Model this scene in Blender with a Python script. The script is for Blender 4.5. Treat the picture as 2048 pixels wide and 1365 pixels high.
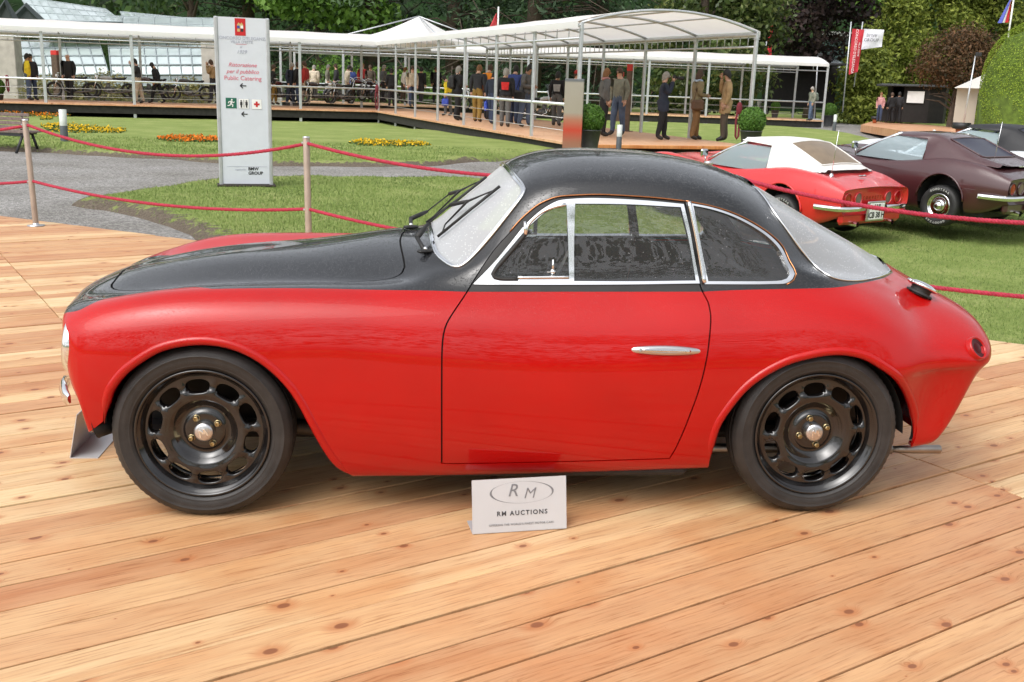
import bpy, bmesh, math, random
import numpy as np
from mathutils import Vector, Matrix, noise
from mathutils.geometry import delaunay_2d_cdt

random.seed(7)
rng = np.random.default_rng(7)
PI = math.pi
SC = bpy.context.scene
COL = SC.collection
for o in list(bpy.data.objects):
    bpy.data.objects.remove(o)

# ------------------------------------------------------------------ camera
CAM_H = 1.5
F_PX = 2045.3
CR = np.array([[0.999487780, 0.0320027671, 0.0],
               [0.00766468074, -0.239377886, 0.970896225],
               [0.0310713658, -0.970398913, -0.239500563]])   # world axes <- camera (x right, y down, z forward)
CPOS = np.array([0.0, 0.0, CAM_H])
cam_data = bpy.data.cameras.new('camera')
cam = bpy.data.objects.new('camera', cam_data)
COL.objects.link(cam)
cam_data.sensor_fit = 'HORIZONTAL'
cam_data.sensor_width = 36.0
cam_data.lens = F_PX / 2048 * 36
cam_data.clip_start = 0.05
cam_data.clip_end = 900
mw = Matrix.Identity(4)
for i in range(3):
    mw[i][0] = CR[i, 0]; mw[i][1] = -CR[i, 1]; mw[i][2] = -CR[i, 2]; mw[i][3] = CPOS[i]
cam.matrix_world = mw
SC.camera = cam

# ------------------------------------------------------------------ daylight (overcast)
SUN_EL, SUN_ROT = math.radians(52), math.radians(215)
world = bpy.data.worlds.new('World')
SC.world = world
world.use_nodes = True
wn = world.node_tree
for n in list(wn.nodes): wn.nodes.remove(n)
w_out = wn.nodes.new('ShaderNodeOutputWorld')
w_bg = wn.nodes.new('ShaderNodeBackground')
w_sky = wn.nodes.new('ShaderNodeTexSky')
w_sky.sky_type = 'NISHITA'; w_sky.sun_disc = False
w_sky.sun_elevation = SUN_EL; w_sky.sun_rotation = SUN_ROT
w_sky.dust_density = 4.0; w_sky.air_density = 1.0; w_sky.ozone_density = 1.0
w_hs = wn.nodes.new('ShaderNodeHueSaturation')
w_hs.inputs['Saturation'].default_value = 0.22
w_hs.inputs['Value'].default_value = 1.45
# cloud cover: soft, low-contrast variation all over the sky
w_tc = wn.nodes.new('ShaderNodeTexCoord')
w_no = wn.nodes.new('ShaderNodeTexNoise')
w_no.inputs['Scale'].default_value = 2.2; w_no.inputs['Detail'].default_value = 5
w_mr = wn.nodes.new('ShaderNodeMapRange')
w_mr.inputs['From Min'].default_value = 0.3; w_mr.inputs['From Max'].default_value = 0.7
w_mr.inputs['To Min'].default_value = 0.86; w_mr.inputs['To Max'].default_value = 1.14
w_mx = wn.nodes.new('ShaderNodeMix'); w_mx.data_type = 'RGBA'; w_mx.blend_type = 'MULTIPLY'
w_mx.inputs['Factor'].default_value = 1.0
wn.links.new(w_sky.outputs[0], w_hs.inputs['Color'])
wn.links.new(w_tc.outputs['Generated'], w_no.inputs['Vector'])
wn.links.new(w_no.outputs['Fac'], w_mr.inputs['Value'])
wn.links.new(w_hs.outputs[0], w_mx.inputs[6])
wn.links.new(w_mr.outputs[0], w_mx.inputs[7])
wn.links.new(w_mx.outputs[2], w_bg.inputs['Color'])
w_bg.inputs['Strength'].default_value = 0.15
wn.links.new(w_bg.outputs[0], w_out.inputs[0])

sun_d = bpy.data.lights.new('sun', 'SUN')
sun_d.energy = 0.7; sun_d.angle = math.radians(55); sun_d.color = (1.0, 0.97, 0.92)
sun = bpy.data.objects.new('sun', sun_d); COL.objects.link(sun)
sd = Vector((math.sin(SUN_ROT) * math.cos(SUN_EL), math.cos(SUN_ROT) * math.cos(SUN_EL), math.sin(SUN_EL)))
sun.rotation_euler = (-sd).to_track_quat('-Z', 'Y').to_euler()
SC.view_settings.view_transform = 'Standard'
SC.view_settings.look = 'None'
SC.view_settings.gamma = 1.0
SC.view_settings.use_curve_mapping = False
SC.view_settings.exposure = 0.32
SC.cycles.use_denoising = True
SC.cycles.max_bounces = 10
SC.cycles.transparent_max_bounces = 16
SC.cycles.caustics_reflective = False
SC.cycles.caustics_refractive = False

# ------------------------------------------------------------------ helpers
def ray_dir(x, y):
    d = np.array([(x - 1024) / F_PX, (y - 682.5) / F_PX, 1.0])
    return CR @ d
def gp(x, y, z=0.0):
    """the point of the level z seen at photo pixel x, y"""
    d = ray_dir(x, y); t = (z - CAM_H) / d[2]
    return CPOS + d * t
def at(x, y, Y):
    """the point at distance Y (along the view azimuth) seen at photo pixel x, y"""
    d = ray_dir(x, y)
    return CPOS + d * (Y / d[1])
def pix(P):
    q = (np.asarray(P, float) - CPOS) @ CR
    return np.stack([1024 + F_PX * q[..., 0] / q[..., 2], 682.5 + F_PX * q[..., 1] / q[..., 2]], -1)

def tag(o, label=None, cat=None, group=None, kind=None):
    if label: o['label'] = label
    if cat: o['category'] = cat
    if group: o['group'] = group
    if kind: o['kind'] = kind
    return o
def empty(name, loc=(0, 0, 0), rz=0.0, label=None, cat=None, group=None, scale=1.0):
    o = bpy.data.objects.new(name, None)
    COL.objects.link(o)
    o.location = loc; o.rotation_euler = (0, 0, rz)
    o.scale = (scale, scale, scale)
    o.empty_display_size = 0.1
    return tag(o, label, cat, group)
def link(name, me, parent=None, kind=None):
    o = bpy.data.objects.new(name, me)
    COL.objects.link(o)
    if parent is not None: o.parent = parent
    if kind: o['kind'] = kind
    return o
def copy_tree(o, parent=None):
    c = o.copy(); COL.objects.link(c)
    if parent is not None: c.parent = parent
    for ch in list(o.children): copy_tree(ch, c)
    return c
def mesh(name, V, F, mats, mi=None, smooth=True, normals=None):
    me = bpy.data.meshes.new(name)
    me.from_pydata([tuple(map(float, v)) for v in V], [], [tuple(map(int, f)) for f in F])
    for m in (mats if isinstance(mats, (list, tuple)) else [mats]): me.materials.append(m)
    if mi is not None: me.polygons.foreach_set('material_index', np.asarray(mi, dtype=np.int32))
    me.polygons.foreach_set('use_smooth', np.full(len(me.polygons), bool(smooth)))
    me.update()
    if normals is not None: me.normals_split_custom_set_from_vertices([tuple(map(float, n)) for n in normals])
    return me

class MB:
    """collects primitives into one mesh"""
    def __init__(self): self.V = []; self.F = []; self.M = []; self.n = 0; self.S = []
    def add(self, V, F, mi=0, smooth=True):
        for v in V: self.V.append((float(v[0]), float(v[1]), float(v[2])))
        for f in F: self.F.append(tuple(i + self.n for i in f)); self.M.append(mi); self.S.append(smooth)
        self.n += len(V); return self
    def box(self, c, s, rz=0.0, mi=0, R=None, bevel=0.0):
        x, y, z = s[0] / 2, s[1] / 2, s[2] / 2
        if bevel > 0:
            b = min(bevel, x * .9, y * .9, z * .9)
            P = []
            for sx in (-1, 1):
                for sy in (-1, 1):
                    for sz in (-1, 1):
                        P += [(sx * x, sy * (y - b), sz * (z - b)), (sx * (x - b), sy * y, sz * (z - b)), (sx * (x - b), sy * (y - b), sz * z)]
            bm = bmesh.new()
            vs = [bm.verts.new(p) for p in P]
            bmesh.ops.convex_hull(bm, input=vs)
            bm.verts.index_update()
            P = [v.co[:] for v in bm.verts]; F = [[v.index for v in f.verts] for f in bm.faces]
            bm.free()
        else:
            P = [(-x, -y, -z), (x, -y, -z), (x, y, -z), (-x, y, -z), (-x, -y, z), (x, -y, z), (x, y, z), (-x, y, z)]
            F = [(0, 3, 2, 1), (4, 5, 6, 7), (0, 1, 5, 4), (1, 2, 6, 5), (2, 3, 7, 6), (3, 0, 4, 7)]
        ca, sa = math.cos(rz), math.sin(rz)
        Q = []
        for p in P:
            if R is not None:
                q = R @ Vector(p); Q.append((q.x + c[0], q.y + c[1], q.z + c[2]))
            else:
                Q.append((p[0] * ca - p[1] * sa + c[0], p[0] * sa + p[1] * ca + c[1], p[2] + c[2]))
        return self.add(Q, F, mi, False)
    def tube(self, pts, r, n=8, mi=0, cap=True, closed=False, smooth=True):
        pts = [Vector(p) for p in pts]
        m = len(pts)
        rs = list(r) if isinstance(r, (list, tuple, np.ndarray)) else [r] * m
        V = []; F = []
        ref = None
        for i, p in enumerate(pts):
            if closed: t = pts[(i + 1) % m] - pts[i - 1]
            else: t = pts[min(i + 1, m - 1)] - pts[max(i - 1, 0)]
            if t.length < 1e-9: t = Vector((0, 0, 1))
            t.normalize()
            if ref is None:
                ref = Vector((0, 0, 1)) if abs(t.z) < .9 else Vector((1, 0, 0))
            u = ref - t * ref.dot(t)
            if u.length < 1e-6: u = t.orthogonal()
            u.normalize(); ref = u
            w = t.cross(u)
            for k in range(n):
                a = 2 * PI * k / n
                V.append(p + (u * math.cos(a) + w * math.sin(a)) * rs[i])
        for i in range(m if closed else m - 1):
            j = (i + 1) % m
            for k in range(n):
                k2 = (k + 1) % n
                F.append((i * n + k, i * n + k2, j * n + k2, j * n + k))
        if cap and not closed:
            F.append(tuple(range(n - 1, -1, -1))); F.append(tuple((m - 1) * n + k for k in range(n)))
        return self.add(V, F, mi, smooth)
    def lathe(self, prof, n=24, c=(0, 0, 0), axis='z', mi=0, smooth=True, capped=False):
        V = []; F = []
        for (r, z) in prof:
            for k in range(n):
                a = 2 * PI * k / n
                x, y = r * math.cos(a), r * math.sin(a)
                if axis == 'z': p = (x, y, z)
                elif axis == 'y': p = (x, z, y)
                else: p = (z, x, y)
                V.append((p[0] + c[0], p[1] + c[1], p[2] + c[2]))
        m = len(prof)
        for i in range(m - 1):
            for k in range(n):
                k2 = (k + 1) % n
                f = (i * n + k, i * n + k2, (i + 1) * n + k2, (i + 1) * n + k)
                F.append(f if axis != 'y' else f[::-1])
        if capped:
            f0 = tuple(range(n)); f1 = tuple((m - 1) * n + k for k in range(n))
            F.append(f0[::-1] if axis != 'y' else f0); F.append(f1 if axis != 'y' else f1[::-1])
        return self.add(V, F, mi, smooth)
    def ball(self, c, r, n=10, m=7, mi=0):
        rx, ry, rz = r if isinstance(r, (tuple, list)) else (r, r, r)
        prof = [(math.sin(PI * i / m), -math.cos(PI * i / m)) for i in range(m + 1)]
        prof[0] = (1e-4, -1); prof[-1] = (1e-4, 1)
        V = []; F = []
        for (q, z) in prof:
            for k in range(n):
                a = 2 * PI * k / n
                V.append((c[0] + rx * q * math.cos(a), c[1] + ry * q * math.sin(a), c[2] + rz * z))
        for i in range(m):
            for k in range(n):
                k2 = (k + 1) % n
                F.append((i * n + k, i * n + k2, (i + 1) * n + k2, (i + 1) * n + k))
        return self.add(V, F, mi, True)
    def grid(self, P, mi=0, smooth=True, flip=False):
        """P: array rows x cols x 3"""
        P = np.asarray(P); r, c = P.shape[:2]
        F = []
        for i in range(r - 1):
            for j in range(c - 1):
                f = (i * c + j, i * c + j + 1, (i + 1) * c + j + 1, (i + 1) * c + j)
                F.append(f[::-1] if flip else f)
        return self.add(P.reshape(-1, 3), F, mi, smooth)
    def prism(self, poly, z0, z1, mi=0):
        """poly: (x,y) list counter-clockwise"""
        n = len(poly)
        V = [(p[0], p[1], z0) for p in poly] + [(p[0], p[1], z1) for p in poly]
        F = [tuple(range(n - 1, -1, -1)), tuple(range(n, 2 * n))]
        for i in range(n):
            j = (i + 1) % n
            F.append((i, j, n + j, n + i))
        return self.add(V, F, mi, False)
    def mesh(self, name, mats):
        me = bpy.data.meshes.new(name)
        me.from_pydata(self.V, [], self.F)
        for m in (mats if isinstance(mats, (list, tuple)) else [mats]): me.materials.append(m)
        me.polygons.foreach_set('material_index', np.asarray(self.M, dtype=np.int32))
        me.polygons.foreach_set('use_smooth', np.asarray(self.S, dtype=bool))
        me.update()
        return me
    def build(self, name, mats, parent=None, kind=None):
        return link(name, self.mesh(name, mats), parent, kind)

# ------------------------------------------------------------------ materials
def nodes_of(name):
    m = bpy.data.materials.new(name); m.use_nodes = True
    nt = m.node_tree
    b = nt.nodes['Principled BSDF']
    return m, nt, b
def N(nt, t, **kw):
    n = nt.nodes.new(t)
    for k, v in kw.items():
        if k in n.inputs: n.inputs[k].default_value = v
        else: setattr(n, k, v)
    return n
def ramp(nt, src, stops):
    r = nt.nodes.new('ShaderNodeValToRGB')
    while len(r.color_ramp.elements) < len(stops): r.color_ramp.elements.new(0.5)
    for e, (p, c) in zip(r.color_ramp.elements, stops):
        e.position = p; e.color = (*c, 1) if len(c) == 3 else c
    nt.links.new(src, r.inputs['Fac'])
    return r.outputs['Color']
def bumpn(nt, b, src, strength=0.3, dist=0.01):
    bp = nt.nodes.new('ShaderNodeBump')
    bp.inputs['Strength'].default_value = strength; bp.inputs['Distance'].default_value = dist
    nt.links.new(src, bp.inputs['Height'])
    nt.links.new(bp.outputs[0], b.inputs['Normal'])
    return bp
def mat(name, col, rough=0.5, metal=0.0, var=0.12, scale=8.0, bump=0.0, bscale=60.0, coat=0.0, spec=None, detail=4):
    """plain procedural material: the colour varied a little by noise, fine relief"""
    m, nt, b = nodes_of(name)
    tc = N(nt, 'ShaderNodeTexCoord')
    no = N(nt, 'ShaderNodeTexNoise', Scale=scale, Detail=detail)
    nt.links.new(tc.outputs['Object'], no.inputs['Vector'])
    lo = tuple(max(0, c * (1 - var)) for c in col); hi = tuple(min(1, c * (1 + var)) for c in col)
    nt.links.new(ramp(nt, no.outputs['Fac'], [(0.3, lo), (0.7, hi)]), b.inputs['Base Color'])
    b.inputs['Roughness'].default_value = rough
    b.inputs['Metallic'].default_value = metal
    if coat: b.inputs['Coat Weight'].default_value = coat; b.inputs['Coat Roughness'].default_value = 0.03
    if spec is not None: b.inputs['Specular IOR Level'].default_value = spec
    if bump:
        n2 = N(nt, 'ShaderNodeTexNoise', Scale=bscale, Detail=3)
        nt.links.new(tc.outputs['Object'], n2.inputs['Vector'])
        bumpn(nt, b, n2.outputs['Fac'], bump, 0.01)
    return m

def paint(name, col, wet=1.0, spec=0.5, coat=1.0):
    """glossy car paint with fine rain drops standing on the faces that look upwards"""
    m, nt, b = nodes_of(name)
    tc = N(nt, 'ShaderNodeTexCoord'); ge = N(nt, 'ShaderNodeNewGeometry')
    sx = N(nt, 'ShaderNodeSeparateXYZ'); nt.links.new(ge.outputs['Normal'], sx.inputs[0])
    up = N(nt, 'ShaderNodeMapRange'); up.inputs['From Min'].default_value = 0.25; up.inputs['From Max'].default_value = 0.75
    nt.links.new(sx.outputs['Z'], up.inputs['Value'])
    hs = []
    for sc, rad in ((150, 0.33), (330, 0.36)):
        vo = N(nt, 'ShaderNodeTexVoronoi', Scale=sc, Randomness=1.0)
        nt.links.new(tc.outputs['Object'], vo.inputs['Vector'])
        mr = N(nt, 'ShaderNodeMapRange', interpolation_type='SMOOTHSTEP')
        mr.inputs['From Min'].default_value = rad; mr.inputs['From Max'].default_value = rad * .35
        nt.links.new(vo.outputs['Distance'], mr.inputs['Value'])
        sc_ = N(nt, 'ShaderNodeSeparateColor'); nt.links.new(vo.outputs['Color'], sc_.inputs[0])
        th = N(nt, 'ShaderNodeMath', operation='GREATER_THAN'); th.inputs[1].default_value = 0.45
        nt.links.new(sc_.outputs[0], th.inputs[0])
        mu = N(nt, 'ShaderNodeMath', operation='MULTIPLY')
        nt.links.new(mr.outputs[0], mu.inputs[0]); nt.links.new(th.outputs[0], mu.inputs[1])
        hs.append(mu.outputs[0])
    ad = N(nt, 'ShaderNodeMath', operation='MAXIMUM'); nt.links.new(hs[0], ad.inputs[0]); nt.links.new(hs[1], ad.inputs[1])
    mk = N(nt, 'ShaderNodeMath', operation='MULTIPLY'); nt.links.new(ad.outputs[0], mk.inputs[0]); nt.links.new(up.outputs[0], mk.inputs[1])
    no = N(nt, 'ShaderNodeTexNoise', Scale=3.0, Detail=3); nt.links.new(tc.outputs['Object'], no.inputs['Vector'])
    lo = tuple(c * .93 for c in col); hi = tuple(min(1, c * 1.07) for c in col)
    nt.links.new(ramp(nt, no.outputs['Fac'], [(0.3, lo), (0.7, hi)]), b.inputs['Base Color'])
    b.inputs['Roughness'].default_value = 0.42
    b.inputs['Coat Weight'].default_value = coat; b.inputs['Coat Roughness'].default_value = 0.025
    b.inputs['Specular IOR Level'].default_value = spec
    bp = N(nt, 'ShaderNodeBump', Strength=1.0 * wet, Distance=0.0035)
    nt.links.new(mk.outputs[0], bp.inputs['Height'])
    nt.links.new(bp.outputs[0], b.inputs['Normal']); nt.links.new(bp.outputs[0], b.inputs['Coat Normal'])
    return m

def glass_mat(name, tint=(0.9, 0.93, 0.93), wet=0.0, film=0.0, mist=(.84, .86, .88)):
    """window glass: clear with a Fresnel reflection; wet = rain drops / mist that scatter"""
    m, nt, b = nodes_of(name)
    nt.nodes.remove(b)
    out = nt.nodes['Material Output']
    tr = N(nt, 'ShaderNodeBsdfTransparent', Color=(*tint, 1))
    gl = N(nt, 'ShaderNodeBsdfGlossy', Roughness=0.0, Color=(1, 1, 1, 1))
    fr = N(nt, 'ShaderNodeFresnel', IOR=1.55)
    mx = N(nt, 'ShaderNodeMixShader')
    nt.links.new(fr.outputs[0], mx.inputs[0]); nt.links.new(tr.outputs[0], mx.inputs[1]); nt.links.new(gl.outputs[0], mx.inputs[2])
    last = mx.outputs[0]
    if wet > 0:
        tc = N(nt, 'ShaderNodeTexCoord')
        vo = N(nt, 'ShaderNodeTexVoronoi', Scale=170.0 if wet > .2 else 300.0); nt.links.new(tc.outputs['Object'], vo.inputs['Vector'])
        mr = N(nt, 'ShaderNodeMapRange', interpolation_type='SMOOTHSTEP')
        mr.inputs['From Min'].default_value = 0.36; mr.inputs['From Max'].default_value = 0.2
        nt.links.new(vo.outputs['Distance'], mr.inputs['Value'])
        no = N(nt, 'ShaderNodeTexNoise', Scale=5.0, Detail=4); nt.links.new(tc.outputs['Object'], no.inputs['Vector'])
        m2 = N(nt, 'ShaderNodeMapRange'); m2.inputs['From Min'].default_value = 0.35; m2.inputs['From Max'].default_value = 0.6
        nt.links.new(no.outputs['Fac'], m2.inputs['Value'])
        sc_ = N(nt, 'ShaderNodeSeparateColor'); nt.links.new(vo.outputs['Color'], sc_.inputs[0])
        th = N(nt, 'ShaderNodeMath', operation='LESS_THAN'); th.inputs[1].default_value = min(1, 0.75 * wet)
        nt.links.new(sc_.outputs[0], th.inputs[0])
        mu = N(nt, 'ShaderNodeMath', operation='MULTIPLY'); nt.links.new(mr.outputs[0], mu.inputs[0]); nt.links.new(th.outputs[0], mu.inputs[1])
        mu2 = N(nt, 'ShaderNodeMath', operation='MULTIPLY'); nt.links.new(mu.outputs[0], mu2.inputs[0]); nt.links.new(m2.outputs[0], mu2.inputs[1])
        bp = N(nt, 'ShaderNodeBump', Strength=0.9, Distance=0.003); nt.links.new(mr.outputs[0], bp.inputs['Height'])
        dr = N(nt, 'ShaderNodeBsdfGlass', IOR=1.33, Roughness=0.1)
        nt.links.new(bp.outputs[0], dr.inputs['Normal'])
        df = N(nt, 'ShaderNodeBsdfDiffuse', Color=(*mist, 1))
        dd = N(nt, 'ShaderNodeMixShader', Fac=0.72); nt.links.new(dr.outputs[0], dd.inputs[1]); nt.links.new(df.outputs[0], dd.inputs[2])
        ad = N(nt, 'ShaderNodeMath', operation='ADD'); nt.links.new(mu2.outputs[0], ad.inputs[0]); ad.inputs[1].default_value = film
        ad.use_clamp = True
        m3 = N(nt, 'ShaderNodeMixShader'); nt.links.new(ad.outputs[0], m3.inputs[0])
        nt.links.new(last, m3.inputs[1]); nt.links.new(dd.outputs[0], m3.inputs[2]); last = m3.outputs[0]
    nt.links.new(last, out.inputs[0])
    return m

M = {}
M['red'] = paint('red_paint', (0.40, 0.003, 0.0025), wet=.2, spec=.08, coat=.75)
M['black'] = paint('black_paint', (0.006, 0.0065, 0.008), wet=.65, spec=.3)
M['gap'] = mat('shut_line', (0.006, 0.005, 0.005), 0.8)
M['chrome'] = mat('chrome', (0.80, 0.81, 0.82), 0.10, 1.0, var=0.04)
M['alu'] = mat('aluminium', (0.62, 0.62, 0.63), 0.32, 1.0, var=0.08, bump=0.03)
M['rubber'] = mat('rubber', (0.016, 0.0155, 0.015), 0.62, 0, var=0.25, scale=14, bump=0.08, bscale=120)
M['tyre'] = mat('tyre_rubber', (0.022, 0.020, 0.019), 0.55, 0, var=0.3, scale=20, bump=0.10, bscale=160)
M['wheelblack'] = mat('black_wheel_enamel', (0.008, 0.007, 0.007), 0.14, 0, coat=0.6)
M['brass'] = mat('brass', (0.50, 0.40, 0.22), 0.3, 1.0)
M['trim'] = mat('dark_trim', (0.022, 0.023, 0.025), 0.75, 0, var=0.3, scale=30, bump=0.1)
M['cloth'] = mat('dark_cloth', (0.03, 0.03, 0.033), 0.9, 0, var=0.3, scale=40, bump=0.2)
M['glass'] = glass_mat('window_glass', (0.80, 0.82, 0.82), wet=0.02, film=.05)
M['fog_sky'] = glass_mat('fog_sky_glass', (0.62, 0.70, 0.74), wet=.1, film=.55, mist=(.50, .62, .66))  # fogged panes, with the sky's reflection put into the pale blue mist colour
M['copper'] = mat('orange_moulding', (.46, .21, .10), .25, 1.0)  # orange-brown metal for the window drip moulding
M['glass_wet'] = glass_mat('wet_glass', (0.80, 0.83, 0.84), wet=.22, film=0.56)
M['glass_rear'] = glass_mat('misted_rear_glass', (0.80, 0.83, 0.84), wet=.35, film=0.44)
M['lens'] = glass_mat('lamp_lens', (0.9, 0.9, 0.9))
M['redlens'] = mat('red_lens', (0.30, 0.004, 0.006), 0.1, 0, coat=0.5)
# ================================================================== the red and black coupe
CAR_O = np.array([0.04339683, 3.43507853, 0.0]); CAR_YAW = math.atan2(0.09475444, 0.99550068)
CU = np.array([math.cos(CAR_YAW), math.sin(CAR_YAW), 0]); CV = np.array([-math.sin(CAR_YAW), math.cos(CAR_YAW), 0])
HALF = 0.72
CAR_BASE = CAR_O + HALF * CV
CM = np.stack([CU, CV, np.array([0, 0, 1.0])])          # rows: car axes in the world
def car_world(P): return CAR_BASE + np.asarray(P) @ CM
CAM_CAR = CM @ (CPOS - CAR_BASE)

# cross-sections of half the body, (x, half-width, height) from sill to centre line
def sstep_(t):
    t = np.clip(t, 0, 1); return t * t * (3 - 2 * t)
def tab(s): return np.array([[float(q) for q in r.split(',')] for r in s.split()])
def pchip(x, y, xs):
    h = np.diff(x); d = np.diff(y) / h
    m = np.zeros(len(x)); m[0] = d[0]; m[-1] = d[-1]
    for i in range(1, len(x) - 1):
        if d[i - 1] * d[i] > 0:
            w1 = 2 * h[i] + h[i - 1]; w2 = h[i] + 2 * h[i - 1]
            m[i] = (w1 + w2) / (w1 / d[i - 1] + w2 / d[i])
    k = np.clip(np.searchsorted(x, xs) - 1, 0, len(x) - 2)
    t = (xs - x[k]) / h[k]
    return ((2 * t**3 - 3 * t**2 + 1) * y[k] + (t**3 - 2 * t**2 + t) * h[k] * m[k]
            + (-2 * t**3 + 3 * t**2) * y[k + 1] + (t**3 - t**2) * h[k] * m[k + 1])
XS = np.array([-1.50, -1.38, -1.22, -1.05, -.88, -.70, -.55, -.43, -.35, -.29, -.23, -.17, -.11, -.05, .01, .08, .16, .28, .44, .60, .74, .86, .97, 1.08, 1.19, 1.30, 1.42, 1.54])
# x, half width, height
ROWS = [
 tab("-1.5,.62,.28 -1.2,.62,.16 -.6,.62,.145 .7,.62,.175 1.2,.62,.20 1.54,.58,.235"),
 tab("-1.5,.672,.30 -1.2,.69,.175 -.6,.695,.150 .7,.695,.178 1.2,.68,.21 1.54,.625,.245"),
 tab("-1.5,.70,.39 -1.2,.725,.29 -.6,.735,.27 .7,.735,.29 1.1,.735,.31 1.3,.715,.33 1.54,.62,.37"),
 tab("-1.5,.705,.47 -1.3,.738,.43 -1.1,.752,.41 -.6,.745,.41 .7,.745,.42 1.1,.752,.43 1.3,.733,.465 1.42,.69,.50 1.54,.628,.515"),
 tab("-1.5,.705,.53 -1.3,.74,.52 -1.1,.752,.53 -.6,.742,.53 .7,.742,.53 1.1,.750,.54 1.3,.737,.545 1.42,.704,.545 1.54,.646,.542"),
 tab("-1.5,.695,.62 -1.3,.726,.65 -1.1,.735,.665 -.6,.728,.66 .2,.722,.655 .7,.725,.66 1.1,.735,.655 1.3,.72,.63 1.54,.645,.58"),
 tab("-1.5,.665,.69 -1.3,.685,.74 -1.1,.693,.755 -.6,.69,.755 -.2,.682,.75 .3,.675,.753 .7,.68,.765 1.0,.69,.765 1.2,.69,.745 1.54,.622,.63"),
 tab("-1.5,.59,.737 -1.3,.605,.788 -1.1,.61,.808 -.8,.61,.815 -.4,.612,.812 -.2,.615,.808 .0,.618,.812 .3,.618,.818 .7,.618,.828 .95,.61,.835 1.15,.59,.82 1.35,.57,.775 1.54,.545,.685"),
 tab("-1.5,.48,.752 -1.3,.50,.803 -1.1,.505,.828 -.8,.515,.842 -.5,.54,.848 -.3,.575,.842 -.2,.59,.840 -.1,.592,.86 .1,.592,.875 .7,.592,.885 .9,.588,.885 1.05,.57,.872 1.2,.52,.845 1.35,.49,.81 1.54,.46,.733"),
 tab("-1.5,.38,.752 -1.3,.41,.80 -1.1,.42,.825 -.8,.44,.843 -.5,.48,.855 -.35,.515,.862 -.25,.545,.868 -.17,.565,.885 -.11,.572,.92 -.05,.574,.955 .05,.572,.99 .3,.570,1.01 .7,.570,.995 .85,.568,.965 .97,.55,.92 1.05,.535,.89 1.2,.46,.862 1.35,.43,.835 1.54,.40,.760"),
 tab("-1.5,.29,.756 -1.3,.32,.804 -1.1,.33,.832 -.8,.36,.852 -.5,.41,.872 -.35,.455,.878 -.29,.475,.882 -.23,.495,.895 -.17,.517,.925 -.11,.535,.965 -.05,.545,1.015 .01,.547,1.062 .08,.545,1.105 .16,.543,1.13 .28,.54,1.140 .44,.54,1.138 .6,.54,1.122 .74,.54,1.085 .86,.535,1.03 .97,.505,.965 1.08,.455,.915 1.19,.41,.882 1.3,.385,.86 1.42,.36,.83 1.54,.335,.785"),
 tab("-1.5,.20,.760 -1.3,.22,.810 -1.1,.23,.842 -.8,.26,.868 -.5,.31,.896 -.4,.34,.905 -.35,.36,.908 -.29,.385,.925 -.23,.405,.963 -.17,.425,1.012 -.11,.445,1.062 -.05,.46,1.113 .01,.468,1.158 .08,.472,1.185 .16,.472,1.203 .28,.472,1.212 .44,.472,1.210 .6,.472,1.197 .74,.468,1.162 .86,.455,1.112 .97,.425,1.052 1.08,.38,.995 1.19,.34,.945 1.3,.31,.903 1.42,.285,.857 1.54,.265,.805"),
 tab("-1.5,.10,.763 -1.3,.11,.812 -1.1,.115,.844 -.8,.13,.872 -.5,.16,.915 -.4,.18,.925 -.35,.19,.930 -.29,.205,.960 -.23,.22,1.008 -.17,.235,1.058 -.11,.25,1.108 -.05,.262,1.158 .01,.27,1.203 .08,.27,1.232 .16,.27,1.251 .28,.27,1.262 .44,.27,1.262 .6,.268,1.252 .74,.262,1.225 .86,.25,1.188 .97,.23,1.14 1.08,.205,1.082 1.19,.18,1.025 1.3,.16,.968 1.42,.145,.908 1.54,.135,.846"),
 tab("-1.5,0,.764 -1.3,0,.804 -1.1,0,.84 -.8,0,.876 -.5,0,.922 -.4,0,.934 -.35,0,.938 -.29,0,.972 -.23,0,1.021 -.17,0,1.072 -.11,0,1.122 -.05,0,1.173 .01,0,1.215 .08,0,1.243 .16,0,1.261 .28,0,1.272 .44,0,1.273 .6,0,1.263 .74,0,1.242 .86,0,1.207 .97,0,1.160 1.08,0,1.103 1.19,0,1.045 1.3,0,.99 1.42,0,.931 1.54,0,.868"),
]
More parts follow.
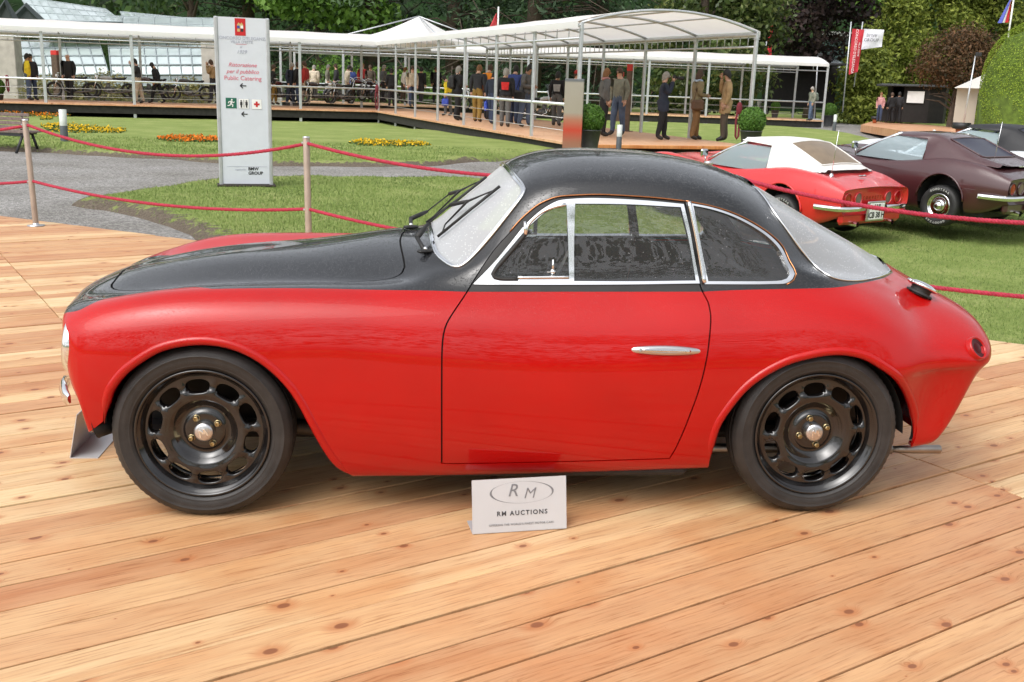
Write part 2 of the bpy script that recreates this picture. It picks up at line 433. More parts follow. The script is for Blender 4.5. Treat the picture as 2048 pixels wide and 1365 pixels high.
def build_net():
    nb = len(ROWS)
    mid = np.zeros((len(XS), nb, 3))
    for b, r in enumerate(ROWS):
        mid[:, b, 0] = XS
        mid[:, b, 1] = pchip(r[:, 0], r[:, 1], XS)
        mid[:, b, 2] = pchip(r[:, 0], r[:, 2], XS)
        # hollow between the wing crown and the bonnet
        dip = {7: .006, 8: .036, 9: .046, 10: .034, 11: .014}.get(b, 0)
        mid[:, b, 2] -= dip * sstep_((XS + 1.62) / .30) * sstep_((-.24 - XS) / .30)
    # nose and tail end sections, one row of points each
    nose0 = tab("-1.43,.47,.335 -1.475,.53,.315 -1.53,.52,.38 -1.56,.51,.45 -1.575,.505,.52 -1.59,.49,.60 -1.602,.45,.645 -1.622,.39,.655 -1.640,.33,.645 -1.656,.27,.635 -1.674,.21,.628 -1.694,.15,.622 -1.712,.08,.617 -1.722,0,.615")
    nose1 = tab("-1.425,.52,.33 -1.468,.61,.312 -1.525,.625,.385 -1.553,.62,.455 -1.568,.615,.525 -1.583,.595,.62 -1.595,.55,.672 -1.608,.48,.69 -1.622,.40,.688 -1.638,.33,.680 -1.655,.26,.672 -1.674,.18,.665 -1.690,.09,.661 -1.698,0,.660")
    nose2 = tab("-1.42,.56,.32 -1.455,.645,.308 -1.505,.672,.387 -1.535,.672,.46 -1.547,.67,.528 -1.556,.652,.635 -1.566,.61,.692 -1.577,.53,.712 -1.590,.435,.715 -1.604,.35,.713 -1.618,.27,.710 -1.634,.19,.707 -1.648,.095,.704 -1.655,0,.703")
    tail1 = tab("1.56,.575,.236 1.595,.605,.25 1.66,.605,.38 1.70,.606,.503 1.72,.612,.544 1.725,.612,.57 1.73,.585,.615 1.735,.52,.655 1.735,.45,.69 1.735,.385,.715 1.735,.32,.732 1.735,.25,.745 1.735,.13,.755 1.735,0,.760")
    tail2 = tab("1.58,.55,.24 1.62,.58,.26 1.69,.566,.39 1.745,.556,.500 1.78,.561,.542 1.80,.553,.565 1.815,.52,.602 1.83,.455,.630 1.84,.39,.652 1.848,.33,.667 1.853,.27,.677 1.858,.20,.685 1.862,.11,.690 1.865,0,.692")
    tail3 = tab("1.59,.47,.245 1.63,.50,.27 1.70,.49,.39 1.755,.494,.498 1.79,.502,.534 1.812,.49,.552 1.832,.455,.575 1.852,.40,.595 1.866,.34,.608 1.876,.29,.616 1.883,.24,.622 1.889,.17,.626 1.893,.09,.629 1.896,0,.630")
    return np.concatenate([nose0[None], nose1[None], nose2[None], mid, tail1[None], tail2[None], tail3[None]], 0)

def bs_basis(t):
    return np.stack([(1 - t)**3, 3 * t**3 - 6 * t**2 + 4, -3 * t**3 + 3 * t**2 + 3 * t + 1, t**3], -1) / 6
class Surf:
    def __init__(self, data, iters=3, k=0.75):
        self.na, self.nb = data.shape[:2]
        self.ctrl = data.copy()
        A, B = np.meshgrid(np.arange(self.na), np.arange(self.nb), indexing='ij')
        for _ in range(iters):
            res = data - self.ev(A.ravel(), B.ravel()).reshape(data.shape)
            self.ctrl += k * res
    def pad(self):
        c = self.ctrl
        c = np.concatenate([2 * c[:1] - c[1:2], c, 2 * c[-1:] - c[-2:-1], 3 * c[-1:] - 2 * c[-2:-1]], 0)
        mir = c[:, -2:-1] * np.array([1, -1, 1]); mir2 = c[:, -3:-2] * np.array([1, -1, 1])
        return np.concatenate([2 * c[:, :1] - c[:, 1:2], c, mir, mir2], 1)
    def ev(self, a, b):
        P = self.pad()
        a = np.clip(np.asarray(a, float), 0, self.na - 1); b = np.clip(np.asarray(b, float), 0, self.nb - 1)
        i = np.minimum(np.floor(a).astype(int), self.na - 2); j = np.minimum(np.floor(b).astype(int), self.nb - 2)
        wa = bs_basis(a - i); wb = bs_basis(b - j)
        out = np.zeros(a.shape + (3,))
        for p in range(4):
            for q in range(4):
                out += (wa[..., p] * wb[..., q])[..., None] * P[i + p, j + q]
        return out
    def nrm(self, a, b, e=1e-3):
        a = np.clip(a, e, self.na - 1 - e); b = np.clip(b, e, self.nb - 1 - 1e-6)
        da = self.ev(a + e, b) - self.ev(a - e, b)
        db = self.ev(a, b) - self.ev(a, b - e)
        n = np.cross(da, db)     # outward after the near side is mirrored to -y
        return n / np.maximum(np.linalg.norm(n, axis=-1, keepdims=True), 1e-12)
BODY = Surf(build_net())
NA, NB = BODY.na, BODY.nb
def near(P):                       # half width -> near side (negative y)
    return np.asarray(P) * np.array([1, -1, 1])
def car_pix(P): return pix(car_world(P))
_ga, _gb = np.meshgrid(np.linspace(0, NA - 1, 420), np.linspace(0, NB - 1, 200), indexing='ij')
_gP = near(BODY.ev(_ga, _gb)); _gX = car_pix(_gP)
_gN = BODY.nrm(_ga, _gb) * np.array([1, -1, 1])
_face = np.einsum('ijk,ijk->ij', _gN, CAM_CAR - _gP)
if np.median(_face[200:240, 40:60]) < 0: _face = -_face; NSIGN = -1.0
else: NSIGN = 1.0
def to_ab(px, brange=None):
    """photo pixels -> (a, b) on the near half of the body surface"""
    px = np.asarray(px, float); out = []
    ok = _face > -0.02
    if brange is not None: ok = ok & (_gb >= brange[0]) & (_gb <= brange[1])
    for p in px:
        d = ((_gX - p)**2).sum(-1); d = np.where(ok, d, 1e12)
        k = np.unravel_index(np.argmin(d), d.shape)
        ab = np.array([_ga[k], _gb[k]])
        for _ in range(4):
            e = 1e-3
            Q = np.array([[ab[0], ab[1]], [ab[0] + e, ab[1]], [ab[0], ab[1] - e]])
            X = car_pix(near(BODY.ev(Q[:, 0], Q[:, 1])))
            J = np.stack([(X[1] - X[0]) / e, (X[0] - X[2]) / e], 1)
            r = p - X[0]
            if abs(np.linalg.det(J)) < 5: break
            st = np.clip(np.linalg.solve(J, r), -.3, .3)
            nab = np.clip(ab + st, [0, 0 if brange is None else brange[0]], [NA - 1, NB - 1 if brange is None else brange[1]])
            Xn = car_pix(near(BODY.ev(nab[:1], nab[1:])))[0]
            if np.linalg.norm(p - Xn) > np.linalg.norm(r): break
            ab = nab
        out.append(ab)
    return np.array(out)
def sstep_(t):
    t = np.clip(t, 0, 1); return t * t * (3 - 2 * t)
def pts(s): return np.array([[float(q) for q in r.split(',')] for r in s.split()])
def smooth_line(P, step=9.0, closed=False):
    P = np.asarray(P, float); n = len(P)
    out = []
    rngi = range(n if closed else n - 1)
    for i in rngi:
        if closed: p0, p1, p2, p3 = P[i - 1], P[i], P[(i + 1) % n], P[(i + 2) % n]
        else:
            p1, p2 = P[i], P[i + 1]
            p0 = P[i - 1] if i > 0 else 2 * p1 - p2
            p3 = P[i + 2] if i + 2 < n else 2 * p2 - p1
        d0, d1, d2 = [max(np.linalg.norm(u - v), 1e-6)**.5 for u, v in ((p1, p0), (p2, p1), (p3, p2))]
        m1 = (p1 - p0) / d0 - (p2 - p0) / (d0 + d1) + (p2 - p1) / d1
        m2 = (p2 - p1) / d1 - (p3 - p1) / (d1 + d2) + (p3 - p2) / d2
        m1 *= d1; m2 *= d1
        k = max(1, int(round(np.linalg.norm(p2 - p1) / step)))
        for q in range(k):
            t = q / k
            out.append((2*t**3-3*t**2+1)*p1 + (t**3-2*t**2+t)*m1 + (-2*t**3+3*t**2)*p2 + (t**3-t**2)*m2)
    if not closed: out.append(P[-1])
    return np.array(out)
def path(*segs, step=9.0):
    """smooth runs joined at corners"""
    out = []
    for s in segs:
        q = smooth_line(pts(s) if isinstance(s, str) else s, step)
        out += list(q if not out else (q[1:] if np.linalg.norm(q[0] - out[-1]) < .5 else q))
    return np.array(out)
def offset_poly(P, d):
    """closed polygon moved outward by d (pixels or units)"""
    P = np.asarray(P, float)
    A = np.roll(P, 1, 0); B = np.roll(P, -1, 0)
    e1 = P - A; e2 = B - P
    n1 = np.stack([e1[:, 1], -e1[:, 0]], 1); n2 = np.stack([e2[:, 1], -e2[:, 0]], 1)
    n1 /= np.maximum(np.linalg.norm(n1, axis=1, keepdims=True), 1e-9); n2 /= np.maximum(np.linalg.norm(n2, axis=1, keepdims=True), 1e-9)
    n = n1 + n2; l = np.maximum(np.linalg.norm(n, axis=1, keepdims=True), .5)
    n = n / l; n = n / np.clip((n * n1).sum(1, keepdims=True), .5, 1)
    area = .5 * np.sum(P[:, 0] * B[:, 1] - B[:, 0] * P[:, 1])
    return P + n * d * (1 if area > 0 else -1)
def in_poly(poly, Q):
    poly = np.asarray(poly); x, y = Q[:, 0], Q[:, 1]
    x1, y1 = poly[:, 0], poly[:, 1]; x2, y2 = np.roll(x1, -1), np.roll(y1, -1)
    c = np.zeros(len(Q), bool)
    for a, b, a2, b2 in zip(x1, y1, x2, y2):
        if b == b2: continue
        k = ((b > y) != (b2 > y)) & (x < (a2 - a) * (y - b) / (b2 - b) + a)
        c ^= k
    return c

# ---- outlines read off the photograph (pixels of its near side)
PX_BORDER_F = path("90,640 105,632 120,627 142,620 169,610.7 218,598.5 291,586 364,581 462,577.7 620,577 706,579 804,581 931,584")
PX_BORDER_R = path("1404,584 1480,580.5 1572,578.5 1640,577 1677,575 1714,568.5 1745,562.5 1770,555.5 1786,545")
PX_DRIP = path("933,583 954,549 987,501 1020,464 1042,439 1074,411.5 1092,402 1114,394.5 1150,391 1200,389.5 1246,391.5 1312,396 1371,402.5")
PX_DRIP2 = path("1371,402.5 1422,412.5 1466,426.5 1510,448.5 1543,471.5 1565,494 1580,525 1588,538 1592,549 1587,561 1573,570")
PX_DOOR_LOW_F = path("933,583 924,597 905,625 892,647 886,666 883,692 882,760 882,860 882,928")
PX_DOOR_BOT = path("882,929.5 1000,928 1150,924.5 1340,919")
PX_DOOR_REAR = path("1340,919 1352,899 1367,867 1382,829 1396,791 1408,750 1417,706 1422.5,653 1423,633 1418,606 1410,590 1404,578 1401,569 1391,510 1380,455 1371,402.5")
DOOR = np.concatenate([PX_DOOR_LOW_F, PX_DOOR_BOT[1:], PX_DOOR_REAR[1:], PX_DRIP[::-1][1:-1]])
ARCH_F = path("222,852 208,850 206,835 209,811 218,779 244,744 273,721 314,697 355,685.5 402,681 442,685 480,696 520,717 552,742 582,774 604,807 626,849 648,889 670,922 692,944 712,956 738,963.5")
ARCH_R = path("1416.5,949 1418,930 1420,905 1425.6,876 1436,848 1458,814 1493,773 1537,741 1581,720 1608,712.5 1650,704 1690,702.5 1734,712 1763,728 1795,751 1816,780 1829,814 1834,846 1831,877 1823,896")
WS = path("859,462 860.5,472 864,488 872.5,509 888,523.5 905,534 919,534.5 932,527 954,506 987,468 1020,426 1044,394 1050,380 1047,372 1037,359 1024,343 1014,332.5")
RW = path("1507,373 1529,398 1545,423 1572,460 1603,503 1634,537 1664,556 1702,562.5 1745,558 1775,549 1787,541")
HOOD = path("246,541 236,551 228,561 221,570 221,575 226,579 238,581.5 291,581 364,577 486,571.5 620,566.5 657,565.5 731,563 768,560 792,554.5 806,546 811,535 809,518 804.5,498 802,480 806,468 817,459.5")
# glazing of the near side
GL_MAIN = np.concatenate([path("1150,408 1260,409.5 1361,415"), path("1361,415 1377,480 1391,562")[1:], path("1391,562 1270,563.5 1148,563")[1:], path("1148,563 1148,480 1150,408")[1:-1]])
GL_VENT = np.concatenate([path("1133,411 1109,416 1090,425.5 1060,451.5 1015,503.5 988,536.5 982,548 985,556 996,559.5 1035,559.5 1138,559"), path("1138,559 1136,480 1133,411")[1:-1]])
FR_DOOR = np.concatenate([path("947,569.5 987,527 1020,488 1053,448 1075,427 1097,412 1116,402.5 1134,399.5 1180,397 1246,399 1312,403.5 1367,409"), path("1367,409 1378,455 1388,510 1399,568")[1:], path("1399,568 1250,570 1100,570.5 947,569.5")[1:-1]])
FR_QUART = np.concatenate([path("1376,406.5 1422,415.5 1466,430 1510,452.5 1541,474.5 1562,497 1577,528 1585,540 1588.5,549 1584,559 1572,567.5 1540,569.5 1409,569.5"), path("1409,569.5 1398,510 1376,406.5")[1:-1]])
GL_QUART = np.concatenate([path("1386,412 1422,419.5 1465,434 1508,456.5 1538,478.5 1558,501 1571,529 1577,541 1578,550 1573,558 1562,562 1540,563.5 1416,563.5"), path("1416,563.5 1405,510 1386,412")[1:-1]])

# metric parameter space
_am = np.concatenate([[0], np.cumsum(np.linalg.norm(np.diff(BODY.ev(np.linspace(0, NA - 1, 400), np.full(400, 5.5)), axis=0), axis=1))])
_bm_ = np.concatenate([[0], np.cumsum(np.linalg.norm(np.diff(BODY.ev(np.full(300, 19.0), np.linspace(0, NB - 1, 300)), axis=0), axis=1))])
def sp(ab):
    ab = np.asarray(ab, float)
    return np.stack([np.interp(ab[:, 0], np.linspace(0, NA - 1, 400), _am), np.interp(ab[:, 1], np.linspace(0, NB - 1, 300), _bm_)], 1)
def unsp(st):
    return np.stack([np.interp(st[:, 0], _am, np.linspace(0, NA - 1, 400)), np.interp(st[:, 1], _bm_, np.linspace(0, NB - 1, 300))], 1)
SMAX, TMAX = _am[-1], _bm_[-1]
def closed(px, br=None): return sp(to_ab(px, br))
def to_centre(px, br=None):
    """outline that starts and ends on the centre line"""
    q = closed(px, br)
    q[0, 1] = TMAX; q[-1, 1] = TMAX
    return np.concatenate([q, [[q[-1, 0], TMAX + .05], [q[0, 0], TMAX + .05]]])
def down(px):
    q = closed(px, (0, 9))
    return np.concatenate([q, [[q[-1, 0] + .001, -.05], [q[0, 0] - .001, -.05]]])
OUT = {}
OUT['arch_f'] = down(ARCH_F); OUT['arch_r'] = down(ARCH_R)
OUT['hood'] = to_centre(HOOD)
_hq = OUT['hood']; _hm = (_hq[:, 1] < 1.05) & (_hq[:, 1] > .5)
_hq[_hm, 1] = np.where((_hq[_hm, 0] > .40) & (_hq[_hm, 0] < 1.22), np.maximum(_hq[_hm, 1], np.interp(_hq[_hm, 0], [.40, .55, .8, 1.1, 1.22], [.995, .965, .955, .955, .968])), _hq[_hm, 1])
OUT['ws'] = to_centre(WS); OUT['rw'] = to_centre(RW)
for k, v in (('door', DOOR), ('glm', GL_MAIN), ('glv', GL_VENT), ('frd', FR_DOOR), ('frq', FR_QUART), ('glq', GL_QUART)):
    OUT[k] = closed(v, (0, 11.5))
_hol = OUT['hood']
def shrink(poly, d):
    q = offset_poly(poly, d); q[:, 1] = np.where(np.asarray(poly)[:, 1] > TMAX - 1e-4, np.maximum(np.asarray(poly)[:, 1], TMAX), np.minimum(q[:, 1], TMAX)); return q
OUT['hood_i'] = shrink(OUT['hood'], -.007)
OUT['door_i'] = shrink(OUT['door'], -.0055)
OUT['ws_i'] = shrink(OUT['ws'], -.011); OUT['rw_i'] = shrink(OUT['rw'], -.008)
bf = sp(to_ab(PX_BORDER_F, (4.5, 9.0))); br_ = sp(to_ab(PX_BORDER_R, (5.5, 13)))
bf[0, 0] = 0
_k = np.ones(25) / 25; bf[:, 1] = np.convolve(np.pad(bf[:, 1], 12, mode='edge'), _k, mode='valid'); bf[:, 0] = np.maximum.accumulate(bf[:, 0])
br_end = br_[-1].copy()
BORDER = np.concatenate([bf, br_, [[br_end[0] + .004, TMAX]]])
BORDER_F = BORDER.copy(); nbf = len(bf); tw = sstep_((np.linspace(0, 1, nbf) - .01) / .09) * sstep_((1 - np.linspace(0, 1, nbf)) / .22)
BORDER_F[:nbf, 1] += .125 * tw
OUT['red_f'] = np.concatenate([BORDER_F, [[br_end[0] + .004, TMAX + .05], [SMAX + .05, TMAX + .05], [SMAX + .05, -.05], [-.05, -.05], [-.05, bf[0, 1]]]])
OUT['red'] = np.concatenate([BORDER, [[br_end[0] + .004, TMAX + .05], [SMAX + .05, TMAX + .05], [SMAX + .05, -.05], [-.05, -.05], [-.05, bf[0, 1]]]])

def cdt_regions(step=0.021):
    P = []; E = []
    def add_line(L, close):
        L = np.asarray(L); L = np.stack([np.clip(L[:, 0], 0, SMAX), np.clip(L[:, 1], 0, TMAX)], 1)
        keep = [0]
        for i in range(1, len(L)):
            if np.linalg.norm(L[i] - L[keep[-1]]) > 1e-4: keep.append(i)
        L = L[keep]; n0 = len(P)
        P.extend(L.tolist())
        for i in range(len(L) - 1): E.append((n0 + i, n0 + i + 1))
        if close: E.append((n0 + len(L) - 1, n0))
    add_line(np.array([[0, 0], [SMAX, 0], [SMAX, TMAX], [0, TMAX]]), True)
    for k in ('arch_f', 'arch_r', 'hood', 'hood_i', 'ws', 'ws_i', 'rw', 'rw_i', 'door', 'door_i', 'glm', 'glv', 'frd', 'frq', 'glq'):
        add_line(OUT[k], True)
    add_line(BORDER, False); add_line(BORDER_F[2:nbf - 2], False)
    cons = np.array(P)
    g = np.stack(np.meshgrid(np.arange(0, SMAX + step, step), np.arange(0, TMAX + step, step), indexing='ij'), -1).reshape(-1, 2)
    g = np.minimum(g, [SMAX, TMAX])
    # keep the grid clear of the outlines
    ok = np.ones(len(g), bool)
    for i in range(0, len(g), 400):
        d = ((g[i:i + 400, None] - cons[None])**2).sum(-1).min(1)
        ok[i:i + 400] = d > (step * .42)**2
    edge = (g[:, 0] < 1e-9) | (g[:, 1] < 1e-9) | (g[:, 0] > SMAX - 1e-9) | (g[:, 1] > TMAX - 1e-9)
    g = g[ok]
    allp = np.concatenate([cons, g])
    r = delaunay_2d_cdt([Vector(p) for p in allp.tolist()], E, [], 0, 1e-6)
    V = np.array([tuple(v) for v in r[0]]); T = np.array([f for f in r[2] if len(f) == 3])
    return V, T
CV2, CT = cdt_regions()
CAB = unsp(CV2)
CP = BODY.ev(CAB[:, 0], CAB[:, 1]); CN = BODY.nrm(CAB[:, 0], CAB[:, 1]) * NSIGN
_cent = CV2[CT].mean(1)
def inn(k): return in_poly(OUT[k], _cent)
def regions(redk):
    REG = np.full(len(CT), 'black', dtype='U12')
    REG[inn(redk)] = 'red'
    _d, _di = inn('door'), inn('door_i')
    REG[_d & ~_di] = 'gap'
    REG[_di & inn(redk)] = 'door'
    REG[_di & ~inn(redk)] = 'doorblack'
    REG[inn('frd')] = 'frd'; REG[inn('glm')] = 'glm'; REG[inn('glv')] = 'glv'
    REG[inn('frq')] = 'frq'; REG[inn('glq')] = 'glq'
    REG[inn('hood') & ~inn('hood_i')] = 'gap'; REG[inn('hood_i')] = 'hood'
    REG[inn('ws')] = 'wst'; REG[inn('ws_i')] = 'ws'
    REG[inn('rw')] = 'rwt'; REG[inn('rw_i')] = 'rw'
    REG[inn('arch_f') | inn('arch_r')] = 'hole'
    return REG
REGN, REGF = regions('red'), regions('red_f')
HOODZ = lambda P: .022 * sstep_((P[:, 1] - .36) / .16) * sstep_((-.22 - P[:, 0]) / .35) * sstep_((P[:, 0] + 1.62) / .35)
def panel(regs, lift=0.0, flange=0.014, sides=(-1, 1), extra_flange=True):
    """mesh of the named regions on one or both sides, edges folded inwards"""
    VV, FF, NN, SM = [], [], [], []
    n0 = 0
    for s in sides:
        T = CT[np.isin(REGN if s < 0 else REGF, regs)]
        ids, inv = np.unique(T, return_inverse=True); t = inv.reshape(-1, 3)
        mir = np.array([1, s, 1.0])
        nr = CN[ids] * mir; p = CP[ids] * mir + nr * lift
        if s > 0: p[:, 2] += HOODZ(p)
        # orientation
        a, b, c = p[t[:, 0]], p[t[:, 1]], p[t[:, 2]]
        fn = np.cross(b - a, c - a)
        flip = np.einsum('ij,ij->i', fn, nr[t].mean(1)) < 0
        t = np.where(flip[:, None], t[:, ::-1], t)
        VV.append(p); NN.append(nr); FF.append(t + n0); n = len(p)
        if extra_flange and flange > 0:
            ed = np.concatenate([t[:, [0, 1]], t[:, [1, 2]], t[:, [2, 0]]])
            key = np.sort(ed, 1); _, first, cnt = np.unique(key, axis=0, return_index=True, return_counts=True)
            be = ed[first[cnt == 1]]
            mid = CV2[ids][be].mean(1)
            be = be[mid[:, 1] < TMAX - 1e-4]
            bi, binv = np.unique(be, return_inverse=True); e2 = binv.reshape(-1, 2)
            VV.append(p[bi]); VV.append(p[bi] - nr[bi] * flange)
            NN.append(nr[bi]); NN.append(nr[bi])
            k = len(bi)
            base = n0 + n
            q = np.stack([base + e2[:, 1], base + e2[:, 0], base + k + e2[:, 0], base + k + e2[:, 1]], 1)
            FF.append(q); n += 2 * k
        n0 += n
    V = np.concatenate(VV); F = []
    for f in FF: F += f.tolist()
    return V, F, np.concatenate(NN)
def panel_obj(name, regs, m, parent, **kw):
    V, F, Nn = panel(regs, **kw)
    me = bpy.data.meshes.new(name)
    me.from_pydata(V.tolist(), [], F); me.materials.append(m)
    me.polygons.foreach_set('use_smooth', np.ones(len(F), bool))
    me.update()
    # surface normals from the drawn body, flange faces keep their own
    ln = []
    fl = len(F)
    for f in F:
        if len(f) == 3:
            for i in f: ln.append(tuple(Nn[i]))
        else:
            p = V[f]; q = np.cross(p[1] - p[0], p[2] - p[1]); q = q / max(np.linalg.norm(q), 1e-9)
            for i in f: ln.append(tuple(q))
    me.normals_split_custom_set(ln)
    return link(name, me, parent)

coupe = empty('coupe', CAR_BASE, CAR_YAW, 'rain-wet red coupe with black roof and bonnet, parked in front on the wooden deck', 'car')
body = panel_obj('body', ['red'], M['red'], coupe)
roof = panel_obj('roof', ['black'], M['black'], coupe)
panel_obj('shut_line', ['gap'], M['gap'], body, lift=-0.011, flange=0.02)
hood = panel_obj('hood', ['hood'], M['black'], coupe)
for s in (-1, 1):
    door = panel_obj('door', ['door'], M['red'], coupe, sides=(s,))
    panel_obj('sill_strip', ['doorblack'], M['rubber'], door, sides=(s,))
    panel_obj('window_frame', ['frd'], M['chrome'], door, sides=(s,), lift=.004, flange=.02)
    panel_obj('window_pane', ['glm'], M['glass'], door, sides=(s,), lift=-.006, flange=0)
    panel_obj('vent_pane', ['glv'], M['glass'], door, sides=(s,), lift=-.004, flange=0)
    qw = panel_obj('quarter_window', ['frq'], M['chrome'], coupe, sides=(s,), lift=.004, flange=.02)
    panel_obj('pane', ['glq'], M['glass'], qw, sides=(s,), lift=-.004, flange=0)
    # orange-brown metal drip moulding over the windows
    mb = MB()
    for L in (PX_DRIP[-44:], PX_DRIP2):
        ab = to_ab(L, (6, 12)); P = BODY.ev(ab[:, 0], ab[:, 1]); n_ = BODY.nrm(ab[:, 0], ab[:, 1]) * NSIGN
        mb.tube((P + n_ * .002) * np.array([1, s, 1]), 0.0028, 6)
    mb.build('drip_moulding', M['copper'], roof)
    # rounded lip round each wheel arch
    for L, cut in ((ARCH_F, (2, -2)), (ARCH_R, (1, -1))):
        mb = MB()
        ab = to_ab(L, (0, 9))[cut[0]:cut[1]]; P = BODY.ev(ab[:, 0], ab[:, 1]); n_ = BODY.nrm(ab[:, 0], ab[:, 1]) * NSIGN
        k = len(P); rr = .017 * np.clip(np.minimum(np.arange(k), np.arange(k)[::-1]) / 6, .15, 1)
        mb.tube((P - n_ * (.010)) * np.array([1, s, 1]), rr, 10)
        mb.build('wheel_arch_lip', M['red'], body)
ws = panel_obj('windscreen', ['ws'], M['glass_wet'], coupe, lift=-.003, flange=0)
panel_obj('surround', ['wst'], M['chrome'], ws, lift=.005, flange=.016)
rw = panel_obj('rear_window', ['rw'], M['glass_rear'], coupe, lift=-.003, flange=0)
panel_obj('surround', ['rwt'], M['chrome'], rw, lift=.005, flange=.016)

for L, par in ((WS, ws), (RW, rw)):
    ab = to_ab(L, (6, 13)); P = BODY.ev(ab[:, 0], ab[:, 1]); n_ = BODY.nrm(ab[:, 0], ab[:, 1]) * NSIGN; P = P + n_ * .003
    P[0, 1] = 0; P[-1, 1] = 0
    mb = MB(); mb.tube(np.concatenate([P * [1, -1, 1], P[::-1][1:-1]]), .0055, 6, closed=True); mb.build('bright_strip', M['chrome'], par)

# front and tail closing panels
def cap(name, edge, m, parent, push):
    P = BODY.ev(*edge); full = np.concatenate([P * [1, -1, 1], (P * [1, 1, 1])[::-1][1:]])
    c = full.mean(0) + np.array([push, 0, 0])
    V = [c] + [c * .5 + p * .5 + np.array([push * .5, 0, 0]) for p in full] + list(full)
    n = len(full); F = []
    for i in range(n):
        j = (i + 1) % n
        F.append((0, 1 + i, 1 + j)); F.append((1 + i, 1 + n + i, 1 + n + j, 1 + j))
    o = link(name, mesh(name, V, F, m), parent)
    bm = bmesh.new(); bm.from_mesh(o.data); bmesh.ops.recalc_face_normals(bm, faces=bm.faces); bm.to_mesh(o.data); bm.free()
    return o
bb = np.linspace(0, NB - 1, 40)
cap('front_panel', (np.zeros(40), bb), M['red'], coupe, -.05)
cap('tail_panel', (np.full(40, NA - 1.0), bb), M['red'], coupe, .01)
# ---- grille in the nose (built in the front panel), linings, floor, cabin
g = MB(); g.lathe([(.0001, .0), (.26, .0), (.27, -.012), (.285, -.012), (.29, .01)], 40, (0, 0, 0), axis='x')
gm = g.mesh('grille', M['chrome'])
for v in gm.vertices: v.co.y, v.co.z = v.co.y * 1.15, v.co.z * .40
gr = link('grille', gm, coupe); gr.location = (-1.665, 0, .46); gr.scale = (1, .8, .8); gr.rotation_euler = (0, 0, 0)
gb = MB()
for y in np.linspace(-.24, .24, 11): gb.box((-.014, y, 0), (.012, .009, .2 * math.sqrt(max(.05, 1 - (y / .3)**2))))
gb.build('bars', M['trim'], gr, kind='stuff')

panel_obj('inner_lining', ['red', 'black', 'hood', 'door', 'doorblack'], M['trim'], coupe, lift=-.028, flange=0)
fl = MB()
fl.box((.07, 0, .165), (1.12, 1.34, .07), bevel=.02); fl.box((0, 0, .21), (3.0, .80, .05), bevel=.02)
fl.box((-1.05, 0, .30), (.75, .62, .22), bevel=.03)
fl.box((1.15, 0, .34), (.8, .74, .22), bevel=.04)
fl.box((1.12, 0, .66), (.55, .9, .02)); fl.box((.98, 0, .60), (.04, 1.12, .40))
fl.box((-.62, 0, .50), (.04, 1.15, .55))
fl.build('floor_pan', M['trim'], coupe)
ds = MB()
ds.grid(np.array([[(x, y, z) for y in np.linspace(-.57, .57, 9)] for x, z in ((-.30, .80), (-.22, .845), (-.10, .855), (-.06, .835), (-.06, .70), (-.14, .66))]))
ds.build('dashboard', M['trim'], coupe)
st = empty('steering_wheel', (0, 0, 0)); st.parent = coupe; st.location = (.14, -.33, .78); st.rotation_euler = (0, math.radians(-66), 0)
q = MB(); q.tube([(.19 * math.cos(t), .19 * math.sin(t), 0) for t in np.linspace(0, 2 * PI, 40, endpoint=False)], .012, 8, closed=True)
q.build('rim', M['trim'], st)
q = MB(); q.lathe([(.001, .02), (.035, .015), (.04, -.03), (.02, -.25)], 14)
for t in (0, 2.1, 4.2): q.box((.09 * math.cos(t), .09 * math.sin(t), 0), (.17, .022, .006), rz=t)
q.build('spokes', M['alu'], st)
for s in (-1, 1):
    sm = MB()
    prof = [(.30, .34), (.32, .40), (.40, .43), (.60, .42), (.68, .44), (.76, .60), (.80, .76), (.83, .80), (.87, .79), (.88, .70), (.80, .42), (.70, .34)]
    P = np.array([[(x, s * .31 + w * (.9 if z > .7 else 1), z - .012 * (w / .22)**2) for w in np.linspace(-.22, .22, 7)] for x, z in prof])
    sm.grid(P); sm.add(P[:, 0], [tuple(range(len(prof)))]); sm.add(P[:, -1], [tuple(range(len(prof)))[::-1]])
    sm.build('seat', M['cloth'], coupe)
    # wheel-arch liners
for cx in (-1.104, 1.082):
    for s in (-1, 1):
        ln = MB(); th = np.linspace(-.12 if cx < 0 else .02, PI - .75 if cx < 0 else PI + .12, 26)
        def rad(t):
            c_ = math.cos(t)
            return (.335 if c_ < 0 else .40) * abs(c_) + .355 * (1 - abs(c_)) if cx < 0 else (.40 if c_ < 0 else .338) * abs(c_) + .335 * (1 - abs(c_))
        ln.grid(np.array([[(cx + rad(t) * math.cos(t), s * y, .30 + rad(t) * math.sin(t)) for t in th] for y in (.69, .42, .40)]), flip=(s > 0))
        ln.grid(np.array([[(cx + k_ * rad(t) * math.cos(t), s * .40, .30 + k_ * rad(t) * math.sin(t)) for t in th] for k_ in (1, .1)]), flip=(s > 0))
        ln.build('wheel_arch_liner', M['rubber'], coupe)
gm_ = mat('grimy_metal', (.10, .09, .08), .6, .6)
for cx in (-1.104, 1.082): ax = MB(); ax.tube([(cx, -.6, .311), (cx, .6, .311)], .03, 10); ax.build('axle', gm_, coupe)
for q_ in (-1, 1): ax = MB(); ax.tube([(-1.0, q_ * .45, .26), (-.80, q_ * .42, .235), (-.60, q_ * .40, .20)], .026, 8); ax.build('suspension_arm', gm_, coupe)

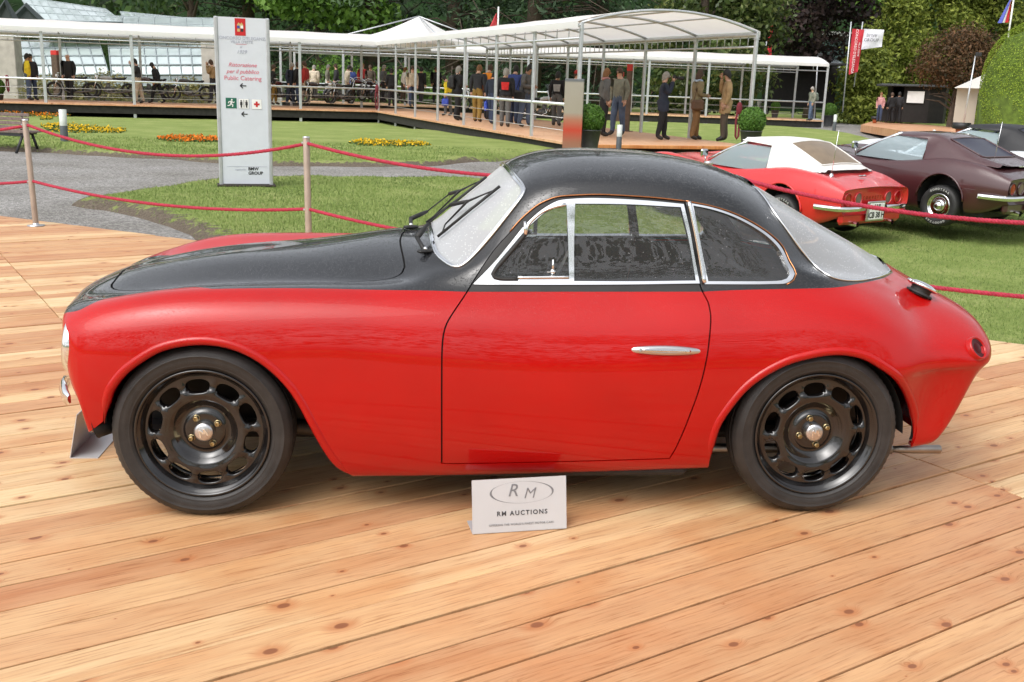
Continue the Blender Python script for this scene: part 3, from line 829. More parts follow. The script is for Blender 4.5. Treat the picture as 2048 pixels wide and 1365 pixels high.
# ---- wheels
def wheel_meshes():
    R0 = .311
    prof = [(.224, .030), (.229, .016), (.238, .008), (.242, .0060), (.2432, .0046), (.2448, .0042), (.246, .0046), (.25, .003), (.265, .0), (.276, .0016), (.2772, .0006), (.2795, .0012), (.281, .0034), (.289, .008), (.297, .016), (.2985, .0175), (.302, .021), (.307, .027), (.3095, .033), (.3095, .048),
            (.304, .049), (.304, .053), (.3105, .054), (.311, .069), (.305, .070), (.305, .075), (.311, .076), (.3105, .091), (.304, .092), (.304, .096), (.3095, .097), (.3095, .112), (.303, .123), (.29, .137), (.265, .146), (.228, .13), (.21, .12)]
    n = 150; V = []; F = []
    for i, (r, y) in enumerate(prof):
        for k in range(n):
            a = 2 * PI * k / n; rr = r
            if .300 < r and (18 <= i <= 19 or i in (16, 17)) and k % 2 == 0: rr -= .0022      # notched shoulder ribs
            V.append((rr * math.cos(a), y, rr * math.sin(a)))
    for i in range(len(prof) - 1):
        for k in range(n):
            k2 = (k + 1) % n; F.append((i * n + k, (i + 1) * n + k, (i + 1) * n + k2, i * n + k2))
    # raised rib rings on the sidewall
    V = np.array(V); tyre = mesh('tyre', V, F, M['tyre'])
    # rim barrel with rolled edge
    rb = MB()
    rb.lathe([(.200, .135), (.222, .132), (.222, .125), (.205, .118), (.195, .10), (.195, .055), (.203, .040), (.207, .024), (.216, .018), (.221, .010), (.225, .0055), (.2295, .007), (.2305, .012), (.229, .02)], 72, axis='y')
    # pressed disc with ten oval openings
    ring = lambda r, n: [(r * math.cos(2 * PI * k / n), r * math.sin(2 * PI * k / n)) for k in range(n)]
    P = []; E = []
    def addl(L):
        n0 = len(P); P.extend(L); E.extend([(n0 + i, n0 + (i + 1) % len(L)) for i in range(len(L))])
    addl(ring(.207, 100)); addl(ring(.115, 60)); addl(ring(.104, 60)); addl(ring(.078, 48)); addl(ring(.070, 48)); addl(ring(.03, 24))
    phase = math.radians(95)
    cs = [phase + 2 * PI * k / 10 for k in range(10)]
    RC, RA, TA = .166, .0232, .0385
    def oval(c, q, n):
        L = []
        for k in range(n):
            a = 2 * PI * k / n
            dr = q * RA * math.copysign(abs(math.sin(a))**.8, math.sin(a)); dt = q * TA * math.copysign(abs(math.cos(a))**.8, math.cos(a))
            r = RC + dr; t = c + dt / RC
            L.append((r * math.cos(t), r * math.sin(t)))
        return L
    for c in cs:
        addl(oval(c, 1.0, 28)); addl(oval(c, 1.13, 28)); 
    for r in (.05, .06, .09, .122, .130):
        P.extend(ring(r, 60))
    P.extend(ring(.2005, 100))
    for c in cs: P.extend(oval(c + PI / 10, .02, 1)); 
    rr = delaunay_2d_cdt([Vector(p) for p in P], E, [], 0, 1e-6)
    v2 = np.array([tuple(v) for v in rr[0]]); T = np.array([f for f in rr[2] if len(f) == 3])
    r = np.hypot(v2[:, 0], v2[:, 1]); a = np.arctan2(v2[:, 1], v2[:, 0])
    y = np.interp(r, [0, .03, .066, .070, .078, .086, .104, .112, .122, .145, .19, .200, .207], [.050, .050, .050, .053, .066, .064, .048, .036, .030, .033, .044, .046, .040])
    q = np.full(len(v2), 9.0)
    for c in cs:
        da = (a - c + PI) % (2 * PI) - PI
        q = np.minimum(q, (np.abs((r - RC) / RA)**2.5 + np.abs(da * RC / TA)**2.5)**.4)
    y = y - .015 * np.exp(-((q - 1.11) / .10)**2) + np.where(q < 1.02, .006, 0)
    cen = v2[T].mean(1); rc = np.hypot(cen[:, 0], cen[:, 1]); ac = np.arctan2(cen[:, 1], cen[:, 0])
    qc = np.full(len(cen), 9.0)
    for c in cs:
        da = (ac - c + PI) % (2 * PI) - PI
        qc = np.minimum(qc, (np.abs((rc - RC) / RA)**2.5 + np.abs(da * RC / TA)**2.5)**.4)
    T = T[qc > .985]
    V = np.stack([v2[:, 0], y, v2[:, 1]], 1)
    e0, e1, e2 = V[T[:, 0]], V[T[:, 1]], V[T[:, 2]]
    fl = np.cross(e1 - e0, e2 - e0)[:, 1] > 0
    T = np.where(fl[:, None], T[:, ::-1], T)
    ed = np.concatenate([T[:, [0, 1]], T[:, [1, 2]], T[:, [2, 0]]])
    key = np.sort(ed, 1); _, first, cnt = np.unique(key, axis=0, return_index=True, return_counts=True)
    be = ed[first[cnt == 1]]
    ids, inv = np.unique(be, return_inverse=True); inv = inv.reshape(-1, 2); n0 = len(V)
    Vb = V[ids] + np.array([0, .014, 0])
    F = T.tolist() + [[b, a_, n0 + ia, n0 + ib] for (a_, b), (ia, ib) in zip(be.tolist(), inv.tolist())]
    rb.add(np.concatenate([V, Vb]), F)
    rim = rb.mesh('rim', M['wheelblack'])
    cap_ = MB(); cap_.lathe([(.034, .052), (.034, .030), (.032, .025), (.024, .021), (.0005, .019)], 28, axis='y')
    for (x0, z0, x1, z1) in ((-.013, -.013, -.009, .012), (-.009, .012, .002, -.004), (.002, -.004, .007, .013), (.007, .013, .013, -.012)):
        d = np.array([x1 - x0, z1 - z0]); L = np.linalg.norm(d); nn = np.array([-d[1], d[0]]) / L * .0028
        cap_.add([(x0 + nn[0], .0175, z0 + nn[1]), (x0 - nn[0], .0175, z0 - nn[1]), (x1 - nn[0], .0175, z1 - nn[1]), (x1 + nn[0], .0175, z1 + nn[1]),
                  (x0 + nn[0], .023, z0 + nn[1]), (x0 - nn[0], .023, z0 - nn[1]), (x1 - nn[0], .023, z1 - nn[1]), (x1 + nn[0], .023, z1 + nn[1])],
                 [(0, 1, 2, 3), (0, 4, 5, 1), (1, 5, 6, 2), (2, 6, 7, 3), (3, 7, 4, 0)], 1, False)
    cap_m = cap_.mesh('hub_cap', [M['alu'], M['chrome']])
    nut = MB(); nut.lathe([(.0125, .052), (.0125, .046), (.0105, .045)], 16, axis='y'); nut.lathe([(.0095, .046), (.0095, .034), (.0075, .032), (.0055, .032), (.005, .040), (.0005, .040)], 6, axis='y', smooth=False)
    nut_m = nut.mesh('lug_nut', M['brass'])
    drum = MB(); drum.lathe([(.001, .07), (.10, .07), (.118, .078), (.118, .13), (.001, .132)], 32, axis='y')
    drum_m = drum.mesh('brake_drum', M['rubber'])
    return tyre, rim, cap_m, nut_m, drum_m
WM = wheel_meshes()
for cx, s, ph in ((-1.104, -1, 30), (1.082, -1, 18), (-1.104, 1, 50), (1.082, 1, 75)):
    w = empty('wheel', (0, 0, 0)); w.parent = coupe
    w.location = (cx, s * .722, .311); w.rotation_euler = (0, 0, 0 if s < 0 else PI)
    for nme, me in zip(('tyre', 'rim', 'hub_cap', 'lug_nut', 'brake_drum'), WM):
        if nme == 'lug_nut':
            for k in range(4):
                t = math.radians(ph + 90 * k); o = link(nme, me, w); o.location = (.053 * math.cos(t), 0, .053 * math.sin(t))
        else:
            o = link(nme, me, w)
            if nme == 'hub_cap': o.rotation_euler = (0, math.radians(-ph * .6), 0)

M['darkred'] = mat('shaded_red_lens', (.05, .0015, .002), .3, spec=.2)  # shade inside the recessed tail lamp put into this dark red
# ---- lamps, bumper, filler cap, handle, wipers, exhaust
for s in (-1, 1):
    hl = MB(); hl.lathe([(.098, .035), (.103, .012), (.104, -.008), (.098, -.022), (.090, -.026), (.086, -.02)], 40, axis='x')
    h = hl.build('headlight', M['chrome'], coupe); h.location = (-1.553, s * .572, .596); h.rotation_euler = (0, math.radians(6), s * math.radians(-6))
    ll = MB(); ll.lathe([(.088, -.02), (.07, -.030), (.04, -.037), (.001, -.040)], 30, axis='x'); ll.build('lens', M['lens'], h)
    rf = MB(); rf.lathe([(.088, -.018), (.06, .03), (.001, .05)], 24, axis='x'); rf.build('reflector', M['chrome'], h)
    ab = to_ab(np.array([[1954, 697]]), (3, 9))
    P = BODY.ev(ab[:, 0], ab[:, 1])[0]; n_ = BODY.nrm(ab[:, 0], ab[:, 1])[0] * NSIGN
    d = (Vector((n_[0], n_[1] * s, n_[2])) * .75 + Vector((.84, .50 * s, .1)) * .25).normalized()
    tl = MB(); tl.lathe([(.047, -.03), (.0465, .004), (.043, .0095), (.039, .0085), (.037, .0035)], 28); tl.lathe([(.037, .0035), (.033, .0025), (.001, .0025)], 28, mi=1)
    t = tl.build('tail_light', [M['red'], M['darkred']], coupe); t.location = (P[0], s * P[1], P[2])
    t.rotation_euler = d.to_track_quat('Z', 'Y').to_euler()
    tb = MB(); tb.lathe([(.022, .0024), (.015, .0055), (.001, .0065)], 20); tb.build('lens', M['darkred'], t)
prof = [(-.012, -.035), (-.022, -.02), (-.026, 0), (-.022, .02), (-.012, .035), (0, .03), (0, -.03)]
for sg in (-1, 1):
    path_b = [(-1.585, .56 * sg, .388), (-1.600, .535 * sg, .388), (-1.622, .48 * sg, .388), (-1.645, .42 * sg, .388), (-1.662, .36 * sg, .388), (-1.668, .31 * sg, .388)]
    R_ = []
    for i, p in enumerate(path_b):
        q0, q1 = np.array(path_b[max(0, i - 1)]), np.array(path_b[min(5, i + 1)]); tt = (q1 - q0) / np.linalg.norm(q1 - q0); nx = np.array([tt[1], -tt[0], 0])
        nx = nx if nx[0] < 0 else -nx; k_ = (.45, .85, 1, 1, .85, .45)[i]
        R_.append([np.array(p) - nx * a_ * k_ + np.array([0, 0, b_ * k_]) for a_, b_ in prof + prof[:1]])
    bp = MB(); bp.grid(np.array(R_), flip=sg > 0)
    for e_ in (0, -1): bp.add(R_[e_][:-1], [tuple(range(len(prof)))])
    bp.build('front_bumper', M['chrome'], coupe)

ab = to_ab(np.array([[1838, 587]]), (6, 13)); P = BODY.ev(ab[:, 0], ab[:, 1])[0] * [1, -1, 1]; n_ = BODY.nrm(ab[:, 0], ab[:, 1])[0] * NSIGN * [1, -1, 1]
fc = MB(); fc.lathe([(.060, -.004), (.059, .004), (.05, .006)], 32, mi=1); fc.lathe([(.045, -.01), (.045, .030)], 28, mi=1)
fc.lathe([(.046, .022), (.064, .024), (.069, .029), (.066, .036), (.045, .045), (.02, .049), (.0005, .050)], 32); fc.box((.066, 0, .031), (.03, .028, .012), bevel=.004)
f = fc.build('filler_cap', [M['chrome'], M['rubber']], coupe); f.location = P; f.scale = (.88, .88, .95); f.rotation_euler = Vector((.42, .04, .90)).to_track_quat('Z', 'X').to_euler()

def surf_frame(px, br):
    ab = to_ab(np.array([px]), br); P = BODY.ev(ab[:, 0], ab[:, 1])[0] * [1, -1, 1]; n_ = BODY.nrm(ab[:, 0], ab[:, 1])[0] * NSIGN * [1, -1, 1]
    return Vector(P), Vector(n_)
P1, n1 = surf_frame((1263, 700), (3, 8)); P2, n2 = surf_frame((1401, 703), (3, 8))
doors = [o for o in coupe.children if o.name.startswith('door')]
for s, dr in zip((-1, 1), doors):
    x_ = (P2 - P1); Lh = x_.length; x_.normalize(); nz = (n1 + n2); nz = (nz - x_ * nz.dot(x_)).normalized(); y_ = nz.cross(x_)
    hd = MB(); n = 20; rows = []
    for t in np.linspace(0, 1, 9):
        sc_ = math.sqrt(max(0, 1 - t**2.2)); zz = .011 * t
        rows.append([((Lh / 2 * (1 - .12 * t**2) * math.cos(a)) * (1 - .25 * t), .0175 * (1 - .55 * t**2) * math.copysign(abs(math.sin(a))**.8, math.sin(a)), zz) for a in np.linspace(0, 2 * PI, 37)])
    hd.grid(np.array(rows)); hd.add([rows[-1][k] for k in range(36)], [tuple(range(36))])
    ob = hd.mesh('door_handle', M['alu'])
    lv = MB(); lv.box((0.0, 0, .013), (Lh * .66, .010, .010), bevel=.004); lv.box((Lh * .30, 0, .014), (.022, .013, .012), bevel=.005)
    lk = MB(); lk.lathe([(.0075, .006), (.0075, .0135), (.006, .0145), (.001, .0135)], 16, (-Lh * .385, 0, 0)); lk.box((-Lh * .385, 0, .0145), (.002, .008, .002))
    Mx = Matrix(((x_.x, y_.x, nz.x, (P1.x + P2.x) / 2), (x_.y, y_.y, nz.y, (P1.y + P2.y) / 2), (x_.z, y_.z, nz.z, (P1.z + P2.z) / 2), (0, 0, 0, 1)))
    if s > 0: Mx = Matrix.Diagonal((1, -1, 1, 1)) @ Mx
    h = link('door_handle', ob, dr); h.matrix_local = Mx
    lv.build('lever', M['chrome'], h)
    lk.build('lock', M['alu'], h)

# vent-window hardware: inner chrome arc, hinge, catch
VA = path("1131,410 1105,416 1080,428 1056,452 1052,470")
for s, dr in zip((-1, 1), doors):
    sg = np.array([1, s, 1])
    mb = MB(); ab = to_ab(VA, (6, 12)); P = (BODY.ev(ab[:, 0], ab[:, 1]) + BODY.nrm(ab[:, 0], ab[:, 1]) * NSIGN * .006) * sg
    mb.tube(P, .006, 8); mb.build('vent_frame', M['chrome'], dr); mb = MB()
    ab = to_ab(path("1035,556 1090,555.5 1137,555"), (6, 12)); P = (BODY.ev(ab[:, 0], ab[:, 1]) + BODY.nrm(ab[:, 0], ab[:, 1]) * NSIGN * .004) * sg
    mb.tube(P, .006, 8); mb.build('vent_rail', M['chrome'], dr); mb = MB()
    ab = to_ab(np.array([[1051, 445], [1051, 470]]), (6, 12)); P = (BODY.ev(ab[:, 0], ab[:, 1]) + BODY.nrm(ab[:, 0], ab[:, 1]) * NSIGN * .009) * sg
    mb.tube(P, .007, 8)
    mb.build('vent_hinge', M['chrome'], dr)
    mb = MB(); ab = to_ab(path("1057,461 1018,508 991,540 986,549.5 990,556 1000,558.5 1036,559"), (6, 12)); P = (BODY.ev(ab[:, 0], ab[:, 1]) + BODY.nrm(ab[:, 0], ab[:, 1]) * NSIGN * .002) * sg
    mb.tube(P, .008, 8); mb.build('vent_seal', M['rubber'], dr)
    ab = to_ab(np.array([[1106, 546]]), (6, 12)); P = (BODY.ev(ab[:, 0], ab[:, 1])[0] + BODY.nrm(ab[:, 0], ab[:, 1])[0] * NSIGN * .004 - np.array([0, .012, 0])) * sg
    mb = MB(); mb.ball(P, .012); mb.tube([P, P + np.array([0, 0, .045])], [.006, .0035], 8); mb.box(P - np.array([0, 0, .012]), (.02, .012, .012), bevel=.003); mb.tube([P, P + np.array([-.02, 0, .0])], .004, 8)
    mb.build('vent_catch', M['chrome'], dr)
    # chrome tube on the trailing edge of the door frame
    ab = to_ab(path("1377,405 1383,430 1396,495 1408,567"), (6, 12)); P = (BODY.ev(ab[:, 0], ab[:, 1]) + BODY.nrm(ab[:, 0], ab[:, 1]) * NSIGN * .005) * sg
    mb = MB(); mb.tube(P, .0085, 10); mb.build('pillar_trim', M['chrome'], dr)

# wipers
_sA, _sB = np.meshgrid(np.linspace(2.5, 17, 160), np.linspace(7.5, NB - 1, 120), indexing='ij')
_sP = BODY.ev(_sA.ravel(), _sB.ravel()); _sN = BODY.nrm(_sA.ravel(), _sB.ravel()) * NSIGN
_sP = np.concatenate([_sP * [1, -1, 1], _sP]); _sN = np.concatenate([_sN * [1, -1, 1], _sN])
def near_pt(px, lift, br=(7.5, 13)):
    ab = to_ab(np.array([px]), br); P = BODY.ev(ab[:, 0], ab[:, 1])[0] * [1, -1, 1]; n_ = BODY.nrm(ab[:, 0], ab[:, 1])[0] * NSIGN * [1, -1, 1]
    return P + n_ * lift
def shifted(P, dy, lift):
    d = ((_sP[:, 1] - (P[1] + dy))**2 + (_sP[:, 2] - P[2])**2); d = np.where((_sP[:, 0] > .1) | (_sP[:, 0] < -.40), 9, d)
    k = np.argmin(d); return _sP[k] + _sN[k] * lift
WP = [((838, 493), .035), ((868, 468), .045), ((916, 428), .045), ((945, 415), .030), ((878, 478), .010), ((940, 427), .010), ((1003, 377), .010), ((897, 457), .02), ((975, 397), .02), ((855, 512), .0)]
base = [near_pt(p, l) for p, l in WP]
def wiper(Q, foot):
    w = MB()
    up = np.array([-.3, 0, .02])
    w.tube([foot, Q[0]], .008, 8)
    w.tube([Q[0], Q[0] * .5 + Q[1] * .5, Q[1]], [.010, .010, .007], 8); w.tube([Q[1], Q[2]], .003, 6)
    w.tube([Q[2], Q[3]], [.008, .007], 8)
    w.tube([Q[7], Q[3], Q[8]], [.003, .005, .003], 6); w.tube([Q[7], Q[4] * .85 + Q[5] * .15], .003, 6); w.tube([Q[8], Q[6] * .85 + Q[5] * .15], .003, 6)
    o = w.build('wiper', M['rubber'], coupe)
    b = MB(); b.tube([Q[4], Q[5], Q[6]], .0055, 6); b.build('blade', M['rubber'], o)
    m2 = MB(); m2.box(foot + np.array([0, 0, .003]), (.06, .03, .012), rz=.5, bevel=.005); m2.ball(foot + np.array([0, 0, .012]), .008, mi=1)
    m2.build('pivot', [M['rubber'], M['chrome']], o)
wiper(base, near_pt((852, 508), .008))
fb = [shifted(near_pt(p, 0), .40, l) for p, l in WP]
wiper(fb, shifted(near_pt((852, 508), 0), .40, .008))

ex = MB(); ex.lathe([(.0001, 1.50), (.012, 1.50), (.0175, 1.62), (.0175, 1.722), (.0165, 1.724), (.0155, 1.722), (.0155, 1.60)], 20, axis='x')
ex.tube([(.2, 0, .005), (1.3, 0, .005), (1.52, 0, 0)], .02, 10)
e = ex.build('exhaust_pipe', mat('exhaust_steel', (.33, .30, .27), .42, 1.0, var=.25), coupe); e.location = (0, -.42, .148)
# ================================================================== ground, lawn, paths, deck
DP = np.array([0.836159171, 0.548486864]); DS = np.array([-0.548486864, 0.836159171])      # along and across the deck boards
EDGE_A = np.array([-5.55394719, 10.97279387]); EDGE_B = np.array([3.11361084, 6.53123201])   # far edge of the deck
def sstep(t):
    t = np.clip(t, 0, 1); return t * t * (3 - 2 * t)
def gz(y, x=-20.0):
    """the ground rises gently away from the deck and dips on the right, where the cars stand"""
    y = np.asarray(y, float); x = np.asarray(x, float)
    base = np.interp(y, [-200, 17, 30, 40, 47, 56, 90, 400], [-.15, -.15, -.10, -.20, -.20, .0, .02, .02])
    return base - .93 * sstep((x - y * .055 + 2.6) / 5.5) * sstep((y - 5.5) / 4) * sstep((28 - y) / 6.5)
def gpt(x, y):
    """photo pixel -> point on the ground"""
    z = -.1
    for _ in range(14):
        P = gp(x, y, z); z = .5 * z + .5 * float(gz(P[1], P[0]))
    return P

def grass_material():
    m, nt, b = nodes_of('lawn_grass')
    tc = N(nt, 'ShaderNodeTexCoord')
    n1 = N(nt, 'ShaderNodeTexNoise', Scale=0.8, Detail=8, Roughness=.7); n2 = N(nt, 'ShaderNodeTexNoise', Scale=34.0, Detail=5, Roughness=.7)
    for n in (n1, n2): nt.links.new(tc.outputs['Object'], n.inputs['Vector'])
    c1 = ramp(nt, n1.outputs['Fac'], [(0.28, (.17, .225, .062)), (0.5, (.24, .30, .09)), (0.72, (.34, .37, .145))])
    c2 = ramp(nt, n2.outputs['Fac'], [(0.3, (.45, .48, .42)), (0.55, (1, 1, 1)), (0.75, (1.0, 1.0, .8))])
    mx = N(nt, 'ShaderNodeMix', data_type='RGBA', blend_type='MULTIPLY'); mx.inputs['Factor'].default_value = .75
    nt.links.new(c1, mx.inputs[6]); nt.links.new(c2, mx.inputs[7])
    # bare soil where the turf has been cut along the path
    at_ = N(nt, 'ShaderNodeAttribute', attribute_name='soil')
    n3 = N(nt, 'ShaderNodeTexNoise', Scale=7.0, Detail=6, Roughness=.7); nt.links.new(tc.outputs['Object'], n3.inputs['Vector'])
    ad = N(nt, 'ShaderNodeMath', operation='MULTIPLY_ADD'); ad.inputs[1].default_value = 2.2; nt.links.new(n3.outputs['Fac'], ad.inputs[0])
    ad0 = N(nt, 'ShaderNodeMath', operation='SUBTRACT'); ad0.inputs[1].default_value = .62; nt.links.new(at_.outputs['Fac'], ad0.inputs[0]); nt.links.new(ad0.outputs[0], ad.inputs[2])
    mr = N(nt, 'ShaderNodeMapRange'); mr.inputs['From Min'].default_value = .95; mr.inputs['From Max'].default_value = 1.15
    nt.links.new(ad.outputs[0], mr.inputs['Value'])
    soil = ramp(nt, n2.outputs['Fac'], [(0.3, (.075, .058, .042)), (0.7, (.19, .16, .125))])
    m2 = N(nt, 'ShaderNodeMix', data_type='RGBA'); nt.links.new(mr.outputs[0], m2.inputs['Factor'])
    nt.links.new(mx.outputs[2], m2.inputs[6]); nt.links.new(soil, m2.inputs[7])
    nt.links.new(m2.outputs[2], b.inputs['Base Color'])
    b.inputs['Roughness'].default_value = .95; b.inputs['Specular IOR Level'].default_value = .1
    bumpn(nt, b, n2.outputs['Fac'], .9, .03)
    return m
def gravel_material():
    m, nt, b = nodes_of('grey_gravel')
    tc = N(nt, 'ShaderNodeTexCoord')
    v = N(nt, 'ShaderNodeTexVoronoi', Scale=42.0); n1 = N(nt, 'ShaderNodeTexNoise', Scale=.8, Detail=5); n2 = N(nt, 'ShaderNodeTexNoise', Scale=110.0, Detail=3)
    for n in (v, n1, n2): nt.links.new(tc.outputs['Object'], n.inputs['Vector'])
    s = N(nt, 'ShaderNodeSeparateColor'); nt.links.new(v.outputs['Color'], s.inputs[0])
    c = ramp(nt, s.outputs[0], [(0.0, (.13, .125, .12)), (.5, (.24, .235, .225)), (1, (.40, .39, .375))])
    c2 = ramp(nt, n1.outputs['Fac'], [(.3, (.72, .70, .66)), (.7, (1.05, 1.04, 1.03))])
    mx = N(nt, 'ShaderNodeMix', data_type='RGBA', blend_type='MULTIPLY'); mx.inputs['Factor'].default_value = 1
    nt.links.new(c, mx.inputs[6]); nt.links.new(c2, mx.inputs[7]); nt.links.new(mx.outputs[2], b.inputs['Base Color'])
    b.inputs['Roughness'].default_value = .9
    bumpn(nt, b, v.outputs['Distance'], .8, .02)
    return m
M['grass'] = grass_material(); M['gravel'] = gravel_material()
def pxline(s): return np.array([gpt(x, y)[:2] for x, y in pts(s)])
def wob(L, amp, step=.3):
    L = smooth_line(L, step); out = []
    for p in L: out.append(p + amp * np.array([noise.noise(Vector((p[0] * .9, p[1] * .9, 1.3))), noise.noise(Vector((p[0] * .9, p[1] * .9, 7.7)))]))
    return np.array(out)
# gravel path from the left, between the big lawn and the near patch, on to the steps of the pavilion
PATH_UP = wob(pxline("-700,255 -300,280 -60,297 30,303 90,306 200,313 300,318 400,325 560,332 700,334 830,333 950,327 1040,318 1120,309 1180,304"), .22)
PATH_LO = wob(pxline("1480,304 1400,312 1300,325 1180,342 1060,355 950,362 800,364 620,362 520,364 440,367 380,372 330,381 250,391 185,400 150,406 147,412 165,418 205,423 280,436 340,452 385,470 430,500 560,545"), .16)
PATH1 = np.concatenate([PATH_UP, PATH_LO, np.array([[-3.0, 7.6], [-9, 7.6], [-20, 8.5], [-20, 22]])])
PATH2 = np.concatenate([wob(pxline("1560,236 1650,243 1720,248.5 1810,266 1900,284 1985,300 2120,330 2400,395"), .1), wob(pxline("2400,460 2120,384 1960,336 1813,294 1748,278 1670,262 1560,252"), .1)])
def dist_to(poly, Q):
    A = poly; B = np.roll(poly, -1, 0); d = np.full(len(Q), 1e9)
    for a, b in zip(A, B):
        ab = b - a; t = np.clip(((Q - a) @ ab) / max(ab @ ab, 1e-9), 0, 1)
        d = np.minimum(d, np.hypot(*(Q - a - t[:, None] * ab).T))
    return d
def ground():
    P = []; E = []
    for L in (PATH1, PATH2):
        for off in (0, ):
            n0 = len(P); P.extend(L.tolist()); E.extend([(n0 + i, n0 + (i + 1) % len(L)) for i in range(len(L))])
    G = []
    for (x0, x1, y0, y1, st) in ((-13, 13, 5, 26, .24), (-45, 45, -15, 75, 1.6), (-300, 300, -250, 420, 26)):
        xs = np.arange(x0, x1 + st / 2, st); ys = np.arange(y0, y1 + st / 2, st)
        g = np.stack(np.meshgrid(xs, ys, indexing='ij'), -1).reshape(-1, 2) + (rng.random((len(xs) * len(ys), 2)) - .5) * st * .35
        if st > .5: g = g[~((g[:, 0] > -13) & (g[:, 0] < 13) & (g[:, 1] > 5) & (g[:, 1] < 26))]
        if st > 10: g = g[~((g[:, 0] > -45) & (g[:, 0] < 45) & (g[:, 1] > -15) & (g[:, 1] < 75))]
        G.append(g)
    # extra rings of points beside the cut turf edge
    for L in (PATH1, PATH2):
        for d in (-.10, .08, .2):
            G.append(offset_poly(L, d) + (rng.random(L.shape) - .5) * .03)
    g = np.concatenate(G)
    r = delaunay_2d_cdt([Vector(p) for p in P + g.tolist()], E, [], 0, 1e-5)
    v = np.array([tuple(q) for q in r[0]]); T = np.array([f for f in r[2] if len(f) == 3])
    d1, d2 = dist_to(PATH1, v), dist_to(PATH2, v)
    i1, i2 = in_poly(PATH1, v), in_poly(PATH2, v)
    z = gz(v[:, 1], v[:, 0])
    lawn_h = .10 * np.clip(d1 / .20, 0, 1)**.7
    z1 = np.where(i1, 0.0, lawn_h)
    z2 = np.where(i2, 0.0, .05 * np.clip(d2 / .2, 0, 1))
    z = z + np.minimum(z1, .10) * np.where(v[:, 1] < 40, 1, 0) + np.where(v[:, 1] >= 40, 0, 0) + np.where((v[:, 0] > 8) & (v[:, 1] > 25), z2 - .05, 0)
    und = np.array([noise.noise(Vector((x * .35, y * .35, 0))) * .02 + noise.noise(Vector((x * 1.9, y * 1.9, 3))) * .016 for x, y in v])
    z = z + np.where(i1 | i2, und * .5, und)
    # keep the soil clear of the underside of the deck
    en = np.array([-(EDGE_B - EDGE_A)[1], (EDGE_B - EDGE_A)[0]]); en /= np.linalg.norm(en)
    dd = (v - EDGE_A) @ en
    z = np.where(dd < .0, np.minimum(z, -.12), np.minimum(z, -.02 + .05 * dd))
    z = z - np.where(dd < -.4, .06, 0)
    V = np.column_stack([v, z])
    e0, e1, e2 = V[T[:, 0]], V[T[:, 1]], V[T[:, 2]]
    fl = np.cross(e1 - e0, e2 - e0)[:, 2] < 0
    T = np.where(fl[:, None], T[:, ::-1], T)
    c = v[T].mean(1)
    p1, p2 = in_poly(PATH1, c), in_poly(PATH2, c)
    wid = np.where(v[:, 1] < 17.5, .55, .36); soil = np.clip(1 - d1 / wid, 0, 1) * np.where(v[:, 1] < 23.5, 1, .55) * .97
    soil = np.where(d2 < .5, np.maximum(soil, .4 * (1 - d2 / .5)), soil)
    out = {}
    for nme, msk, m in (('lawn', ~(p1 | p2), M['grass']), ('gravel_path', p1, M['gravel']), ('gravel_path', p2, M['gravel'])):
        t = T[msk]; ids, inv = np.unique(t, return_inverse=True)
        me = mesh(nme, V[ids], inv.reshape(-1, 3), m)
        if nme == 'lawn':
            a = me.attributes.new('soil', 'FLOAT', 'POINT'); a.data.foreach_set('value', soil[ids].astype(np.float32))
        o = link(nme, me, None, 'structure'); out.setdefault(nme, []).append(o)
    return V, T, c, p1 | p2, soil[T].mean(1)
GV, GT, GC, GPATH, GSOIL = ground()

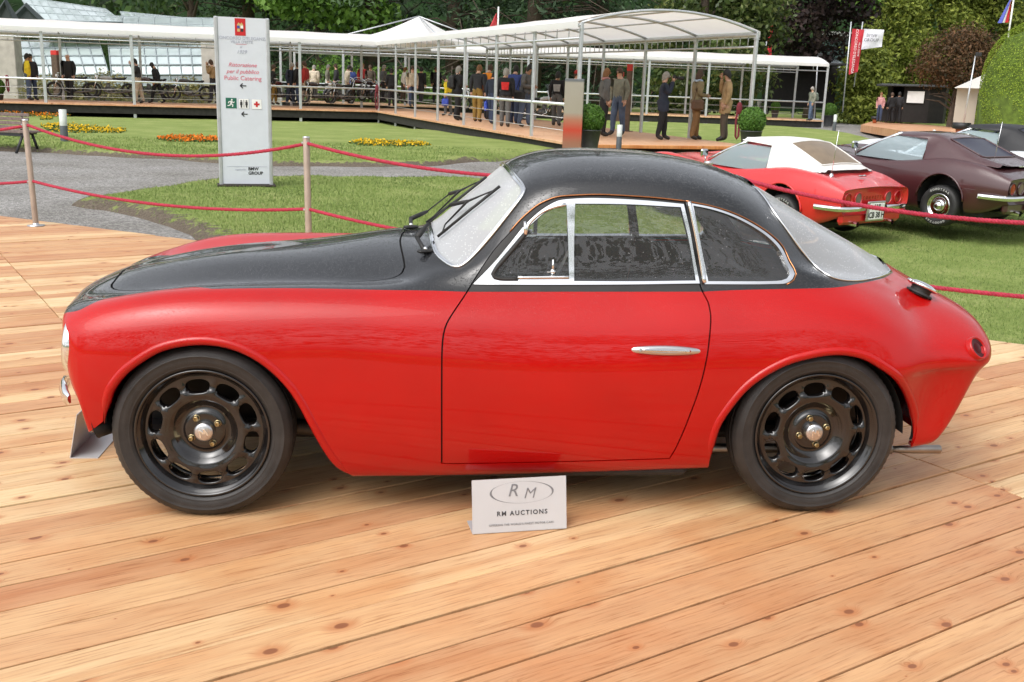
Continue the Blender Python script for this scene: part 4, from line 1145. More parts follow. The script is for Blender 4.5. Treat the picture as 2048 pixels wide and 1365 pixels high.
# grass blades on the turf near the camera
def grass_blades():
    m, nt, b = nodes_of('grass_blades')
    at_ = N(nt, 'ShaderNodeAttribute', attribute_name='tone')
    nt.links.new(ramp(nt, at_.outputs['Fac'], [(0, (.09, .14, .035)), (.45, (.17, .245, .06)), (.8, (.26, .32, .10)), (1, (.36, .34, .17))]), b.inputs['Base Color'])
    b.inputs['Roughness'].default_value = .6; b.inputs['Specular IOR Level'].default_value = .25
    tri = GV[GT]; c = GC
    area = .5 * np.abs(np.cross(tri[:, 1, :2] - tri[:, 0, :2], tri[:, 2, :2] - tri[:, 0, :2]))
    en = np.array([-(EDGE_B - EDGE_A)[1], (EDGE_B - EDGE_A)[0]]); en /= np.linalg.norm(en)
    dd = (c - EDGE_A) @ en
    px = pix(np.column_stack([c, gz(c[:, 1], c[:, 0])]))
    ok = (~GPATH) & (dd > .03) & (c[:, 1] > 5.5) & (c[:, 1] < 27) & (px[:, 0] > -60) & (px[:, 0] < 2110)
    dens = np.interp(c[:, 1], [6, 10, 15, 21, 27], [2600, 2100, 1100, 480, 200])
    w = np.where(ok, area * dens * np.clip(1.15 - 1.5 * GSOIL, .04, 1), 0)
    n = min(int(w.sum()), 190000)
    k = rng.choice(len(w), n, p=w / w.sum())
    u = rng.random((n, 2)); s = u.sum(1) > 1; u[s] = 1 - u[s]
    P = tri[k, 0] + u[:, :1] * (tri[k, 1] - tri[k, 0]) + u[:, 1:] * (tri[k, 2] - tri[k, 0])
    a = rng.random(n) * 2 * PI; h = (.012 + .022 * rng.random(n)**1.5) * np.interp(P[:, 1], [6, 27], [1, 1.5]); wd = .0032 * np.interp(P[:, 1], [6, 14, 27], [1, 1.9, 3.4])
    lean = (rng.random((n, 2)) - .5) * 1.1 * h[:, None]
    d = np.stack([np.cos(a) * wd, np.sin(a) * wd], 1)
    V = np.zeros((n, 3, 3)); V[:, 0, :2] = P[:, :2] - d; V[:, 1, :2] = P[:, :2] + d; V[:, 0, 2] = V[:, 1, 2] = P[:, 2] - .006
    V[:, 2, :2] = P[:, :2] + lean; V[:, 2, 2] = P[:, 2] + h
    tone = np.clip(.42 + .3 * rng.standard_normal(n) * .7 + .35 * np.array([noise.noise(Vector((x * .8, y * .8, 5))) for x, y in P[:, :2]]), 0, 1)
    me = bpy.data.meshes.new('grass'); me.vertices.add(3 * n); me.vertices.foreach_set('co', V.ravel().astype(np.float32))
    me.loops.add(3 * n); me.loops.foreach_set('vertex_index', np.arange(3 * n, dtype=np.int32))
    me.polygons.add(n); me.polygons.foreach_set('loop_start', np.arange(0, 3 * n, 3, dtype=np.int32))
    me.update(calc_edges=True)
    t = me.attributes.new('tone', 'FLOAT', 'POINT'); t.data.foreach_set('value', np.repeat(tone, 3).astype(np.float32))
    me.materials.append(m)
    link('grass', me, None, 'stuff')
grass_blades()

# ---- deck
def wood_material(name, base_lo, base_mid, base_hi, per_object=True, scl=1.0):
    m, nt, b = nodes_of(name)
    tc = N(nt, 'ShaderNodeTexCoord'); oi = N(nt, 'ShaderNodeObjectInfo')
    off = N(nt, 'ShaderNodeVectorMath', operation='SCALE'); off.inputs[0].default_value = (37, 91, 53)
    nt.links.new(oi.outputs['Random'], off.inputs['Scale'])
    ad = N(nt, 'ShaderNodeVectorMath', operation='ADD'); nt.links.new(tc.outputs['Object'], ad.inputs[0]); nt.links.new(off.outputs[0], ad.inputs[1])
    # knots disturb the grain around them
    mk = N(nt, 'ShaderNodeMapping'); mk.inputs['Scale'].default_value = (4.6, 7.0, 0.0); nt.links.new(ad.outputs[0], mk.inputs['Vector'])
    vk = N(nt, 'ShaderNodeTexVoronoi', voronoi_dimensions='2D'); vk.inputs['Scale'].default_value = 1.0; vk.inputs['Randomness'].default_value = .95; nt.links.new(mk.outputs[0], vk.inputs['Vector'])
    sk = N(nt, 'ShaderNodeSeparateColor'); nt.links.new(vk.outputs['Color'], sk.inputs[0])
    ksz = N(nt, 'ShaderNodeMapRange'); ksz.inputs['From Min'].default_value = .5; ksz.inputs['To Min'].default_value = 0.0; ksz.inputs['To Max'].default_value = .105
    nt.links.new(sk.outputs[0], ksz.inputs['Value'])
    kd = N(nt, 'ShaderNodeMath', operation='DIVIDE'); nt.links.new(vk.outputs['Distance'], kd.inputs[0])
    kmx = N(nt, 'ShaderNodeMath', operation='MAXIMUM'); kmx.inputs[1].default_value = .004; nt.links.new(ksz.outputs[0], kmx.inputs[0]); nt.links.new(kmx.outputs[0], kd.inputs[1])
    knot = N(nt, 'ShaderNodeMapRange', interpolation_type='SMOOTHSTEP'); knot.inputs['From Min'].default_value = 1.15; knot.inputs['From Max'].default_value = .75
    nt.links.new(kd.outputs[0], knot.inputs['Value'])
    halo = N(nt, 'ShaderNodeMapRange', interpolation_type='SMOOTHSTEP'); halo.inputs['From Min'].default_value = 3.4; halo.inputs['From Max'].default_value = .9
    nt.links.new(kd.outputs[0], halo.inputs['Value'])
    # long grain
    wv = N(nt, 'ShaderNodeMapping'); wv.inputs['Scale'].default_value = (1.1, 1, 1); nt.links.new(ad.outputs[0], wv.inputs['Vector'])
    wn_ = N(nt, 'ShaderNodeTexNoise', Scale=2.2, Detail=2); nt.links.new(wv.outputs[0], wn_.inputs['Vector'])
    sep = N(nt, 'ShaderNodeSeparateXYZ'); nt.links.new(ad.outputs[0], sep.inputs[0])
    w1 = N(nt, 'ShaderNodeMath', operation='MULTIPLY_ADD'); w1.inputs[1].default_value = .034; nt.links.new(wn_.outputs['Fac'], w1.inputs[0]); nt.links.new(sep.outputs['Y'], w1.inputs[2])
    w2 = N(nt, 'ShaderNodeMath', operation='MULTIPLY_ADD'); w2.inputs[1].default_value = .022; nt.links.new(halo.outputs[0], w2.inputs[0]); nt.links.new(w1.outputs[0], w2.inputs[2])
    cb = N(nt, 'ShaderNodeCombineXYZ'); nt.links.new(w2.outputs[0], cb.inputs['Y'])
    xs = N(nt, 'ShaderNodeMath', operation='MULTIPLY'); xs.inputs[1].default_value = .040; nt.links.new(sep.outputs['X'], xs.inputs[0]); nt.links.new(xs.outputs[0], cb.inputs['X'])
    g1 = N(nt, 'ShaderNodeTexNoise', Scale=105.0 * scl, Detail=8, Roughness=.72); nt.links.new(cb.outputs[0], g1.inputs['Vector'])
    g2 = N(nt, 'ShaderNodeTexNoise', Scale=9.0 * scl, Detail=3); nt.links.new(cb.outputs[0], g2.inputs['Vector'])
    g3 = N(nt, 'ShaderNodeTexNoise', Scale=2.6, Detail=4); nt.links.new(ad.outputs[0], g3.inputs['Vector'])
    # board tone
    tone = ramp(nt, oi.outputs['Random'], [(0.0, base_lo), (.35, base_mid), (.6, tuple(.5 * (a + c) for a, c in zip(base_mid, base_hi))), (.78, base_hi), (1.0, base_mid)])
    sp_ = ramp(nt, g2.outputs['Fac'], [(.34, (.86, .74, .66)), (.5, (1, 1, 1)), (.66, (1.08, 1.07, 1.04))])
    m1 = N(nt, 'ShaderNodeMix', data_type='RGBA', blend_type='MULTIPLY'); m1.inputs['Factor'].default_value = .9; nt.links.new(tone, m1.inputs[6]); nt.links.new(sp_, m1.inputs[7])
    fg = ramp(nt, g1.outputs['Fac'], [(.36, (.60, .45, .35)), (.46, (.95, .92, .89)), (.64, (1.10, 1.09, 1.07))])
    m2 = N(nt, 'ShaderNodeMix', data_type='RGBA', blend_type='MULTIPLY'); m2.inputs['Factor'].default_value = .85; nt.links.new(m1.outputs[2], m2.inputs[6]); nt.links.new(fg, m2.inputs[7])
    bl = ramp(nt, g3.outputs['Fac'], [(.34, (.93, .78, .67)), (.52, (1, 1, 1)), (.7, (1.05, 1.04, 1.0))])
    m3 = N(nt, 'ShaderNodeMix', data_type='RGBA', blend_type='MULTIPLY'); m3.inputs['Factor'].default_value = .8; nt.links.new(m2.outputs[2], m3.inputs[6]); nt.links.new(bl, m3.inputs[7])
    hf = N(nt, 'ShaderNodeMath', operation='MULTIPLY'); hf.inputs[1].default_value = .6; nt.links.new(halo.outputs[0], hf.inputs[0])
    m4 = N(nt, 'ShaderNodeMix', data_type='RGBA'); m4.inputs[7].default_value = (.42, .15, .055, 1); nt.links.new(hf.outputs[0], m4.inputs['Factor']); nt.links.new(m3.outputs[2], m4.inputs[6])
    kf = N(nt, 'ShaderNodeMath', operation='MULTIPLY'); kf.inputs[1].default_value = .85; nt.links.new(knot.outputs[0], kf.inputs[0])
    m5 = N(nt, 'ShaderNodeMix', data_type='RGBA'); m5.inputs[7].default_value = (.20, .072, .034, 1); nt.links.new(kf.outputs[0], m5.inputs['Factor']); nt.links.new(m4.outputs[2], m5.inputs[6])
    nt.links.new(m5.outputs[2], b.inputs['Base Color'])
    rg = N(nt, 'ShaderNodeMapRange'); rg.inputs['To Min'].default_value = .38; rg.inputs['To Max'].default_value = .62; nt.links.new(g3.outputs['Fac'], rg.inputs['Value']); nt.links.new(rg.outputs[0], b.inputs['Roughness'])
    b.inputs['Specular IOR Level'].default_value = .35
    bumpn(nt, b, g1.outputs['Fac'], .18, .004)
    return m
M['deck'] = wood_material('larch_boards', (.67, .51, .30), (.57, .36, .19), (.47, .245, .125))
M['deckdark'] = mat('dark_substructure', (.03, .022, .016), .9)

def clip_half(poly, a, n):
    """keep the part of the polygon where (p-a).n <= 0"""
    out = []
    for i in range(len(poly)):
        p, q = poly[i], poly[(i + 1) % len(poly)]
        dp, dq = (p - a) @ n, (q - a) @ n
        if dp <= 0: out.append(p)
        if dp * dq < 0: out.append(p + (q - p) * dp / (dp - dq))
    return out
PITCH = .1605
def build_deck():
    root = empty('deck', (0, 0, 0)); root['kind'] = 'structure'
    en = np.array([-(EDGE_B - EDGE_A)[1], (EDGE_B - EDGE_A)[0]]); en /= np.linalg.norm(en)
    ang = math.atan2(DP[1], DP[0])
    far = MB(); k0 = int((-4.5 - 2.69) / PITCH); k1 = int((19 - 2.69) / PITCH)
    for k in range(k0, k1):
        s0 = 2.69 + k * PITCH; s1 = s0 + PITCH - .0070 - (.005 if rng.random() < .22 else 0)
        if s0 < 5.2: seams = [-14, -8.2, -4.25, 3.772, 5.275, 9.3, 13.5]
        else: seams = [-18, -14, -9.1, -5.0, 1.06, 5.15, 9.2, 13.4]
        for p0, p1 in zip(seams[:-1], seams[1:]):
            a, b_ = p0 + .003, p1 - .003
            cor = [DP * a + DS * s0, DP * b_ + DS * s0, DP * b_ + DS * s1, DP * a + DS * s1]
            poly = clip_half(cor, EDGE_A, en)
            if len(poly) < 3: continue
            ce = np.mean(poly, 0)
            q = np.array(poly); L = max(np.linalg.norm(q - q[0], axis=1))
            if L < .1: continue
            x = pix(np.column_stack([q, np.zeros(len(q))])); dep = (np.column_stack([q, np.zeros(len(q))]) - CPOS) @ CR[:, 2]
            tt = np.linspace(0, 1, 12)
            vis = False
            for i in range(len(q)):
                seg = q[i] + tt[:, None] * (q[(i + 1) % len(q)] - q[i]); S3 = np.column_stack([seg, np.zeros(12)])
                d3 = (S3 - CPOS) @ CR[:, 2]; X = pix(S3)
                if np.any((d3 > .3) & (X[:, 0] > -40) & (X[:, 0] < 2090) & (X[:, 1] > 0) & (X[:, 1] < 1400)): vis = True
            lz = rng.normal(0, .0010)
            loc = [((p - ce) @ DP, (p - ce) @ DS) for p in poly]
            if not vis:
                bw = [(ce[0] + u * DP[0] + v * DS[0], ce[1] + u * DP[1] + v * DS[1]) for u, v in loc]
                far.prism(bw, -.032 + lz, lz); continue
            # board with eased edges
            inn_ = offset_poly(np.array(loc), -.0022)
            n = len(loc)
            V = [(u, v, -.032) for u, v in loc] + [(u, v, -.0022) for u, v in loc] + [(u, v, 0) for u, v in inn_]
            F = [tuple(range(n - 1, -1, -1))] + [(i, (i + 1) % n, n + (i + 1) % n, n + i) for i in range(n)] + [(n + i, n + (i + 1) % n, 2 * n + (i + 1) % n, 2 * n + i) for i in range(n)] + [tuple(range(2 * n, 3 * n))]
            o = link('board', mesh('board', V, F, M['deck'], smooth=False), root)
            o.location = (ce[0], ce[1], lz); o.rotation_euler = (rng.normal(0, .0012), 0, ang)
    far.build('outer_boards', M['deck'], root, kind='stuff')
    sub = MB()
    q = clip_half([np.array(p, float) for p in ((-17, -5), (14, -5), (14, 12), (-17, 18))], EDGE_A + en * -.03, en)
    sub.prism([tuple(p) for p in q], -.14, -.055)
    sub.build('substructure', M['deckdark'], root)
build_deck()
# ================================================================== trees, hedges, far wood
def leaf_mat(name, lo, mid, hi, gloss=.35):
    m, nt, b = nodes_of(name)
    at_ = N(nt, 'ShaderNodeAttribute', attribute_name='tone')
    col = ramp(nt, at_.outputs['Fac'], [(0, lo), (.5, mid), (1, hi)])
    nt.links.new(col, b.inputs['Base Color']); b.inputs['Roughness'].default_value = gloss + .25; b.inputs['Specular IOR Level'].default_value = .3
    tr = N(nt, 'ShaderNodeBsdfTranslucent'); nt.links.new(col, tr.inputs['Color'])
    mx = N(nt, 'ShaderNodeMixShader', Fac=.28)
    nt.links.new(b.outputs[0], mx.inputs[1]); nt.links.new(tr.outputs[0], mx.inputs[2])
    nt.links.new(mx.outputs[0], nt.nodes['Material Output'].inputs[0])
    return m
LM = {
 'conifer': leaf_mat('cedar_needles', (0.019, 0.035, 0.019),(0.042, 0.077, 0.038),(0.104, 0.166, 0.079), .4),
 'dark': leaf_mat('dark_leaves', (0.016, 0.030, 0.012),(0.037, 0.068, 0.022),(0.082, 0.142, 0.038)),
 'green': leaf_mat('fresh_leaves', (0.051, 0.115, 0.017),(0.102, 0.203, 0.030),(0.190, 0.324, 0.061)),
 'mid': leaf_mat('mid_green_leaves', (0.034, 0.065, 0.016),(0.070, 0.123, 0.026),(0.141, 0.217, 0.052)),
 'magnolia': leaf_mat('magnolia_leaves', (0.032, 0.054, 0.015),(0.073, 0.111, 0.027),(0.190, 0.216, 0.067), .1),
 'purple': leaf_mat('copper_beech_leaves', (0.010, 0.007, 0.006),(0.023, 0.014, 0.013),(0.052, 0.029, 0.024)),
 'thuja': leaf_mat('thuja_sprays', (0.063, 0.090, 0.013),(0.157, 0.196, 0.029),(0.313, 0.348, 0.065), .4),
 'rust': leaf_mat('russet_leaves', (0.032, 0.028, 0.010),(0.093, 0.052, 0.023),(0.174, 0.086, 0.039)),
 'topiary': leaf_mat('yew_clippings', (0.119, 0.176, 0.015),(0.226, 0.319, 0.030),(0.368, 0.451, 0.059), .4),
 'box': leaf_mat('box_leaves', (.035, .09, .010), (.075, .17, .02), (.14, .26, .05), .3),
}
BARK = mat('bark', (.075, .055, .04), .95, var=.35, scale=9, bump=.5, bscale=30)
def leaf_mesh(name, C, size, nrm=None, up=.35, tone=None, material=None, aspect=.55, jitter=1.0):
    """one quad leaf or spray per centre, bent along its middle"""
    n = len(C); size = np.broadcast_to(size, (n,))
    d = rng.standard_normal((n, 3)) * jitter
    if nrm is not None: d = d * .75 + nrm * 1.0
    d[:, 2] += up; d /= np.linalg.norm(d, axis=1, keepdims=True)
    t = np.cross(d, rng.standard_normal((n, 3))); t /= np.maximum(np.linalg.norm(t, axis=1, keepdims=True), 1e-6)
    s = np.cross(d, t)
    a = size[:, None] * .5; b = a * aspect
    V = np.stack([C - t * a, C + s * b - d * b * .25, C + t * a, C - s * b - d * b * .25], 1)
    me = bpy.data.meshes.new(name); me.vertices.add(4 * n); me.vertices.foreach_set('co', V.ravel().astype(np.float32))
    me.loops.add(4 * n); me.loops.foreach_set('vertex_index', np.arange(4 * n, dtype=np.int32))
    me.polygons.add(n); me.polygons.foreach_set('loop_start', np.arange(0, 4 * n, 4, dtype=np.int32)); me.update(calc_edges=True)
    if tone is None: tone = rng.random(n)
    at_ = me.attributes.new('tone', 'FLOAT', 'POINT'); at_.data.foreach_set('value', np.repeat(np.clip(tone, 0, 1), 4).astype(np.float32))
    me.materials.append(material)
    return me
def clumps(n_cl, per, spread, shape):
    """centres of leaves gathered in clumps; shape() gives clump centres and outward normals"""
    c, nr = shape(n_cl)
    tone_c = np.clip(.5 + .22 * rng.standard_normal(len(c)), 0, 1)
    sp = np.broadcast_to(spread, (len(c),))
    C = np.repeat(c, per, 0) + rng.standard_normal((len(c) * per, 3)) * np.repeat(sp, per)[:, None] * np.array([1, 1, .7])
    T = np.clip(np.repeat(tone_c, per) + .18 * rng.standard_normal(len(C)), 0, 1)
    return C, np.repeat(nr, per, 0), T
def blob_shape(lobes):
    """clump centres on and just inside the skin of several ellipsoid lobes"""
    L = np.array(lobes, float)           # cx cy cz rx ry rz
    w = (L[:, 3] * L[:, 4] * L[:, 5])**(2 / 3); w /= w.sum()
    def f(n):
        k = rng.choice(len(L), n, p=w)
        d = rng.standard_normal((n, 3)); d /= np.linalg.norm(d, axis=1, keepdims=True)
        r = 1 - .55 * rng.random(n)**2.2
        return L[k, :3] + d * L[k, 3:] * r[:, None], d
    return f
def trunk_mesh(name, h, r0, r1, limbs, crown_z, spread, lean=.0, seed=0):
    g = np.random.default_rng(seed); mb = MB()
    zs = np.linspace(0, h, 9)
    base = [(lean * (z / h)**1.3 + .05 * math.sin(z * 1.1 + seed) * r0 * 3, .05 * math.cos(z * .9 + seed) * r0 * 3, z) for z in zs]
    rs = [r0 * (1.35 if i == 0 else 1) + (r1 - r0) * (i / 8) for i in range(9)]
    mb.tube(base, rs, 9)
    for i in range(limbs):
        z0 = h * (.35 + .6 * g.random()); a = g.random() * 2 * PI
        st = np.array([np.interp(z0, zs, [b[0] for b in base]), np.interp(z0, zs, [b[1] for b in base]), z0])
        en = st + np.array([math.cos(a) * spread * (.5 + .5 * g.random()), math.sin(a) * spread * (.5 + .5 * g.random()), crown_z * (.3 + .7 * g.random())])
        mid = (st + en) / 2 + np.array([0, 0, .12 * spread])
        rr = r0 * .42 * (1 - .5 * z0 / h)
        mb.tube([st, st * .6 + mid * .4, mid, en], [rr, rr * .85, rr * .6, rr * .2], 6)
    return mb.mesh(name, BARK)
def tree(x, d, h, lobes, label, m, n_cl=420, per=11, leaf=.35, spread=.45, tr=(.3, .12), limbs=7, group=None, name='tree', up=.35, aspect=.55, zbase=None, cat='tree', lean=0):
    P = at(x, 300, d); z0 = float(gz(d)) if zbase is None else zbase
    root = empty(name, (P[0], d, z0 - .05), 0, label, cat, group)
    C, nr, T = clumps(n_cl, per, spread, blob_shape(lobes))
    k = C[:, 2] > .05
    link('crown', leaf_mesh('crown', C[k], leaf * (.7 + .6 * rng.random(k.sum())), nr[k], up, T[k], LM[m], aspect), root)
    if tr and h > 0: link('trunk', trunk_mesh('trunk', h, tr[0], tr[1], limbs, h * .25, max(l[3] for l in lobes) * .8, lean=lean, seed=int(abs(x))), root)
    return root
def rand_lobes(w, z0, z1, n, r, seed, depth=None):
    g = np.random.default_rng(seed); out = []
    for i in range(n):
        a = g.random() * 2 * PI; q = math.sqrt(g.random()) * w
        z = z0 + (z1 - z0) * g.random(); t = (z - z0) / max(z1 - z0, .1)
        q *= 1 - .45 * abs(t - .4)
        rr = r * (.7 + .6 * g.random())
        out.append((q * math.cos(a), (depth or w) / w * q * math.sin(a), z, rr, rr, rr * .75))
    return out
def cedar(x, d, h, w, label, m='conifer', seed=1, z0=1.5, n=15, group='dark conifers behind the pavilion', leaf=.5, n_leaf=7600):
    """conifer with tiers of drooping branches"""
    g = np.random.default_rng(seed)
    P = at(x, 300, d); root = empty('conifer_tree', (P[0], d, float(gz(d)) - .05), 0, label, 'tree', group)
    C = []; NR = []; T = []; mb = MB()
    mb.tube([(0, 0, 0), (0, 0, h * .5), (0, 0, h)], [w * .07, w * .05, .05], 9)
    tiers = n * 6
    for i in range(tiers):
        z = z0 + (h - z0) * ((i + g.random()) / tiers); L = w * (1 - .62 * ((z - z0) / (h - z0)))**1.0 * (.7 + .4 * g.random()); a = g.random() * 2 * PI
        mb.tube([(0, 0, z), (math.cos(a) * L * .5, math.sin(a) * L * .5, z + L * .06), (math.cos(a) * L, math.sin(a) * L, z - L * .18)], [.09, .05, .015], 5)
        k = int(n_leaf / tiers)
        t = g.random(k)**.6; side = g.standard_normal(k) * .13 * L * (.35 + t)
        px_ = math.cos(a) * L * t - math.sin(a) * side; py_ = math.sin(a) * L * t + math.cos(a) * side
        zz = z + L * (.14 * t - .34 * t * t) - np.abs(side) * .25 - np.abs(g.standard_normal(k)) * .22
        C.append(np.stack([px_, py_, zz], 1)); NR.append(np.tile([math.cos(a) * .3, math.sin(a) * .3, .55], (k, 1)))
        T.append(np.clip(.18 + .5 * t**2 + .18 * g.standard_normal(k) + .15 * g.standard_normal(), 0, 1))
    C = np.concatenate(C)
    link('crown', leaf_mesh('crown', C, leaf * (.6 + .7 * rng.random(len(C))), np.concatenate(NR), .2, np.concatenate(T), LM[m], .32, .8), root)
    mb.build('trunk', BARK, root)
    return root

# far wood and hillside closing the view
hv = []
for y in np.linspace(112, 260, 7):
    for x in np.linspace(-190, 190, 39): hv.append((x, y, min(1, (y - 112) / 90) * (30 + 6 * noise.noise(Vector((x * .02, y * .03, 2)))) - .5))
hill = MB(); hill.grid(np.array(hv).reshape(7, 39, 3)); tag(hill.build('hillside', mat('wooded_hillside', (.014, .030, .010), .95, var=.5, scale=.2, bump=.5, bscale=1, spec=.03)), kind='structure')
def far_wood():
    lob = []
    for x in np.arange(-128, 134, 5.5):
        lob += [(x + rng.normal(0, 1.5), 104 + rng.normal(0, 4), z, 4.2, 3, 4.0) for z in (2, 6, 11, 16, 21, 26)]
    C, nr, T = clumps(4200, 9, .8, blob_shape(lob))
    o = link('woodland', leaf_mesh('woodland', C, .9 * (.6 + .7 * rng.random(len(C))), nr, .3, T * .8, LM['dark']), None, 'stuff')
    # the trees on the near side of the deck, behind the photographer
    lob = []
    for x in np.arange(-34, 36, 4.2):
        hh = 9.5 + 2.5 * rng.random()
        lob += [(x + rng.normal(0, 1), -19 + rng.normal(0, 1.5), z, 2.9, 2.2, 1.9) for z in np.arange(1.2, hh, 2.1)]
    C, nr, T = clumps(3200, 9, .5, blob_shape(lob))
    link('woodland', leaf_mesh('woodland', C, .34 * (.6 + .7 * rng.random(len(C))), nr, .3, T, LM['mid']), None, 'stuff')
far_wood()

# tall trees behind the walkway
tree(395, 84, 16, rand_lobes(6.5, 4, 19, 16, 2.8, 3), 'dark broad tree rising over the glasshouse roof, leftmost of the tall trees', 'dark', 620, 10, .55, .6, (.45, .2), group='trees rising behind the pavilion')
cedar(505, 88, 26, 8.5, 'dark conifer between the glasshouse tree and the light green tree', seed=4)
tree(640, 80, 15, rand_lobes(3.9, 5.5, 17, 13, 2.2, 5), 'light green leafy tree among the dark conifers, above the white sign', 'green', 620, 11, .5, .5, (.3, .12), group='trees rising behind the pavilion')
cedar(745, 82, 26, 10.5, 'blue green cedar with drooping boughs right of the light green tree', seed=8, n_leaf=9500)
cedar(905, 84, 28, 11, 'wide dark cedar behind the roof peak of the pavilion', seed=11, n_leaf=9500)
cedar(1060, 80, 26, 10, 'dark cedar behind the thin white flagpole', seed=15, n_leaf=9500)
cedar(1190, 84, 27, 9, 'dark cedar beside the large glossy magnolia', seed=19, n_leaf=8500)
tree(1392, 66, 9, rand_lobes(4.0, 1.0, 11.5, 26, 1.75, 7), 'large glossy-leaved magnolia behind the arched end of the pavilion', 'magnolia', 1150, 12, .36, .38, (.35, .15), limbs=9)
tree(1612, 80, 14, rand_lobes(3.4, 3.5, 17, 20, 2.0, 9), 'dark purple copper beech right of the magnolia', 'purple', 900, 12, .42, .5, (.4, .18))
tree(1725, 100, 15, rand_lobes(3.6, 5.5, 18, 14, 2.4, 21), 'light green willow behind the two upright banners', 'green', 560, 11, .55, .6, (.35, .15))
tree(1795, 104, 18, rand_lobes(4.0, 3, 20, 12, 2.6, 22), 'dark green tree between the willow and the thuja bank', 'dark', 480, 10, .6, .6, (.35, .15))
def thuja(x, d, h, w, seed, label, n=900):
    g = np.random.default_rng(seed); lob = []
    for i in range(26):
        z = h * g.random()**.9; q = w * (1 - (z / h)**1.6) * math.sqrt(g.random()); a = g.random() * 2 * PI
        lob.append((q * math.cos(a), q * math.sin(a), z + .4, 1.0, 1.0, .9))
    return tree(x, d, h * .8, lob, label, 'thuja', n, 12, .30, .32, (.25, .05), 4, 'thuja conifers behind the kiosk', 'thuja_tree', .1, .45)
thuja(1722, 68, 4.6, 1.7, 31, 'lowest yellow green thuja, at the left edge of the bank beside the walkway end')
thuja(1772, 71, 8.6, 2.3, 32, 'yellow green thuja rising just left of the dark kiosk', 1200)
thuja(1850, 76, 12.5, 3.6, 33, 'tall yellow green thuja behind the dark kiosk', 1700)
thuja(1950, 78, 14.5, 4.0, 34, 'tall yellow green thuja behind the russet tree', 1700)
thuja(2050, 74, 13.5, 3.8, 35, 'tall yellow green thuja behind the clipped yew dome', 1300)
tree(1893, 54, 2.5, [(0, 0, 3.75, 2.0, 1.9, 1.3), (-.95, .2, 3.3, 1.1, 1.0, .9), (1.0, 0, 4.0, 1.05, 1.0, 1.0), (.2, 0, 4.7, 1.25, 1.2, .7), (-.3, -.5, 2.9, .9, .8, .5)], 'russet brown round-headed tree with a bare trunk beside the dark kiosk', 'rust', 620, 14, .19, .24, (.24, .15), 12, aspect=.4, lean=.15)
# clipped yew dome
def dome(x, d, w, h, label, m, n, leaf, name='topiary_bush', cat='topiary'):
    P = at(x, 300, d); root = empty(name, (P[0], d, float(gz(d)) - .03), 0, label, cat)
    def sh(k):
        u = rng.random(k); a = rng.random(k) * 2 * PI; z = h * u
        r = w * np.sqrt(np.clip(1 - np.maximum(0, (u - .42) / .58)**2.3, 0, 1)) * (1 - .10 * (1 - u)) * (1 + .02 * np.sin(7 * a + 9 * u)) * (1 - .06 * rng.random(k)**2)
        nz = np.clip((u - .35) * 1.5, 0, 1)
        return np.stack([r * np.cos(a), r * np.sin(a), z], 1), np.stack([np.cos(a) * (1 - nz), np.sin(a) * (1 - nz), nz], 1)
    C, nr = sh(n)
    T = np.clip(.5 + .2 * rng.standard_normal(n) + .35 * np.array([noise.noise(Vector((p * 1.4).tolist())) for p in C]), 0, 1)
    link('foliage', leaf_mesh('foliage', C, leaf * (.6 + .7 * rng.random(n)), nr, .05, T, LM[m], .5, .55), root)
    core = MB(); core.lathe([(w * .90, 0), (w * .93, h * .40), (w * .84, h * .65), (w * .58, h * .86), (.01, h * .96)], 28)
    core.build('inner_twigs', mat('inner_twigs', (.085, .13, .016), .95, var=.4, scale=6), root)
    return root
dome(2048, 37, 1.85, 4.6, 'tall clipped yew dome, bright yellow green, behind the parked cars at the right edge', 'topiary', 30000, .058)

